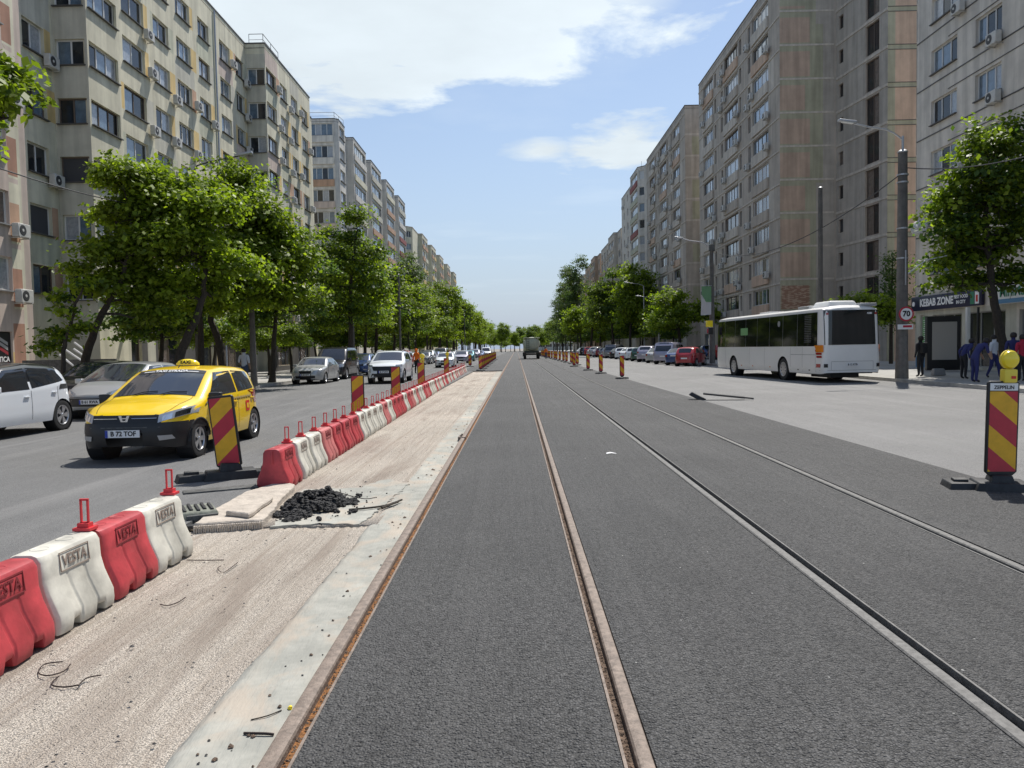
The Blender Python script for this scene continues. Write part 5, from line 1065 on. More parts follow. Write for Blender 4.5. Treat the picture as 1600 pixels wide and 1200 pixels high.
b = MB(); b.tube([(.05, 0, s.top(.05)), (-.02, 0, s.top(.05) + .05)], .009, 'ink', 6); b.build('aerial_base', tx)
for yy, ln in ((.15, .55), (-.45, .5)):
    b = MB(); b.tube([s.topp(1.03, yy, .02), s.topp(.95, yy + .2, .025), s.topp(.93, yy + ln, .025)], .008, 'ink', 5); b.build('wiper', tx)
def decal(txt, size, m, x, z, sg=1, bold=.003):
    q = s.side(x, z, sg, .008); return text('lettering', txt, size, m, tx, q, (-1 if sg > 0 else 1, 0, 0), (0, sg, .05), .001, bold)
link('sun_strip', patch_mesh('sun_strip', [(.34, f) for f in span(-.86, .86, 12)], [(.26, f) for f in span(-.86, .86, 12)], 2, lambda x, f: s.topp(x, f, .011), 'black_plastic'), tx)
q = s.topp(.30, 0, .020); text('lettering', 'TAXI STRADA', .09, 'white_ink', tx, q, (0, 1, 0), (.5, 0, .82), .001, .003)
for f0 in (-.72, .42):
    link('strip_bar', patch_mesh('strip_bar', [(.31, f) for f in span(f0, f0 + .28, 5)], [(.29, f) for f in span(f0, f0 + .28, 5)], 1, lambda x, f: s.topp(x, f, .016), 'white_ink'), tx)
for i in range(44):
    for j in range(2):
        x = -1.18 + i * .05
        if (i + j) % 2 or -.05 < x < .1: continue
        z0 = .905 - j * .03; link('checker_square', patch_mesh('checker_square', [(x, z0 - .03), (x + .05, z0 - .03)], [(x, z0), (x + .05, z0)], 1, lambda a, c: s.side(a, c, 1, .005), 'ink' if j else 'galv'), tx)
link('door_emblem', patch_mesh('door_emblem', [(x, .60) for x in span(-1.03, -.83, 4)], [(x, .80) for x in span(-1.03, -.83, 4)], 3, lambda a, c: s.side(a, c, 1, .006), 'red_ink'), tx)
link('door_emblem_centre', patch_mesh('door_emblem_centre', [(x, .65) for x in span(-.98, -.88, 4)], [(x, .75) for x in span(-.98, -.88, 4)], 3, lambda a, c: s.side(a, c, 1, .009), 'paint_taxi'), tx)
decal('27', .13, 'ink', -1.72, .90); decal('TAXI', .10, 'ink', .95, .36)

ev, s2_ = make_car('electric_hatchback', 'white hatchback with a black roof leaving the picture at the left edge', 'car', 'evhatch', 'paint_white', 'B 90 EVS', 'blade', roof='paint_black', zones=lambda x, y, z: 'paint_black' if -1.42 < x < 1.15 and z > 1.12 else None)
ev.location = (-11.25, 16.0, 0); ev.rotation_euler = (0, 0, R(-91.5))
gc, s3_ = make_car('parked_car', 'silver grey hatchback with swept headlamps between the white car and the taxi', 'car', 'sporty', 'paint_silver', 'B 61 RWA')
gc.location = (-11.05, 21.9, 0); gc.rotation_euler = (0, 0, R(-90))
sd_, _ = make_car('parked_car', 'silver saloon parked at the left kerb beyond the taxi', 'car', 'saloon', 'paint_silver', 'B 38 GHT', 'steel')
sd_.location = (-10.85, 41.6, 0); sd_.rotation_euler = (0, 0, R(-90))
su, _ = make_car('suv', 'white off-road style car with a black grille driving behind the taxi', 'car', 'suv', 'paint_white', 'B 17 UVX')
su.location = (-6.65, 40.6, 0); su.rotation_euler = (0, 0, R(-90))
PROTO = {}
def paint_copy(root, paint):
    for o in [root] + list(root.children_recursive):
        if o.type == 'MESH':
            for sl in o.material_slots:
                if sl.material and sl.material.name.startswith('paint_') : sl.link = 'OBJECT'; sl.material = M[paint]
def car_copy(kind, paint, label, x, y, ang, group, name='parked_car'):
    if kind not in PROTO:
        r_, _ = make_car(name, label, 'car', kind, paint, 'B 21 NRT', 'steel', detail=1, group=group); PROTO[kind] = r_
    else:
        r_ = copy_tree(PROTO[kind]); r_.name = name
        for o in r_.children_recursive:
            if o.type == 'MESH' and any(m_ and m_.name.startswith('paint_') for m_ in o.data.materials):
                for i_, sl in enumerate(o.material_slots):
                    if o.data.materials[i_].name.startswith('paint_'): sl.link = 'OBJECT'; sl.material = M[paint]
        r_['label'] = label; r_['group'] = group
    r_.location = (x, y, 0); r_.rotation_euler = (0, 0, R(ang)); return r_
g1 = 'cars parked along the left kerb'; g2 = 'cars driving on the left carriageway'; g3 = 'cars parked at an angle along the right kerb'
car_copy('hatch', 'paint_black', 'black car in the shade behind the silver grey hatchback on the left', -13.9, 25.5, -95, g1)
car_copy('van', 'paint_black', 'dark people carrier parked right behind the silver saloon', -11.1, 47.6, -90, g1)
car_copy('hatch', 'paint_blue', 'blue hatchback half hidden between the dark people carrier and the white driving car', -10.9, 54, -90, g1)
LC = [('hatch', 'paint_silver'), ('saloon', 'paint_mauve'), ('suv', 'paint_red'), ('hatch', 'paint_white'), ('saloon', 'paint_black'), ('hatch', 'paint_grey'), ('suv', 'paint_silver'), ('hatch', 'paint_blue'), ('saloon', 'paint_white'), ('van', 'paint_grey'), ('hatch', 'paint_red'), ('saloon', 'paint_silver'), ('suv', 'paint_black'), ('hatch', 'paint_white')]
for i, (k, p_) in enumerate(LC):
    car_copy(k, p_, f'{p_[6:]} parked car, {ordinal(i + 1)} beyond the blue hatchback along the left kerb', -11.1 + (i % 3) * .15, 60.5 + i * 5.9, -90, g1)
DR = [('saloon', 'paint_white', 'white saloon driving towards the camera behind the far warning panels', 72), ('hatch', 'paint_mauve', 'pale violet car, first behind the driving white saloon', 93), ('hatch', 'paint_teal', 'small teal car following the pale violet one', 106), ('suv', 'paint_mauve', 'violet grey car behind the small teal one', 121), ('van', 'paint_white', 'white van at the far end of the left carriageway', 150), ('saloon', 'paint_blue', 'dark blue car just in front of the white van far away', 137), ('suv', 'paint_silver', 'silver car behind the white van, farthest driving car', 168)]
for k, p_, lab, y in DR: car_copy(k, p_, lab, -6.6 if k != 'van' else -5.9, y, -90, g2, 'driving_car')
RC = [('hatch', 'paint_red', 'dark red hatchback parked nearest to the bus front', 61.5), ('saloon', 'paint_blue', 'blue car parked just left of the dark red hatchback', 65.3), ('van', 'paint_mauve', 'pale violet estate parked second left of the red hatchback', 69.8), ('saloon', 'paint_silver', 'silver saloon parked left of the pale violet estate', 75), ('suv', 'paint_mauve', 'tall pale car parked beyond the silver saloon on the right', 80), ('hatch', 'paint_green', 'dark green hatchback parked in the right-hand row', 85)]
for k, p_, lab, y in RC: car_copy(k, p_, lab, 13.9, y, 62, g3)
for i in range(16):
    k, p_ = LC[(i * 5 + 3) % len(LC)]; car_copy(k, p_, f'{p_[6:]} car, {ordinal(i + 1)} in the right-hand row beyond the dark green hatchback', 14.0, 90 + i * 4.8, 62, g3)
for i, (x, y, p_) in enumerate(((20.5, 78, 'paint_red'), (20.6, 84, 'paint_blue'), (20.4, 60, 'paint_blue'))):
    o = car_copy('hatch', p_, ['red car on the pavement behind the parked row', 'blue car on the pavement behind the parked row', 'blue car in the shade behind the bus'][i], x, y, 90, 'cars standing on the right pavement'); o.location.z = .12

# ---- city bus
KB = Shell(L=12.0, Wd=2.55, n=16, top=[(-6, 2.95), (-5.85, 3.05), (5.8, 3.05), (6, 2.8)], belt=[(-6, 1.45), (6, 1.45)], axles=[3.3, -2.55], Ra=.56, rw=.48, sill=.36, th=.035, sm=.03, slant=.003, rslant=.002, crown=.14, fz=.9, rk=.03)
bus = thing('city_bus', 'white city bus seen from behind, turned slightly away on the right carriageway', 'bus'); bus.scale = (1.03, 1.03, 1.03); bus.location = (13.0, 37.3, 0.0); bus.rotation_euler = (0, 0, R(90 + 5.0)); s = KB
link('body', s.mesh('bus_white'), bus)
b = MB(); b.box((0, 0, .55), (11.4, 2.0, .4), 'black_plastic')
for a in s.ax:
    for sg in (-1, 1): b.lathe([(s.Ra, sg * 1.25), (s.Ra, sg * .9), (0, sg * .9)], 'black_plastic', 20, 'Y', (a, 0, s.rw))
b.box((-4.6, 0, .34), (1.6, 1.2, .3), 'black_plastic'); b.build('underbody', bus)
for a in s.ax:
    for sg in (-1, 1): wheel(bus, a, sg * (1.275 - .16), .48, sg, 'bus', .28)
xs = [5.75, 4.5, 3.1, 1.7, .3, -1.1, -2.5, -3.9, -5.62]
for sg in (1, -1):
    for a, c in zip(xs, xs[1:]):
        z0 = 1.46; link('side_window', patch_mesh('side_window', [(x, z0) for x in span(a - .012, c + .012, 5)], [(x, 2.80) for x in span(a - .012, c + .012, 5)], 4, lambda x, z: s.side(x, z, sg, .008), 'bus_glass'), bus)
    for xd in (4.4, 1.2, -.6, -3.3, -4.4, -5.5):
        link('panel_seam', line_mesh('panel_seam', [(s.side(xd, z, sg, .003), (1, 0, 0)) for z in span(.42, 1.42, 5)], .006, 'rubber_grey'), bus)
    link('panel_seam', line_mesh('panel_seam', [(s.side(x, 1.12, sg, .003), (0, 0, 1)) for x in span(-5.5, -3.32, 6)], .006, 'rubber_grey'), bus)
    for j in range(16):
        z = 1.62 + j * .07; link('vent_slat', patch_mesh('vent_slat', [(x, z) for x in span(-4.55, -5.15, 3)], [(x, z + .03) for x in span(-4.55, -5.15, 3)], 1, lambda x, q: s.side(x, q, sg, .013), 'rubber_grey'), bus)
    for xl in (-5.0, -4.0, -1.2, .8, 2.2):
        p = s.side(xl, .55 if xl > -3 else .5, sg, .01); q = MB(); q.box(p, (.09, .015, .04), 'amber' if xl > -3 else 'ink'); q.build('side_marker', bus)
p = s.side(-2.1, 2.45, 1, .012); q = MB(); q.lathe([(0, 0), (.13, 0), (.13, .01)], 'galv', 14, 'Y', p); q.build('window_sticker', bus)
q = MB(); q.box(s.side(1.9, 2.2, 1, .004), (.9, .02, .35), 'poster_green'); q.build('window_sticker', bus)
def bp_(nm, y0, y1, z0, z1, m, off=.012, sg=-1):
    return link(nm, patch_mesh(nm, [(y, z0) for y in span(y0, y1, 12)], [(y, z1) for y in span(y0, y1, 12)], 6, lambda y, z: s.front(y, z, off, sg), m), bus)
bp_('rear_window', -1.10, 1.10, 1.50, 2.86, 'bus_glass', .012)
bp_('windscreen', -1.15, 1.15, 1.1, 2.7, 'bus_glass', .012, 1)
for sg in (-1, 1):
    bp_('tail_lamp', sg * 1.12, sg * 1.235, 1.22, 1.50, 'amber', .03); bp_('brake_lamp', sg * 1.02, sg * .93, 2.68, 2.76, 'tail_red', .02); bp_('reflector', sg * .98, sg * 1.12, .62, .76, 'ink', .016); bp_('reflector', sg * 1.20, sg * 1.245, .62, .76, 'tail_red', .02)
    for z in (.60, .72, .84): bp_('tail_lamp', sg * 1.17, sg * 1.24, z + .4, z + .48, 'tail_red', .02)
bp_('panel_seam', -1.2, 1.2, .50, .508, 'rubber_grey', .012); bp_('engine_hatch_seam', -.85, .85, .845, .853, 'rubber_grey', .013); bp_('engine_hatch_seam', -.845, -.853, .5, .84, 'rubber_grey', .013); bp_('engine_hatch_seam', .845, .853, .5, .84, 'rubber_grey', .013)
q = MB(); p = s.front(0, .72, .03, -1); q.box(p, (.02, .52, .12), 'plate_white'); po = q.build('number_plate', bus); text('lettering', 'B 12 RTB', .1, 'ink', po, (p[0] - .012, 0, .72), (0, -1, 0), (-1, 0, 0), .002, .003)
text('lettering', '4380', .10, 'white_ink', bus, Vector(s.front(-.72, 2.72, .022, -1)), (0, -1, 0), (-1, 0, 0), .002, .003)
q = MB(); q.box((-4.9, .15, 3.10), (1.5, 1.3, .30), 'bus_white', taper=.8); q.build('roof_unit', bus, bevel=.08, seg=3)
q = MB(); q.box((-3.6, .2, 3.06), (1.0, 1.3, .14), 'galv'); q.build('roof_unit', bus, bevel=.04); q = MB(); q.box((-5.4, -.75, 3.07), (.9, .7, .12), 'galv'); q.build('roof_hatch', bus, bevel=.03); q = MB(); q.box((1.5, 0, 3.07), (1.1, .8, .12), 'bus_white'); q.build('roof_hatch', bus, bevel=.03)
q = MB(); q.box((6.15, 1.45, 2.35), (.15, .26, .42), 'black_plastic'); q.build('wing_mirror', bus, bevel=.04); q = MB(); q.box((6.05, .0, 2.82), (.1, 1.6, .24), 'amber'); q.build('destination_sign', bus)

# ---- tanker lorry far ahead
tk = thing('tanker_lorry', 'pale green tank lorry seen from behind far ahead on the tracks', 'lorry', (2.25, 117, .012), R(90))
q = MB(); prof = [(0, -3.05), (.75, -3.02), (1.0, -2.9), (1.06, -2.6), (1.06, 2.4), (1.0, 2.7), (0, 2.85)]; q.lathe(prof, 'tank_cream', 28, 'X'); me = q.mesh('tank', smooth=True); me.transform(Matrix.Diagonal((1, 1.18, .93, 1))); link('tank', me, tk, (-.6, 0, 2.25))
q = MB(); q.box((-.6, 0, 3.12), (6.1, 2.45, .08), 'tank_cream'); q.build('top_walkway', tk, bevel=.03); q = MB(); q.box((0, 0, 1.05), (8.6, 2.1, .35), 'olive_dark'); q.box((-3.6, 0, .72), (.15, 2.4, .25), 'olive_dark'); q.build('chassis', tk)
q = MB(); q.box((4.0, 0, 1.9), (1.9, 2.35, 2.0), 'tank_cream'); q.build('cab', tk, bevel=.12, seg=3); q = MB(); q.box((4.0, 0, 2.2), (1.93, 2.38, .6), 'car_glass'); q.build('cab_window', tk, bevel=.02)
for x in (-2.4, -1.2, 3.4):
    for sg in (-1, 1): wheel(tk, x, sg * 1.0, .5, sg, 'bus', .34)
for sg in (-1, 1):
    q = MB(); q.box((-3.7, sg * .95, .95), (.05, .35, .14), 'tail_red'); q.build('tail_lamp', tk); q = MB(); q.box((-2.9, sg * 1.1, .7), (.05, .5, .6), 'black_plastic'); q.build('mud_flap', tk)
q = MB(); q.tube([(-3.7, .4, .9), (-3.75, .4, 3.1)], .025, 'olive_dark', 5); q.tube([(-3.7, .75, .9), (-3.75, .75, 3.1)], .025, 'olive_dark', 5)
for k in range(7): q.tube([(-3.72, .4, 1.1 + k * .3), (-3.72, .75, 1.1 + k * .3)], .018, 'olive_dark', 5)
q.build('ladder', tk)
# ------------------------------------------------------------------ water-filled barriers
ZB = -0.045
def barrier_mesh(m):
    """0.66 m long, foot flaring out, two fork pockets, shoulder and filler hollow; runs along +y"""
    L = .64; H = .50
    def sect(y, raise_, end=0.0, groove=0.0):
        e = end; g = groove
        return [(.205 - e * .6 - g, 0 + raise_), (.215 - e - g, .05 + raise_ * .6), (.212 - e - g, .11), (.150 - e * .6 - g, .25), (.128 - e * .5 - g * .6, .33), (.124 - e * .4, .345), (.118 - e * .4, H - .05), (.095 - e * .4, H - .012), (.060 - e * .3, H)]
    st = [(-L / 2, 0, .035, 0), (-L / 2 + .02, 0, .01, 0), (-L / 2 + .05, 0, 0, 0), (-.185, 0, 0, 0), (-.175, .055, 0, 0), (-.11, .06, 0, 0), (-.10, .06, 0, .009), (-.085, .0, 0, .009), (-.07, 0, 0, 0), (.07, 0, 0, 0), (.085, 0, 0, .009), (.10, .06, 0, .009), (.11, .06, 0, 0), (.175, .055, 0, 0), (.185, 0, 0, 0), (L / 2 - .05, 0, 0, 0), (L / 2 - .02, 0, .01, 0), (L / 2, 0, .035, 0)]
    b = MB(); vs = []
    for y, r_, e, g in st:
        h = sect(y, r_, e, g); full = h + [(-x, z) for x, z in h[::-1]]; vs += [(x, y, z) for x, z in full]
    n = 18; fs = [tuple(range(n))[::-1], tuple((len(st) - 1) * n + k for k in range(n))]
    for i in range(len(st) - 1):
        for k in range(n): fs.append((i * n + k, i * n + (k + 1) % n, (i + 1) * n + (k + 1) % n, (i + 1) * n + k))
    b.add(vs, fs, m)
    # filler rings and the carrying hollows on top
    for y in (-.16, .10): b.lathe([(.0, H - .004), (.040, H - .004), (.050, H + .004), (.058, H + .003), (.060, H - .01)], m, 14, 'Z', (0, y, 0))
    b.box((0, -L / 2 - .004, .40), (.028, .02, .17), m); b.box((0, L / 2 + .004, .40), (.05, .02, .17), m)
    return b.mesh('barrier_body', bevel=.009, seg=2)
BM = {k: barrier_mesh(k) for k in ('bar_red', 'bar_white', 'bar_pink')}
b = MB(); b.tube([(0, 0, .40), (0, 0, .53)], .016, 'pin_red', 8)
b.prism([(-.062, -.05), (.062, -.05), (.062, .05), (-.062, .05)], .505, .525, 'pin_red'); b.prism([(-.04, -.03), (.04, -.03), (.04, .03), (-.04, .03)], .525, .555, 'pin_red')
for dx in (-.024, .024): b.box((dx, 0, .63), (.011, .016, .165), 'pin_red')
b.box((0, 0, .715), (.059, .016, .014), 'pin_red'); b.box((0, 0, .552), (.059, .016, .02), 'pin_red'); PINM = b.mesh('pin')
# raised frame and lettering on both flanks
LM = {}
for k in ('bar_letter_red', 'bar_letter_white'):
    tm = text_mesh('VESTA', .098, k, .002, bold=.0015, sx=.93); fb = MB()
    for (cx, cy, w, h) in ((0, .058, .31, .006), (0, -.058, .31, .006), (-.155, 0, .006, .122), (.155, 0, .006, .122)): fb.box((cx, cy, 0), (w, h, .005), k)
    LM[k] = (tm, fb.mesh('letter_frame'))
def barrier(x, y, rz, m, label, group, pin=True):
    r_ = thing('plastic_barrier', label, 'barrier', (x, y, ZB), rz, group); link('body', BM[m], r_); k = 'bar_letter_white' if m == 'bar_white' else 'bar_letter_red'
    for sg in (1, -1):
        X = Vector((0, sg, 0)); N = Vector((sg, 0, .10)).normalized(); Yv = N.cross(X)
        mt = Matrix.Translation((sg * .1235, 0, .410)) @ Matrix((X, Yv, N)).transposed().to_4x4()
        f_ = link('letter_frame', LM[k][1], r_); f_.matrix_local = mt; t_ = link('lettering', LM[k][0], r_); t_.matrix_local = mt
    if pin: link('pin', PINM, r_, (0, .335, 0))
    return r_
g1 = 'plastic barriers in the near group'
barrier(-3.01, 4.24, 0.02, 'bar_red', 'red barrier cut off by the left picture edge, nearest of all', g1, False)
barrier(-3.02, 4.93, -.02, 'bar_white', 'white barrier beside the nearest red one, grey with dirt at its end', g1)
barrier(-3.02, 5.60, .015, 'bar_red', 'red barrier squeezed between the two near white barriers', g1, False)
barrier(-3.02, 6.23, -.02, 'bar_white', 'white barrier with a red pin, last of the near group before the gap', g1)
seq = 'RWWPRRRWWWWPWRRRWRPWPWWRPRWWWRWPWWRWRRWWRWWRWWWRWRWWRWRWRWWRWRWW'
for i, ch in enumerate(seq):
    y = 9.85 + i * .74; x = -3.08 - .0168 * (y - 9.85); m = {'R': 'bar_red', 'W': 'bar_white', 'P': 'bar_pink'}[ch]; nm = {'R': 'red', 'W': 'white', 'P': 'faded pink'}[ch]
    lab = 'dark red end barrier standing beside the rubble heap, first of the long line' if i == 0 else f'{nm} barrier, {ordinal(i + 1)} in the long line counted from the rubble heap'
    barrier(x, y, rg.uniform(-.035, .035) + .0168, m, lab, 'plastic barriers in the long line')

# ------------------------------------------------------------------ striped warning panels
def clip(poly, a, b_, c, keep):
    out = []
    for i in range(len(poly)):
        p, q = poly[i], poly[(i + 1) % len(poly)]; dp = (a * p[0] + b_ * p[1] - c) * keep; dq = (a * q[0] + b_ * q[1] - c) * keep
        if dp >= 0: out.append(p)
        if dp * dq < 0: t = dp / (dp - dq); out.append((p[0] + (q[0] - p[0]) * t, p[1] + (q[1] - p[1]) * t))
    return out
PM = {}
def panel_meshes(dirn, w, h, top_label):
    k = (dirn, w, h, top_label)
    if k in PM: return PM[k]
    b = MB(); tip = w * .36; out = [(-w / 2, tip), (-.05, 0.02), (.05, 0.02), (w / 2, tip), (w / 2, h - .02), (w / 2 - .02, h), (-w / 2 + .02, h), (-w / 2, h - .02)]
    b.prism(out, -.018, .018, 'black_plastic', fn=lambda x, z, d: (x, d, z)); frame = b.mesh('panel_frame', bevel=.006, seg=1)
    m_ = .022; z0, z1 = tip + .004, h - .03 - (.085 if top_label else 0); face = [(-w / 2 + m_, z0), (w / 2 - m_, z0), (w / 2 - m_, z1), (-w / 2 + m_, z1)]
    res = {}
    for side in (-1, 1):
        st = []
        per = .245; a, b2 = (-dirn * side * .92 * -1, 1.0); i = 0
        for j in range(-3, 9):
            lo, hi = z0 - .10 + j * per, z0 - .10 + (j + 1) * per
            q = clip(clip(face, -dirn * .8, 1, lo, 1), -dirn * .8, 1, hi, -1)
            if len(q) >= 3: st.append((q, 'sign_red' if j % 2 == 0 else 'sign_yellow'))
        ms = []
        for q, mm in st:
            b = MB(); b.prism(q, side * .0185, side * .0205, mm, fn=lambda x, z, d: (x, d, z)); ms.append(b.mesh('stripe'))
        res[side] = ms
    lab = None
    if top_label: b = MB(); b.prism([(-w / 2 + m_, z1 + .01), (w / 2 - m_, z1 + .01), (w / 2 - m_, h - .025), (-w / 2 + m_, h - .025)], -.0205, -.0185, 'sign_white', fn=lambda x, z, d: (x, d, z)); lab = b.mesh('maker_strip')
    PM[k] = (frame, res, lab); return PM[k]
b = MB()
for (cx, cy, w, d, h, rz) in ((0, 0, .62, .30, .055, 0), (-.42, .02, .34, .26, .045, .1), (.40, -.02, .34, .26, .045, -.05)):
    b.box((cx, cy, h / 2), (w, d, h), 'rubber', Matrix.Rotation(rz, 3, 'Z'), .86)
b.box((0, 0, .07), (.26, .18, .05), 'rubber', None, .8); b.box((-.42, .02, .052), (.16, .10, .02), 'rubber_grey'); b.box((.42, -.02, .052), (.16, .10, .02), 'rubber_grey'); FOOT = b.mesh('rubber_foot', bevel=.014, seg=2)
b = MB()
for dx in (-.24, .24): b.box((dx, 0, .045), (.22, .30, .09), 'rubber_grey', None, .85)
b.box((0, 0, .03), (.5, .2, .05), 'rubber'); FOOT_S = b.mesh('rubber_foot', bevel=.012, seg=1)
def panel(x, y, label, dirn, w=.28, h=1.0, rz=0.0, tilt=0.0, lamp=None, group=None, foot=FOOT, z=0.0, footrz=0.0, top=False, tx_=0.0, fs=None):
    r_ = thing('warning_panel', label, 'warning panel', (x, y, z), rz, group)
    f = link('rubber_foot', foot, r_, (0, 0, 0), footrz, fs); fr, st, lb = panel_meshes(dirn, w, h, top); o = link('panel_frame', fr, r_, (0, 0, .07)); o.rotation_euler = (tx_, tilt, 0)
    for side in ((-1, 1) if w > .29 else (-1,)):
        for q in st[side]: link('stripe', q, o)
    if lb:
        l_ = link('maker_strip', lb, o); text('lettering', 'ZEPPELIN', .055, 'ink', o, (0, -.0215, h - .072), (1, 0, 0), (0, -1, 0), .001, .0015)
    if lamp:
        b = MB(); b.box((.06, 0, h + .055), (.15, .09, .15), 'lamp_body'); lo = b.build('lamp_box', o, bevel=.02)
        b = MB(); b.lathe([(.0, -.062), (.05, -.058), (.088, -.04), (.098, -.02), (.098, .02), (.088, .04), (.05, .058), (0, .062)], 'lamp_yellow', 26, 'Y', (.06, 0, h + .235)); b.lathe([(.098, -.012), (.106, -.010), (.106, .010), (.098, .012)], 'lamp_body', 26, 'Y', (.06, 0, h + .235))
        q = b.build('lamp_lens', o, smooth=True); b = MB(); b.box((.085, -.047, h + .04), (.05, .006, .03), 'red_ink'); b.build('printed_mark', lo)
    return r_
p = G(361, 752, ZB); panel(p.x, p.y, 'big leaning red and yellow panel in front of the taxi door', 1, .355, 1.06, -.10, R(-5), z=-.02, footrz=.55, tx_=R(2), fs=(1.15, 1.3, 2.4))
p = G(1562, 765); panel(p.x, p.y, 'leaning panel with a round yellow lamp at the right edge', -1, .36, 1.13,   .06, R(1.4), lamp=True, z=0, footrz=-.35, top=True, fs=(.92, 1.5, 1.8))
LP = [(557, 661, 'panel standing behind the long barrier line, nearest there'), (617, 629, 'panel overlapping the white driving car'), (657, 617, 'panel just right of the white driving car'), (697, 595, 'panel in front of the driving white saloon'), (734, 579, 'panel at the far end of the barrier line')]
gp = 'panels behind the barrier line'
for (px, py, lab), hh, ww in zip(LP, (1.05, 1.1, 1.1, 1.1, 1.1), (.30, .30, .30, .30, .30)):
    q = G(px, py); x = q.x; y = q.y; X_ = -3.52 - .0168 * (y - 9); panel(X_, X_ / ((px - 807) / FPX), lab, 1, ww, hh, 0, lamp=(px == 697 or px == 657), group=gp, foot=FOOT_S)
for i, y in enumerate((58.5, 64, 70, 77, 85, 94, 104, 115)):
    panel(-2.75 - (y - 58) * .008, y, f'{ordinal(i + 1)} panel of the close row beyond the barrier line on the left', 1, .30, 1.1, 0, group='close row of panels beyond the barriers', foot=FOOT_S)
RP = [(972, 592, .12), (939, 584, .06), (919, 579, .03), (897, 573, .02)]
for i, (px, py, rz) in enumerate(RP):
    q = G(px, py); panel(q.x, q.y, ['nearest panel of the right-hand row on the dark asphalt edge', 'second nearest panel of the right-hand row', 'third nearest panel of the right-hand row', 'fourth nearest panel of the right-hand row'][i], -1, .30, 1.12, rz + .5, group='panels along the right asphalt edge', foot=FOOT_S)
for i in range(14):
    y = 70 + i * 6.0 + (i % 3) * .7; panel(5.5 - i * .05, y, f'{ordinal(i + 5)} panel from the front in the right-hand row, far ahead', -1, .30, 1.12, .3, group='panels along the right asphalt edge', foot=FOOT_S)

# ------------------------------------------------------------------ rubble, blocks, bits of rubber and wire
rg = random.Random(55); b = MB()
def chunk(b, c, r_, m, rg):
    n = 6; vs = []
    for lat in (-.75, 0, .75):
        rr = math.sqrt(1 - lat * lat * .8)
        for k in range(n): a = k * 6.283 / n + lat; q = r_ * rg.uniform(.45, 1.4); vs.append((c[0] + math.cos(a) * rr * q, c[1] + math.sin(a) * rr * q, c[2] + lat * r_ * .75 * rg.uniform(.8, 1.2)))
    vs.append((c[0], c[1], c[2] + r_ * .8)); fs = [(k, (k + 1) % n, n + (k + 1) % n, n + k) for k in range(n)] + [(n + k, n + (k + 1) % n, 2 * n + (k + 1) % n, 2 * n + k) for k in range(n)] + [(2 * n + k, 2 * n + (k + 1) % n, 3 * n) for k in range(n)]
    b.add(vs, fs, m)
RC = G(490, 790, -.03)
for _ in range(1500):
    a = rg.uniform(0, 6.28); q = math.sqrt(rg.random()) * (1 + .22 * math.sin(3 * a + 1) + .12 * math.sin(7 * a)); x = RC.x + math.cos(a) * q * .34 + rg.gauss(0, .025); y = RC.y + math.sin(a) * q * .62
    h = .15 * max(0, 1 - q ** 1.5) * (1 + .5 * math.sin(x * 17) * math.cos(y * 11)); chunk(b, (x, y, -.03 + h * rg.uniform(.5, 1)), .008 + .034 * rg.random() ** 2.2, 'bitumen', rg)
for _ in range(90): chunk(b, (RC.x + rg.gauss(.25, .26), RC.y + rg.gauss(.05, .5), -.028), rg.uniform(.004, .013), 'bitumen', rg)
for px, py, s_ in ((552, 800, .05), (560, 776, .045), (528, 800, .04), (500, 812, .04), (462, 812, .035)):
    q = G(px, py, -.03)
    for _ in range(7): chunk(b, (q.x + rg.gauss(0, s_ * .5), q.y + rg.gauss(0, s_ * .7), -.02), rg.uniform(.012, .026), 'bitumen', rg)
o = b.build('asphalt_rubble'); tagp(o, 'heap of broken black asphalt lumps on the pale concrete patch', 'rubble', kind='stuff')
# raised concrete ledge the first barrier stands beside
def quadblock(name, pts, z0, z1, m, label, cat, seed=1, kind=None, bev=.012):
    rg_ = random.Random(seed); n = []; P4 = [Vector(p) for p in pts]
    for i in range(len(P4)):
        a, c = P4[i], P4[(i + 1) % len(P4)]; k = max(1, int((c - a).length / .09))
        for j in range(k): q = a.lerp(c, j / k); n.append((q.x + rg_.uniform(-.009, .009), q.y + rg_.uniform(-.012, .012)))
    b = MB(); b.prism(n, z0, z1, m); o = b.build(name, bevel=bev, seg=1); tagp(o, label, cat, None, kind); return o
quadblock('concrete_ledge', [(G(x_, y_, .02).x, G(x_, y_, .02).y) for x_, y_ in ((412, 812), (302, 819), (335, 795), (385, 768), (440, 752), (462, 757), (440, 778), (428, 795))], -.15, .025, 'concrete_block', 'raised concrete ledge with a milled edge between the two barrier groups', 'concrete ledge', 4)
q = [G(352, 806, .03), G(390, 810, .03), G(428, 782, .03), G(385, 779, .03)]
quadblock('concrete_slab', [(p_.x, p_.y) for p_ in q], .026, .078, 'concrete_block', 'loose concrete block lying on the raised ledge', 'concrete block', 5)
b = MB(); rg_ = random.Random(8); pa_, pb_ = G(410, 813, .02), G(305, 820, .02)
for k in range(30): p = pa_.lerp(pb_, k / 29); b.box((p.x, p.y - .018, -.04), (.014, .02 + rg_.random() * .02, .10), 'concrete_block')
o = b.build('milled_edge_ribs'); tagp(o, 'toothed milled face along the front of the concrete ledge', 'milled edge', kind='stuff')
p = G(308, 806, -.02); r_ = thing('panel_stand', 'old grey green panel base lying empty beside the last near barrier', 'panel base', (p.x, p.y, -.035), .5)
b = MB(); b.box((0, 0, .05), (.42, .55, .10), 'old_base', None, .82); b.build('base_block', r_, bevel=.02)
for k in range(5): b = MB(); b.box((-.13 + k * .065, -.02 + (k % 2) * .05, .108), (.03, .34, .02), 'rubber'); b.build('rib', r_, bevel=.004, seg=1)
b = MB(); b.box((.02, -.29, .045), (.30, .05, .07), 'rubber_grey'); b.build('base_lip', r_, bevel=.01)
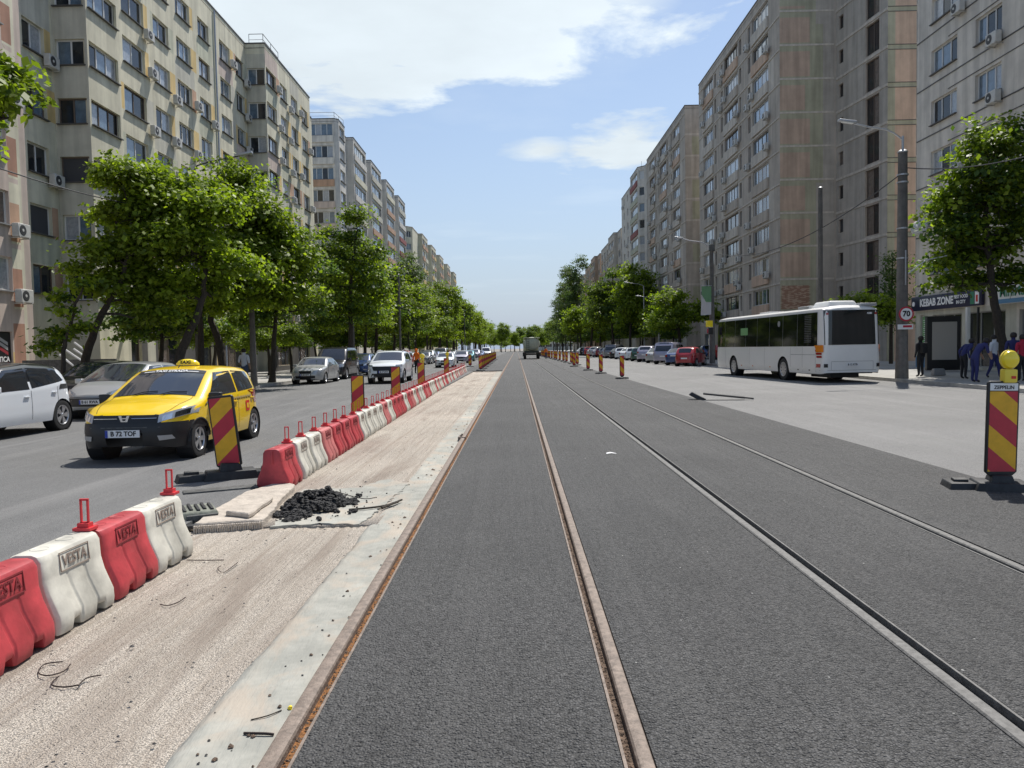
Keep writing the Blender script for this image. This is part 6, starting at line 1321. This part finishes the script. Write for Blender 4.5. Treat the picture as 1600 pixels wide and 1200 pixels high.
p = G(300, 826, -.04); b = MB(); b.box((0, 0, .02), (.24, .10, .035), 'rubber', Matrix.Rotation(.3, 3, 'Z')); o = b.build('rubber_strip', None, bevel=.008, loc=(p.x, p.y, -.04)); tagp(o, 'small black rubber strip in front of the empty grey base', 'rubber strip')
p = G(345, 768, -.02); b = MB(); b.box((0, 0, .02), (.85, .22, .04), 'rubber_grey', Matrix.Rotation(.45, 3, 'Z')); o = b.build('rubber_mat', None, bevel=.01, loc=(p.x, p.y, -.02)); tagp(o, 'flat dark rubber slab under the foot of the big leaning panel', 'rubber slab')
# sticks and wires
def wire(label, pts, r_=.005, m='wire', name='bent_wire', cat='wire', z=-.035):
    q = [G(a, c, z) for a, c in pts]; P2 = [v + Vector((0, 0, r_ + .001 + .004 * (i % 2))) for i, v in enumerate(q)]; Q = [];
    for i in range(len(P2) - 1):
        for t in (0, .33, .66): a0 = P2[max(i - 1, 0)]; a3 = P2[min(i + 2, len(P2) - 1)]; A, B_ = P2[i], P2[i + 1]; Q.append(.5 * ((2 * A) + (B_ - a0) * t + (2 * a0 - 5 * A + 4 * B_ - a3) * t * t + (3 * A - a0 - 3 * B_ + a3) * t ** 3))
    b = MB(); b.tube(Q + [P2[-1]], r_, m, 6); o = b.build(name, smooth=True); tagp(o, label, cat); return o
wire('dark splintered stick lying from the rubble heap over the concrete', [(545, 798), (575, 796), (605, 791), (628, 783)], .011, 'bark', 'stick', 'stick', -.03)
wire('short thick stick end below the longer dark stick', [(597, 796), (612, 790), (622, 786)], .014, 'bark', 'stick', 'stick', -.03)
wire('thin rusty wire sticking out of the rubble heap to the upper right', [(525, 768), (545, 775), (570, 780), (588, 778)], .004)
wire('looped wire lying nearest on the milled strip', [(98, 1035), (70, 1040), (60, 1052), (75, 1058), (100, 1050), (110, 1040)], .0035, z=-.052)
wire('angular bent wire beside the nearest loop', [(92, 1058), (80, 1072), (100, 1075), (122, 1073)], .004, z=-.052)
wire('short wavy wire right of the angular one', [(122, 1073), (135, 1062), (158, 1056)], .0035, z=-.052)
wire('hooked wire lying in the middle of the milled strip', [(250, 945), (262, 948), (278, 942), (290, 935)], .0035, z=-.052)
wire('long thin wire right of the last near barrier', [(292, 876), (315, 877), (350, 876)], .004, z=-.052)
wire('small curled wire below the long thin one', [(345, 885), (340, 890), (350, 895), (372, 880)], .003, z=-.052)
wire('rusty wire sticking out beside the left rail at the bottom', [(381, 1148), (415, 1150), (428, 1150)], .006, z=-.043)
wire('thin twig lying across the concrete strip near the bottom', [(392, 1126), (418, 1121), (440, 1111)], .003, 'bark', 'twig', 'twig', -.043)
# joint clamp and yellow blob on the left rail
p = G(722, 684); r_ = thing('rail_clamp', 'rusty joint clamp bolted on the leftmost rail', 'rail clamp', (-1.03, p.y, 0)); b = MB(); b.box((-.02, 0, .01), (.14, .36, .05), 'rail_steel'); b.build('plate', r_, bevel=.008)
for k in (-1, 1): b = MB(); b.lathe([(0, .065), (.02, .065), (.022, .035)], 'rail_steel', 6, 'Z', (-.03, k * .1, 0)); b.build('bolt', r_)
p = G(453, 1105, -.035); b = MB(); chunk(b, (p.x, p.y, -.037), .014, 'lamp_yellow', random.Random(2)); o = b.build('paint_blob'); tagp(o, 'small yellow lump beside the leftmost rail', 'lump')
p = G(955, 709, .012); b = MB(); b.add([(-.13, -.03, .004), (.0, -.05, .02), (.14, -.03, .004), (.12, .05, .006), (-.02, .06, .03), (-.12, .03, .018)], [(0, 1, 4, 5), (1, 2, 3, 4), (5, 4, 1, 0), (4, 3, 2, 1)], 'white_ink'); b.v = [(x_ * .6, y_ * .6, z_ * .8) for x_, y_, z_ in b.v]; o = b.build('paper_scrap', loc=(p.x, p.y, .012)); tagp(o, 'torn white paper scrap lying between the middle rails', 'paper')
# fallen panel on the edge of the asphalt
p = G(1088, 625); r_ = thing('fallen_panel', 'toppled black warning panel lying on the edge of the dark asphalt', 'fallen panel', (p.x, p.y, .01), R(-13)); b = MB(); b.box((.05, .05, .07), (.55, .34, .12), 'rubber', Matrix.Rotation(.5, 3, 'Y'), .85); b.build('rubber_foot', r_, bevel=.02)
b = MB(); b.box((.80, 0, .12), (1.2, .30, .05), 'black_plastic', Matrix.Rotation(R(6), 3, 'Y')); b.build('panel_frame', r_, bevel=.008); b = MB(); b.box((1.50, 0, .045), (.30, .12, .04), 'black_plastic', Matrix.Rotation(R(6), 3, 'Y')); b.build('panel_tip', r_)

# ------------------------------------------------------------------ poles, lamps, wires, signs
def lamp_arm(parent, base, tip, r_=.035):
    a, c = Vector(base), Vector(tip); m_ = a.lerp(c, .35) + Vector((0, 0, (c.z - a.z) * .28)); b = MB(); b.tube([a, a.lerp(m_, .5) + Vector((0, 0, .05)), m_, a.lerp(c, .7) + Vector((0, 0, .06)), c], r_, 'galv', 8); b.build('lamp_arm', parent, smooth=True)
    d = (c - a).normalized(); b = MB(); rot = Vector((1, 0, 0)).rotation_difference(Vector((d.x, d.y, d.z * .4)).normalized()).to_matrix(); b.box(c + d * .3, (.72, .22, .10), 'galv', rot); h = b.build('lamp_head', parent, bevel=.035, seg=3); b = MB(); b.box(c + d * .3 + Vector((0, 0, -.055)), (.45, .16, .03), 'sign_white', rot); b.build('lamp_glass', h)
q = G(1409, 596); Y = q.y; x0 = q.x; Y0P = Y
pl = thing('concrete_pole', 'thick concrete pole with lamp arm beside the rear of the bus', 'pole', (x0, Y, 0)); H = P(1415, 238, Y).z
b = MB(); b.tube([(0, 0, 0), (0, 0, 1.2), (0, 0, H)], [.26, .23, .175], 'concrete_pole', 16); b.build('pole_shaft', pl, smooth=True)
b = MB(); b.lathe([(.19, H - .02), (.20, H + .03), (.12, H + .10), (0, H + .13)], 'galv', 14, 'Z'); b.build('pole_cap', pl, smooth=True); t = P(1335, 207, Y) - Vector((x0, Y, 0)); lamp_arm(pl, (0, 0, H - .1 + .6), (t.x, 0, t.z + .35)); b = MB(); b.tube([(0, 0, H), (0, 0, H + .65)], .05, 'galv', 8); b.build('arm_post', pl)
for z in (H - .9, H - 1.2, 6.2, 5.0): b = MB(); b.lathe([(.20, z - .03), (.22, z - .03), (.22, z + .03), (.20, z + .03)], 'galv', 14, 'Z'); b.build('band_clamp', pl)
b = MB(); b.box((0, -.27, 4.6), (.05, .05, 1.4), 'galv'); b.tube([(.2, 0, 4.35), (.9, -.1, 4.9), (1.7, -.2, 5.05)], .03, 'sign_white', 6); b.build('side_bracket', pl, bevel=.01)
cz = P(1411, 491, Y).z; sg_ = thing('speed_sign', 'round white sign with a red rim and black 70 on the concrete pole', 'road sign', (x0 + .02, Y - .31, cz)); b = MB(); b.lathe([(0, 0), (.30, 0), (.30, .02), (0, .02)], 'sign_red', 28, 'Y'); b.build('rim_disc', sg_); b = MB(); b.lathe([(0, -.004), (.235, -.004), (.235, -.001)], 'sign_white', 28, 'Y'); b.build('face_disc', sg_); text('lettering', '70', .30, 'ink', sg_, (0, -.008, 0), (1, 0, 0), (0, -1, 0), .002, .012)
b = MB(); b.box((0, .06, 0), (.04, .12, .3), 'galv'); b.build('sign_clamp', sg_)
sg_ = thing('sign_plate', 'small white plate with red marks under the round sign', 'road sign', (x0 - .02, Y - .31, cz - .52)); b = MB(); b.box((0, 0, 0), (.62, .02, .20), 'sign_white'); b.build('plate', sg_, bevel=.005, seg=1); b = MB(); b.box((.08, -.013, .02), (.36, .005, .09), 'sign_red'); b.build('printed_arrow', sg_)
# lone grey mast
Y = 46.0; q = P(1282, 480, Y); t = P(1279, 297, Y); pl = thing('grey_mast', 'plain grey mast rising behind the bus roof', 'pole', (q.x, Y, .12)); b = MB(); b.tube([(0, 0, 0), (0, 0, t.z)], [.17, .12], 'concrete_pole', 12); b.build('mast', pl, smooth=True); b = MB(); b.lathe([(.125, t.z), (.14, t.z + .02), (0, t.z + .1)], 'galv', 12); b.build('mast_cap', pl)
# second lamp pole
Y = 62.0; q = P(1113, 560, Y); t = P(1113, 392, Y); pl = thing('lamp_pole', 'lamp pole with a box on top in front of the first concrete tower', 'pole', (q.x, Y, .12)); b = MB(); b.tube([(0, 0, 0), (0, 0, t.z)], [.24, .15], 'concrete_pole', 12); b.build('pole_shaft', pl, smooth=True)
b = MB(); b.box((0, -.1, t.z + .1), (.42, .3, .5), 'rubber_grey'); b.build('junction_box', pl, bevel=.02); a = P(1066, 373, Y) - Vector((q.x, Y, .12)); lamp_arm(pl, (0, 0, t.z + .1), (a.x, 0, a.z))
bn = P(1104, 470, Y - .4); fl = thing('banner', 'faded green and white banner hanging on the lamp pole', 'banner', (bn.x, bn.y, bn.z)); fl.scale = (.6, 1, 1); b = MB(); b.add([(-.65, 0, 1.15), (.65, 0.05, 1.15), (.65, .05, -.1), (-.1, -.06, -.1), (-.65, 0, .5)], [(0, 1, 2, 3, 4)], 'banner_green'); b.add([(-.65, 0.01, .5), (-.1, -.05, -.1), (.65, .05, -.1), (.6, 0, -1.1), (-.75, .04, -1.15)], [(0, 1, 2, 3, 4)], 'banner_white'); me = b.mesh('banner_cloth'); o = link('banner_cloth', me, fl); sm_ = o.modifiers.new('thickness', 'SOLIDIFY'); sm_.thickness = .02; b = MB(); b.tube([(.7, 0, 1.2), (-.7, 0, 1.2)], .02, 'galv', 6); b.build('banner_rod', fl)
p = P(1108, 508, 60); sg_ = thing('bus_stop_sign', 'small orange yellow sign above the front of the bus', 'road sign', (p.x, 60, .1)); b = MB(); b.tube([(0, 0, 0), (0, 0, p.z)], .03, 'galv', 6); b.build('post', sg_); b = MB(); b.box((0, -.05, p.z), (.55, .03, .5), 'lamp_yellow'); b.build('face', sg_, bevel=.02); b = MB(); b.box((0, -.05, p.z - .55), (.35, .03, .35), 'sign_red'); b.build('face_red', sg_, bevel=.02)
# far street lamps, right and left
gl_ = 'street lamps down the street'
for i, (px, Y, top) in enumerate(((1007, 110, 448), (1030, 96, 470))):
    q = P(px, 560, Y); t = P(px, top, Y); pl = thing('street_lamp', ['slim grey post among the trees right of the bright-topped tree', 'slim grey post between the bright-topped tree and the round low tree'][i], 'street lamp', (q.x, Y, .1), 0, gl_); b = MB(); b.tube([(0, 0, 0), (0, 0, t.z)], [.10, .06], 'galv', 8); b.build('post', pl); lamp_arm(pl, (0, 0, t.z), (-2.2, 0, t.z + .5), .03)
Y = 36.5; q = P(396, 595, Y); t = P(300, 262, Y); t2 = P(372, 244, Y)
pl = thing('lamp_pole', 'grey concrete lamp pole hidden in the crowns with its arm over the left trees', 'street lamp', (t.x, Y, .12)); b = MB(); b.tube([(0, 0, 0), (0, 0, t.z - .3)], [.17, .12], 'concrete_pole', 12); b.build('pole_shaft', pl, smooth=True)
b = MB(); d = t2.x - t.x; z = t.z - .15; b.tube([(0, 0, z - .8), (0.02, 0, z - .2), (.25, 0, z + .12), (.9, 0, z + .3), (d, 0, t2.z - .12)], .035, 'olive_dark', 8); b.build('lamp_arm', pl, smooth=True); b = MB(); b.box((d + .3, 0, t2.z - .02), (.75, .24, .11), 'galv', Matrix.Rotation(R(-10), 3, 'Y')); b.build('lamp_head', pl, bevel=.03)
for i, (px, Y, lab) in enumerate(((396, 36.0, 'pale pole between the taxi roof and the silver saloon'), (553, 58, 'slim pole behind the dark people carrier'), (626, 66, 'slim pole behind the white driving car'), (727, 150, 'thin far pole at the end of the left row'))):
    q = P(px, 560, Y); pl = thing('pole', lab, 'pole', (q.x, Y, .12)); b = MB(); hh = 8.0 if i else 5.5; b.tube([(0, 0, 0), (0, 0, hh)], [.16 if i == 0 else .10, .09], 'concrete_pole', 10); b.build('pole_shaft', pl, smooth=True); b = MB(); b.lathe([(.10, hh), (.11, hh + .03), (0, hh + .08)], 'galv', 10); b.build('pole_cap', pl)
def cable(label, a, c, sag, r_=.022):
    a, c = Vector(a), Vector(c); pts_ = []
    for i in range(17): t = i / 16; p_ = a.lerp(c, t); p_.z -= sag * 4 * t * (1 - t); pts_.append(p_)
    b = MB(); b.tube(pts_, r_, 'ink', 5); o = b.build('overhead_cable', smooth=True); tagp(o, label, 'cable')
cable('black cable crossing in front of the left block', P(-160, 205, 17), P(330, 330, 36.5), .5, .02)
Yp = Y0P; cable('cable from the concrete pole down to the lamp pole', (x0 - .18, Yp, P(1411, 275, Yp).z), P(1116, 395, 62), 1.3, .022)
cable('cable from the concrete pole towards the upper right', (x0 + .18, Yp, P(1422, 262, Yp).z), P(1700, 215, 24), .35, .022)
# satellite dish on the kebab block
p = P(1438, 354, 43.4); ds = thing('satellite_dish', 'grey satellite dish on the corner of the kebab block', 'satellite dish', (22.8, 43.6, p.z)); b = MB(); b.lathe([(0, -.02), (.25, .0), (.42, .05), (.48, .10)], 'ac_white', 22, 'Y'); me = b.mesh('dish', smooth=True); o = link('dish', me, ds, (-.25, -.2, 0)); o.rotation_euler = (R(-20), 0, R(-50)); sm_ = o.modifiers.new('thickness', 'SOLIDIFY'); sm_.thickness = .015; b = MB(); b.tube([(.4, 0, -.1), (-.1, -.1, -.15)], .025, 'galv', 6); b.tube([(-.1, -.1, -.35), (-.1, -.1, .0)], .02, 'galv', 6); b.build('dish_bracket', ds)
# blank advertising box in front of the shop
Yb = 38.0; a = P(1447, 560, Yb); c = P(1498, 560, Yb); ad = thing('advert_box', 'black framed street advert box with a blank grey face', 'advert box', ((a.x + c.x) / 2, Yb, .125), R(-2)); w = c.x - a.x
z0, z1 = .05, P(1470, 498, Yb).z; b = MB(); b.box((0, 0, (z0 + z1) / 2), (w, .25, z1 - z0), 'black_plastic'); b.build('frame', ad, bevel=.02); b = MB(); b.box((.03, -.13, (P(1470, 566, Yb).z + P(1470, 507, Yb).z) / 2), (w * .74, .02, P(1470, 507, Yb).z - P(1470, 566, Yb).z), 'poster_blank'); b.build('advert_face', ad)
for i, (px, w_) in enumerate(((1512, .16), (1528, .09))):
    Yc = 37.6; a = P(px, 540, Yc); pl = thing('shelter_post', ['pale post of the stop shelter right of the advert box', 'thin dark post right of the pale shelter post'][i], 'post', (a.x, Yc, .125)); b = MB(); b.box((0, 0, 1.55), (w_, w_, 3.1), 'sign_white' if i == 0 else 'black_plastic'); b.build('post_shaft', pl, bevel=.01)
    b = MB(); b.box((0, 0, .02), (w_ * 2, w_ * 2, .03), 'galv'); b.build('foot_plate', pl)
# pale stripes of the ramp wall on the left
sw = thing('striped_ramp_fence', 'dark ramp fence with slanting white bars behind the small crooked tree', 'fence', (-17.2, 29.5, .1)); b = MB(); b.box((0, 0, .7), (3.6, .1, 1.5), 'rubber_grey'); b.build('fence_panel', sw)
Yf = 29.35
for (x1_, y1_, x2_, y2_) in ((93, 554, 115, 572), (97, 543, 134, 568), (115, 545, 131, 556), (116, 535, 137, 551)):
    a, c = P(x1_, y1_, Yf), P(x2_, y2_, Yf); b = MB(); b.tube([(a.x + 17.2, -.15, a.z - .1), (c.x + 17.2, -.15, c.z - .1)], .035, 'white_ink', 6); b.build('white_bar', sw)
ls = thing('shop_light', 'small red lit strip over the dark shop entrance behind the left trees', 'shop sign', (P(188, 521, 39.5).x, 39.3, P(188, 521, 39.5).z)); b = MB(); b.box((0, 0, 0), (.5, .08, .14), 'tail_red'); b.build('light_strip', ls); b = MB(); b.box((0, .03, .35), (1.6, .08, .5), 'sign_green'); b.build('sign_panel', ls)

# ------------------------------------------------------------------ people
def person(label, x, y, z, rz, H, J, cloth, hair='hair', bag=None, group=None):
    """one continuous skinned body; J overrides joints given in a standing frame (x left, y back, z up) in units of height"""
    j = dict(pelvis=(0, 0, .53), waist=(0, 0, .62), chest=(0, 0, .74), neck=(0, 0, .83), chin=(0, -.005, .875), head=(0, -.005, .925), crown=(0, 0, .975),
             shl=(.105, 0, .805), ell=(.135, .01, .64), wrl=(.14, -.03, .49), hal=(.14, -.035, .45), shr=(-.105, 0, .805), elr=(-.135, .01, .64), wrr=(-.14, -.03, .49), har=(-.14, -.035, .45),
             hil=(.05, 0, .50), knl=(.055, -.01, .28), anl=(.06, .01, .05), tol=(.065, -.07, .02), hir=(-.05, 0, .50), knr=(-.055, -.01, .28), anr=(-.06, .01, .05), tor=(-.065, -.07, .02)); j.update(J)
    rad = dict(pelvis=(.085, .062), waist=(.072, .055), chest=(.088, .062), neck=(.034, .034), chin=(.040, .045), head=(.048, .056), crown=(.030, .034), shl=(.042, .042), ell=(.028, .028), wrl=(.019, .019), hal=(.020, .014), hil=(.058, .058), knl=(.038, .038), anl=(.026, .026), tol=(.022, .016))
    for k in ('sh', 'el', 'wr', 'ha', 'hi', 'kn', 'an', 'to'): rad[k + 'r'] = rad[k + 'l']
    names = list(j); E = [('pelvis', 'waist'), ('waist', 'chest'), ('chest', 'neck'), ('neck', 'chin'), ('chin', 'head'), ('head', 'crown')]
    for s_ in 'lr': E += [('chest', 'sh' + s_), ('sh' + s_, 'el' + s_), ('el' + s_, 'wr' + s_), ('wr' + s_, 'ha' + s_), ('pelvis', 'hi' + s_), ('hi' + s_, 'kn' + s_), ('kn' + s_, 'an' + s_), ('an' + s_, 'to' + s_)]
    me = bpy.data.meshes.new('body'); me.from_pydata([tuple(c * H for c in j[n]) for n in names], [(names.index(a), names.index(c)) for a, c in E], [])
    o = bpy.data.objects.new('body', me); col.objects.link(o); o.modifiers.new('s', 'SKIN'); sub = o.modifiers.new('u', 'SUBSURF'); sub.levels = 2; sub.render_levels = 2
    for i, n in enumerate(names): sv = me.skin_vertices[0].data[i]; sv.radius = tuple(q * H for q in rad[n]); sv.use_root = (n == 'pelvis')
    dg = bpy.context.evaluated_depsgraph_get(); m2 = bpy.data.meshes.new_from_object(o.evaluated_get(dg)); bpy.data.objects.remove(o)
    m2.materials.clear(); ml = [cloth[0], cloth[1], 'skin', 'black_plastic']; [m2.materials.append(M[k]) for k in ml]
    seg = [(a, c, (2 if a in ('neck', 'chin', 'head') or a[:2] == 'wr' or (a[:2] == 'el' and cloth[2]) else 3 if a[:2] == 'an' else 1 if a[:2] in ('hi', 'kn') or (a == 'pelvis' and c[:2] == 'hi') else 0)) for a, c in E]
    for p_ in m2.polygons:
        c = p_.center; best = (9, 0)
        for a, d, mi in seg:
            A, D = Vector(j[a]) * H, Vector(j[d]) * H; t = max(0, min(1, (c - A).dot(D - A) / max(1e-6, (D - A).length_squared))); q = (c - A.lerp(D, t)).length / (rad[a][0] + .02)
            if q < best[0]: best = (q, mi)
        p_.material_index = best[1]; p_.use_smooth = True
    r_ = thing('person', label, 'person', (x, y, z), rz, group); link('body', m2, r_)
    hc = Vector(j['head']) * H; b = MB(); b.lathe([(0, .078 * H), (.040 * H, .068 * H), (.060 * H, .04 * H), (.064 * H, .01 * H), (.058 * H, -.02 * H), (.050 * H, -.03 * H)], hair, 14, 'Z', (hc.x, hc.y + .012 * H, hc.z - .008 * H)); b.build('hair', r_, smooth=True)
    return r_
q = G(1450, 590, .12); pA = person('person in black with a backpack standing left of the advert box', q.x, q.y + .6, .125, R(200), 1.74, {}, ('cloth_black', 'cloth_black', 0))
b = MB(); b.box((0, .17, 1.22), (.30, .18, .44), 'cloth_black'); b.build('backpack', pA, bevel=.05, seg=3)
q = G(1472, 588, .12); b = MB(); b.box((0, 0, .17), (.55, .3, .30), 'cloth_grey', None, .8); o = b.build('shopping_bag', None, bevel=.06, seg=3, loc=(q.x, q.y + .3, .125)); tagp(o, 'pale plastic bag standing on the pavement by the person in black', 'bag')
q = G(1525, 602, .0); pB = person('person in dark navy overalls bending forward at the kerb', P(1523, 560, 27.5).x, 27.5, .125, R(95), 1.76, dict(waist=(0, -.04, .62), chest=(0, -.13, .715), neck=(0, -.205, .775), chin=(0, -.24, .80), head=(0, -.265, .835), crown=(0, -.28, .875), shl=(.10, -.17, .765), shr=(-.10, -.17, .765), ell=(.13, -.19, .62), elr=(-.13, -.19, .62), wrl=(.12, -.26, .50), wrr=(-.12, -.26, .50), hal=(.12, -.28, .46), har=(-.12, -.28, .46)), ('cloth_navy', 'cloth_navy', 1))
pC = person('second person in navy crouching behind the bending one', P(1506, 560, 30).x, 30, .125, R(100), 1.7, dict(chest=(0, -.10, .72), neck=(0, -.17, .79), chin=(0, -.20, .825), head=(0, -.21, .86), crown=(0, -.22, .90), shl=(.1, -.13, .78), shr=(-.1, -.13, .78)), ('cloth_navy', 'cloth_black', 0))
pD = person('person in a white shirt walking under the tree with a bag', P(1553, 560, 30).x, 30.0, .125, R(30), 1.72, dict(knl=(.055, -.07, .29), anl=(.06, -.10, .05), tol=(.06, -.17, .02), knr=(-.055, .03, .28), anr=(-.06, .12, .07), tor=(-.06, .07, .03)), ('cloth_white', 'cloth_navy', 1))
pE = person('person with a dark jacket standing behind the yellow lamp', P(1583, 560, 28).x, 28, .125, R(160), 1.78, dict(), ('cloth_navy', 'cloth_black', 0)); pF = person('person in dark red at the right picture edge', P(1597, 560, 27.5).x, 27.5, .125, R(185), 1.70, dict(), ('cloth_red', 'cloth_black', 0))
pG = person('person in a pale shirt standing by the pale pole behind the taxi', P(382, 580, 35.0).x, 35.0, .125, R(170), 1.78, dict(ell=(.14, .02, .65), wrl=(.09, -.09, .56), hal=(.06, -.11, .57)), ('cloth_white', 'cloth_denim', 1))
pH = person('worker in an orange jacket on the road beside the panels', P(651, 575, 54).x, 54, .0, R(150), 1.78, dict(), ('cloth_orange', 'cloth_black', 0), hair='cloth_orange')
pI = person('worker in orange far ahead beside the right-hand panels', P(853, 555, 112).x, 112, .0, R(20), 1.76, dict(), ('cloth_orange', 'cloth_denim', 0))
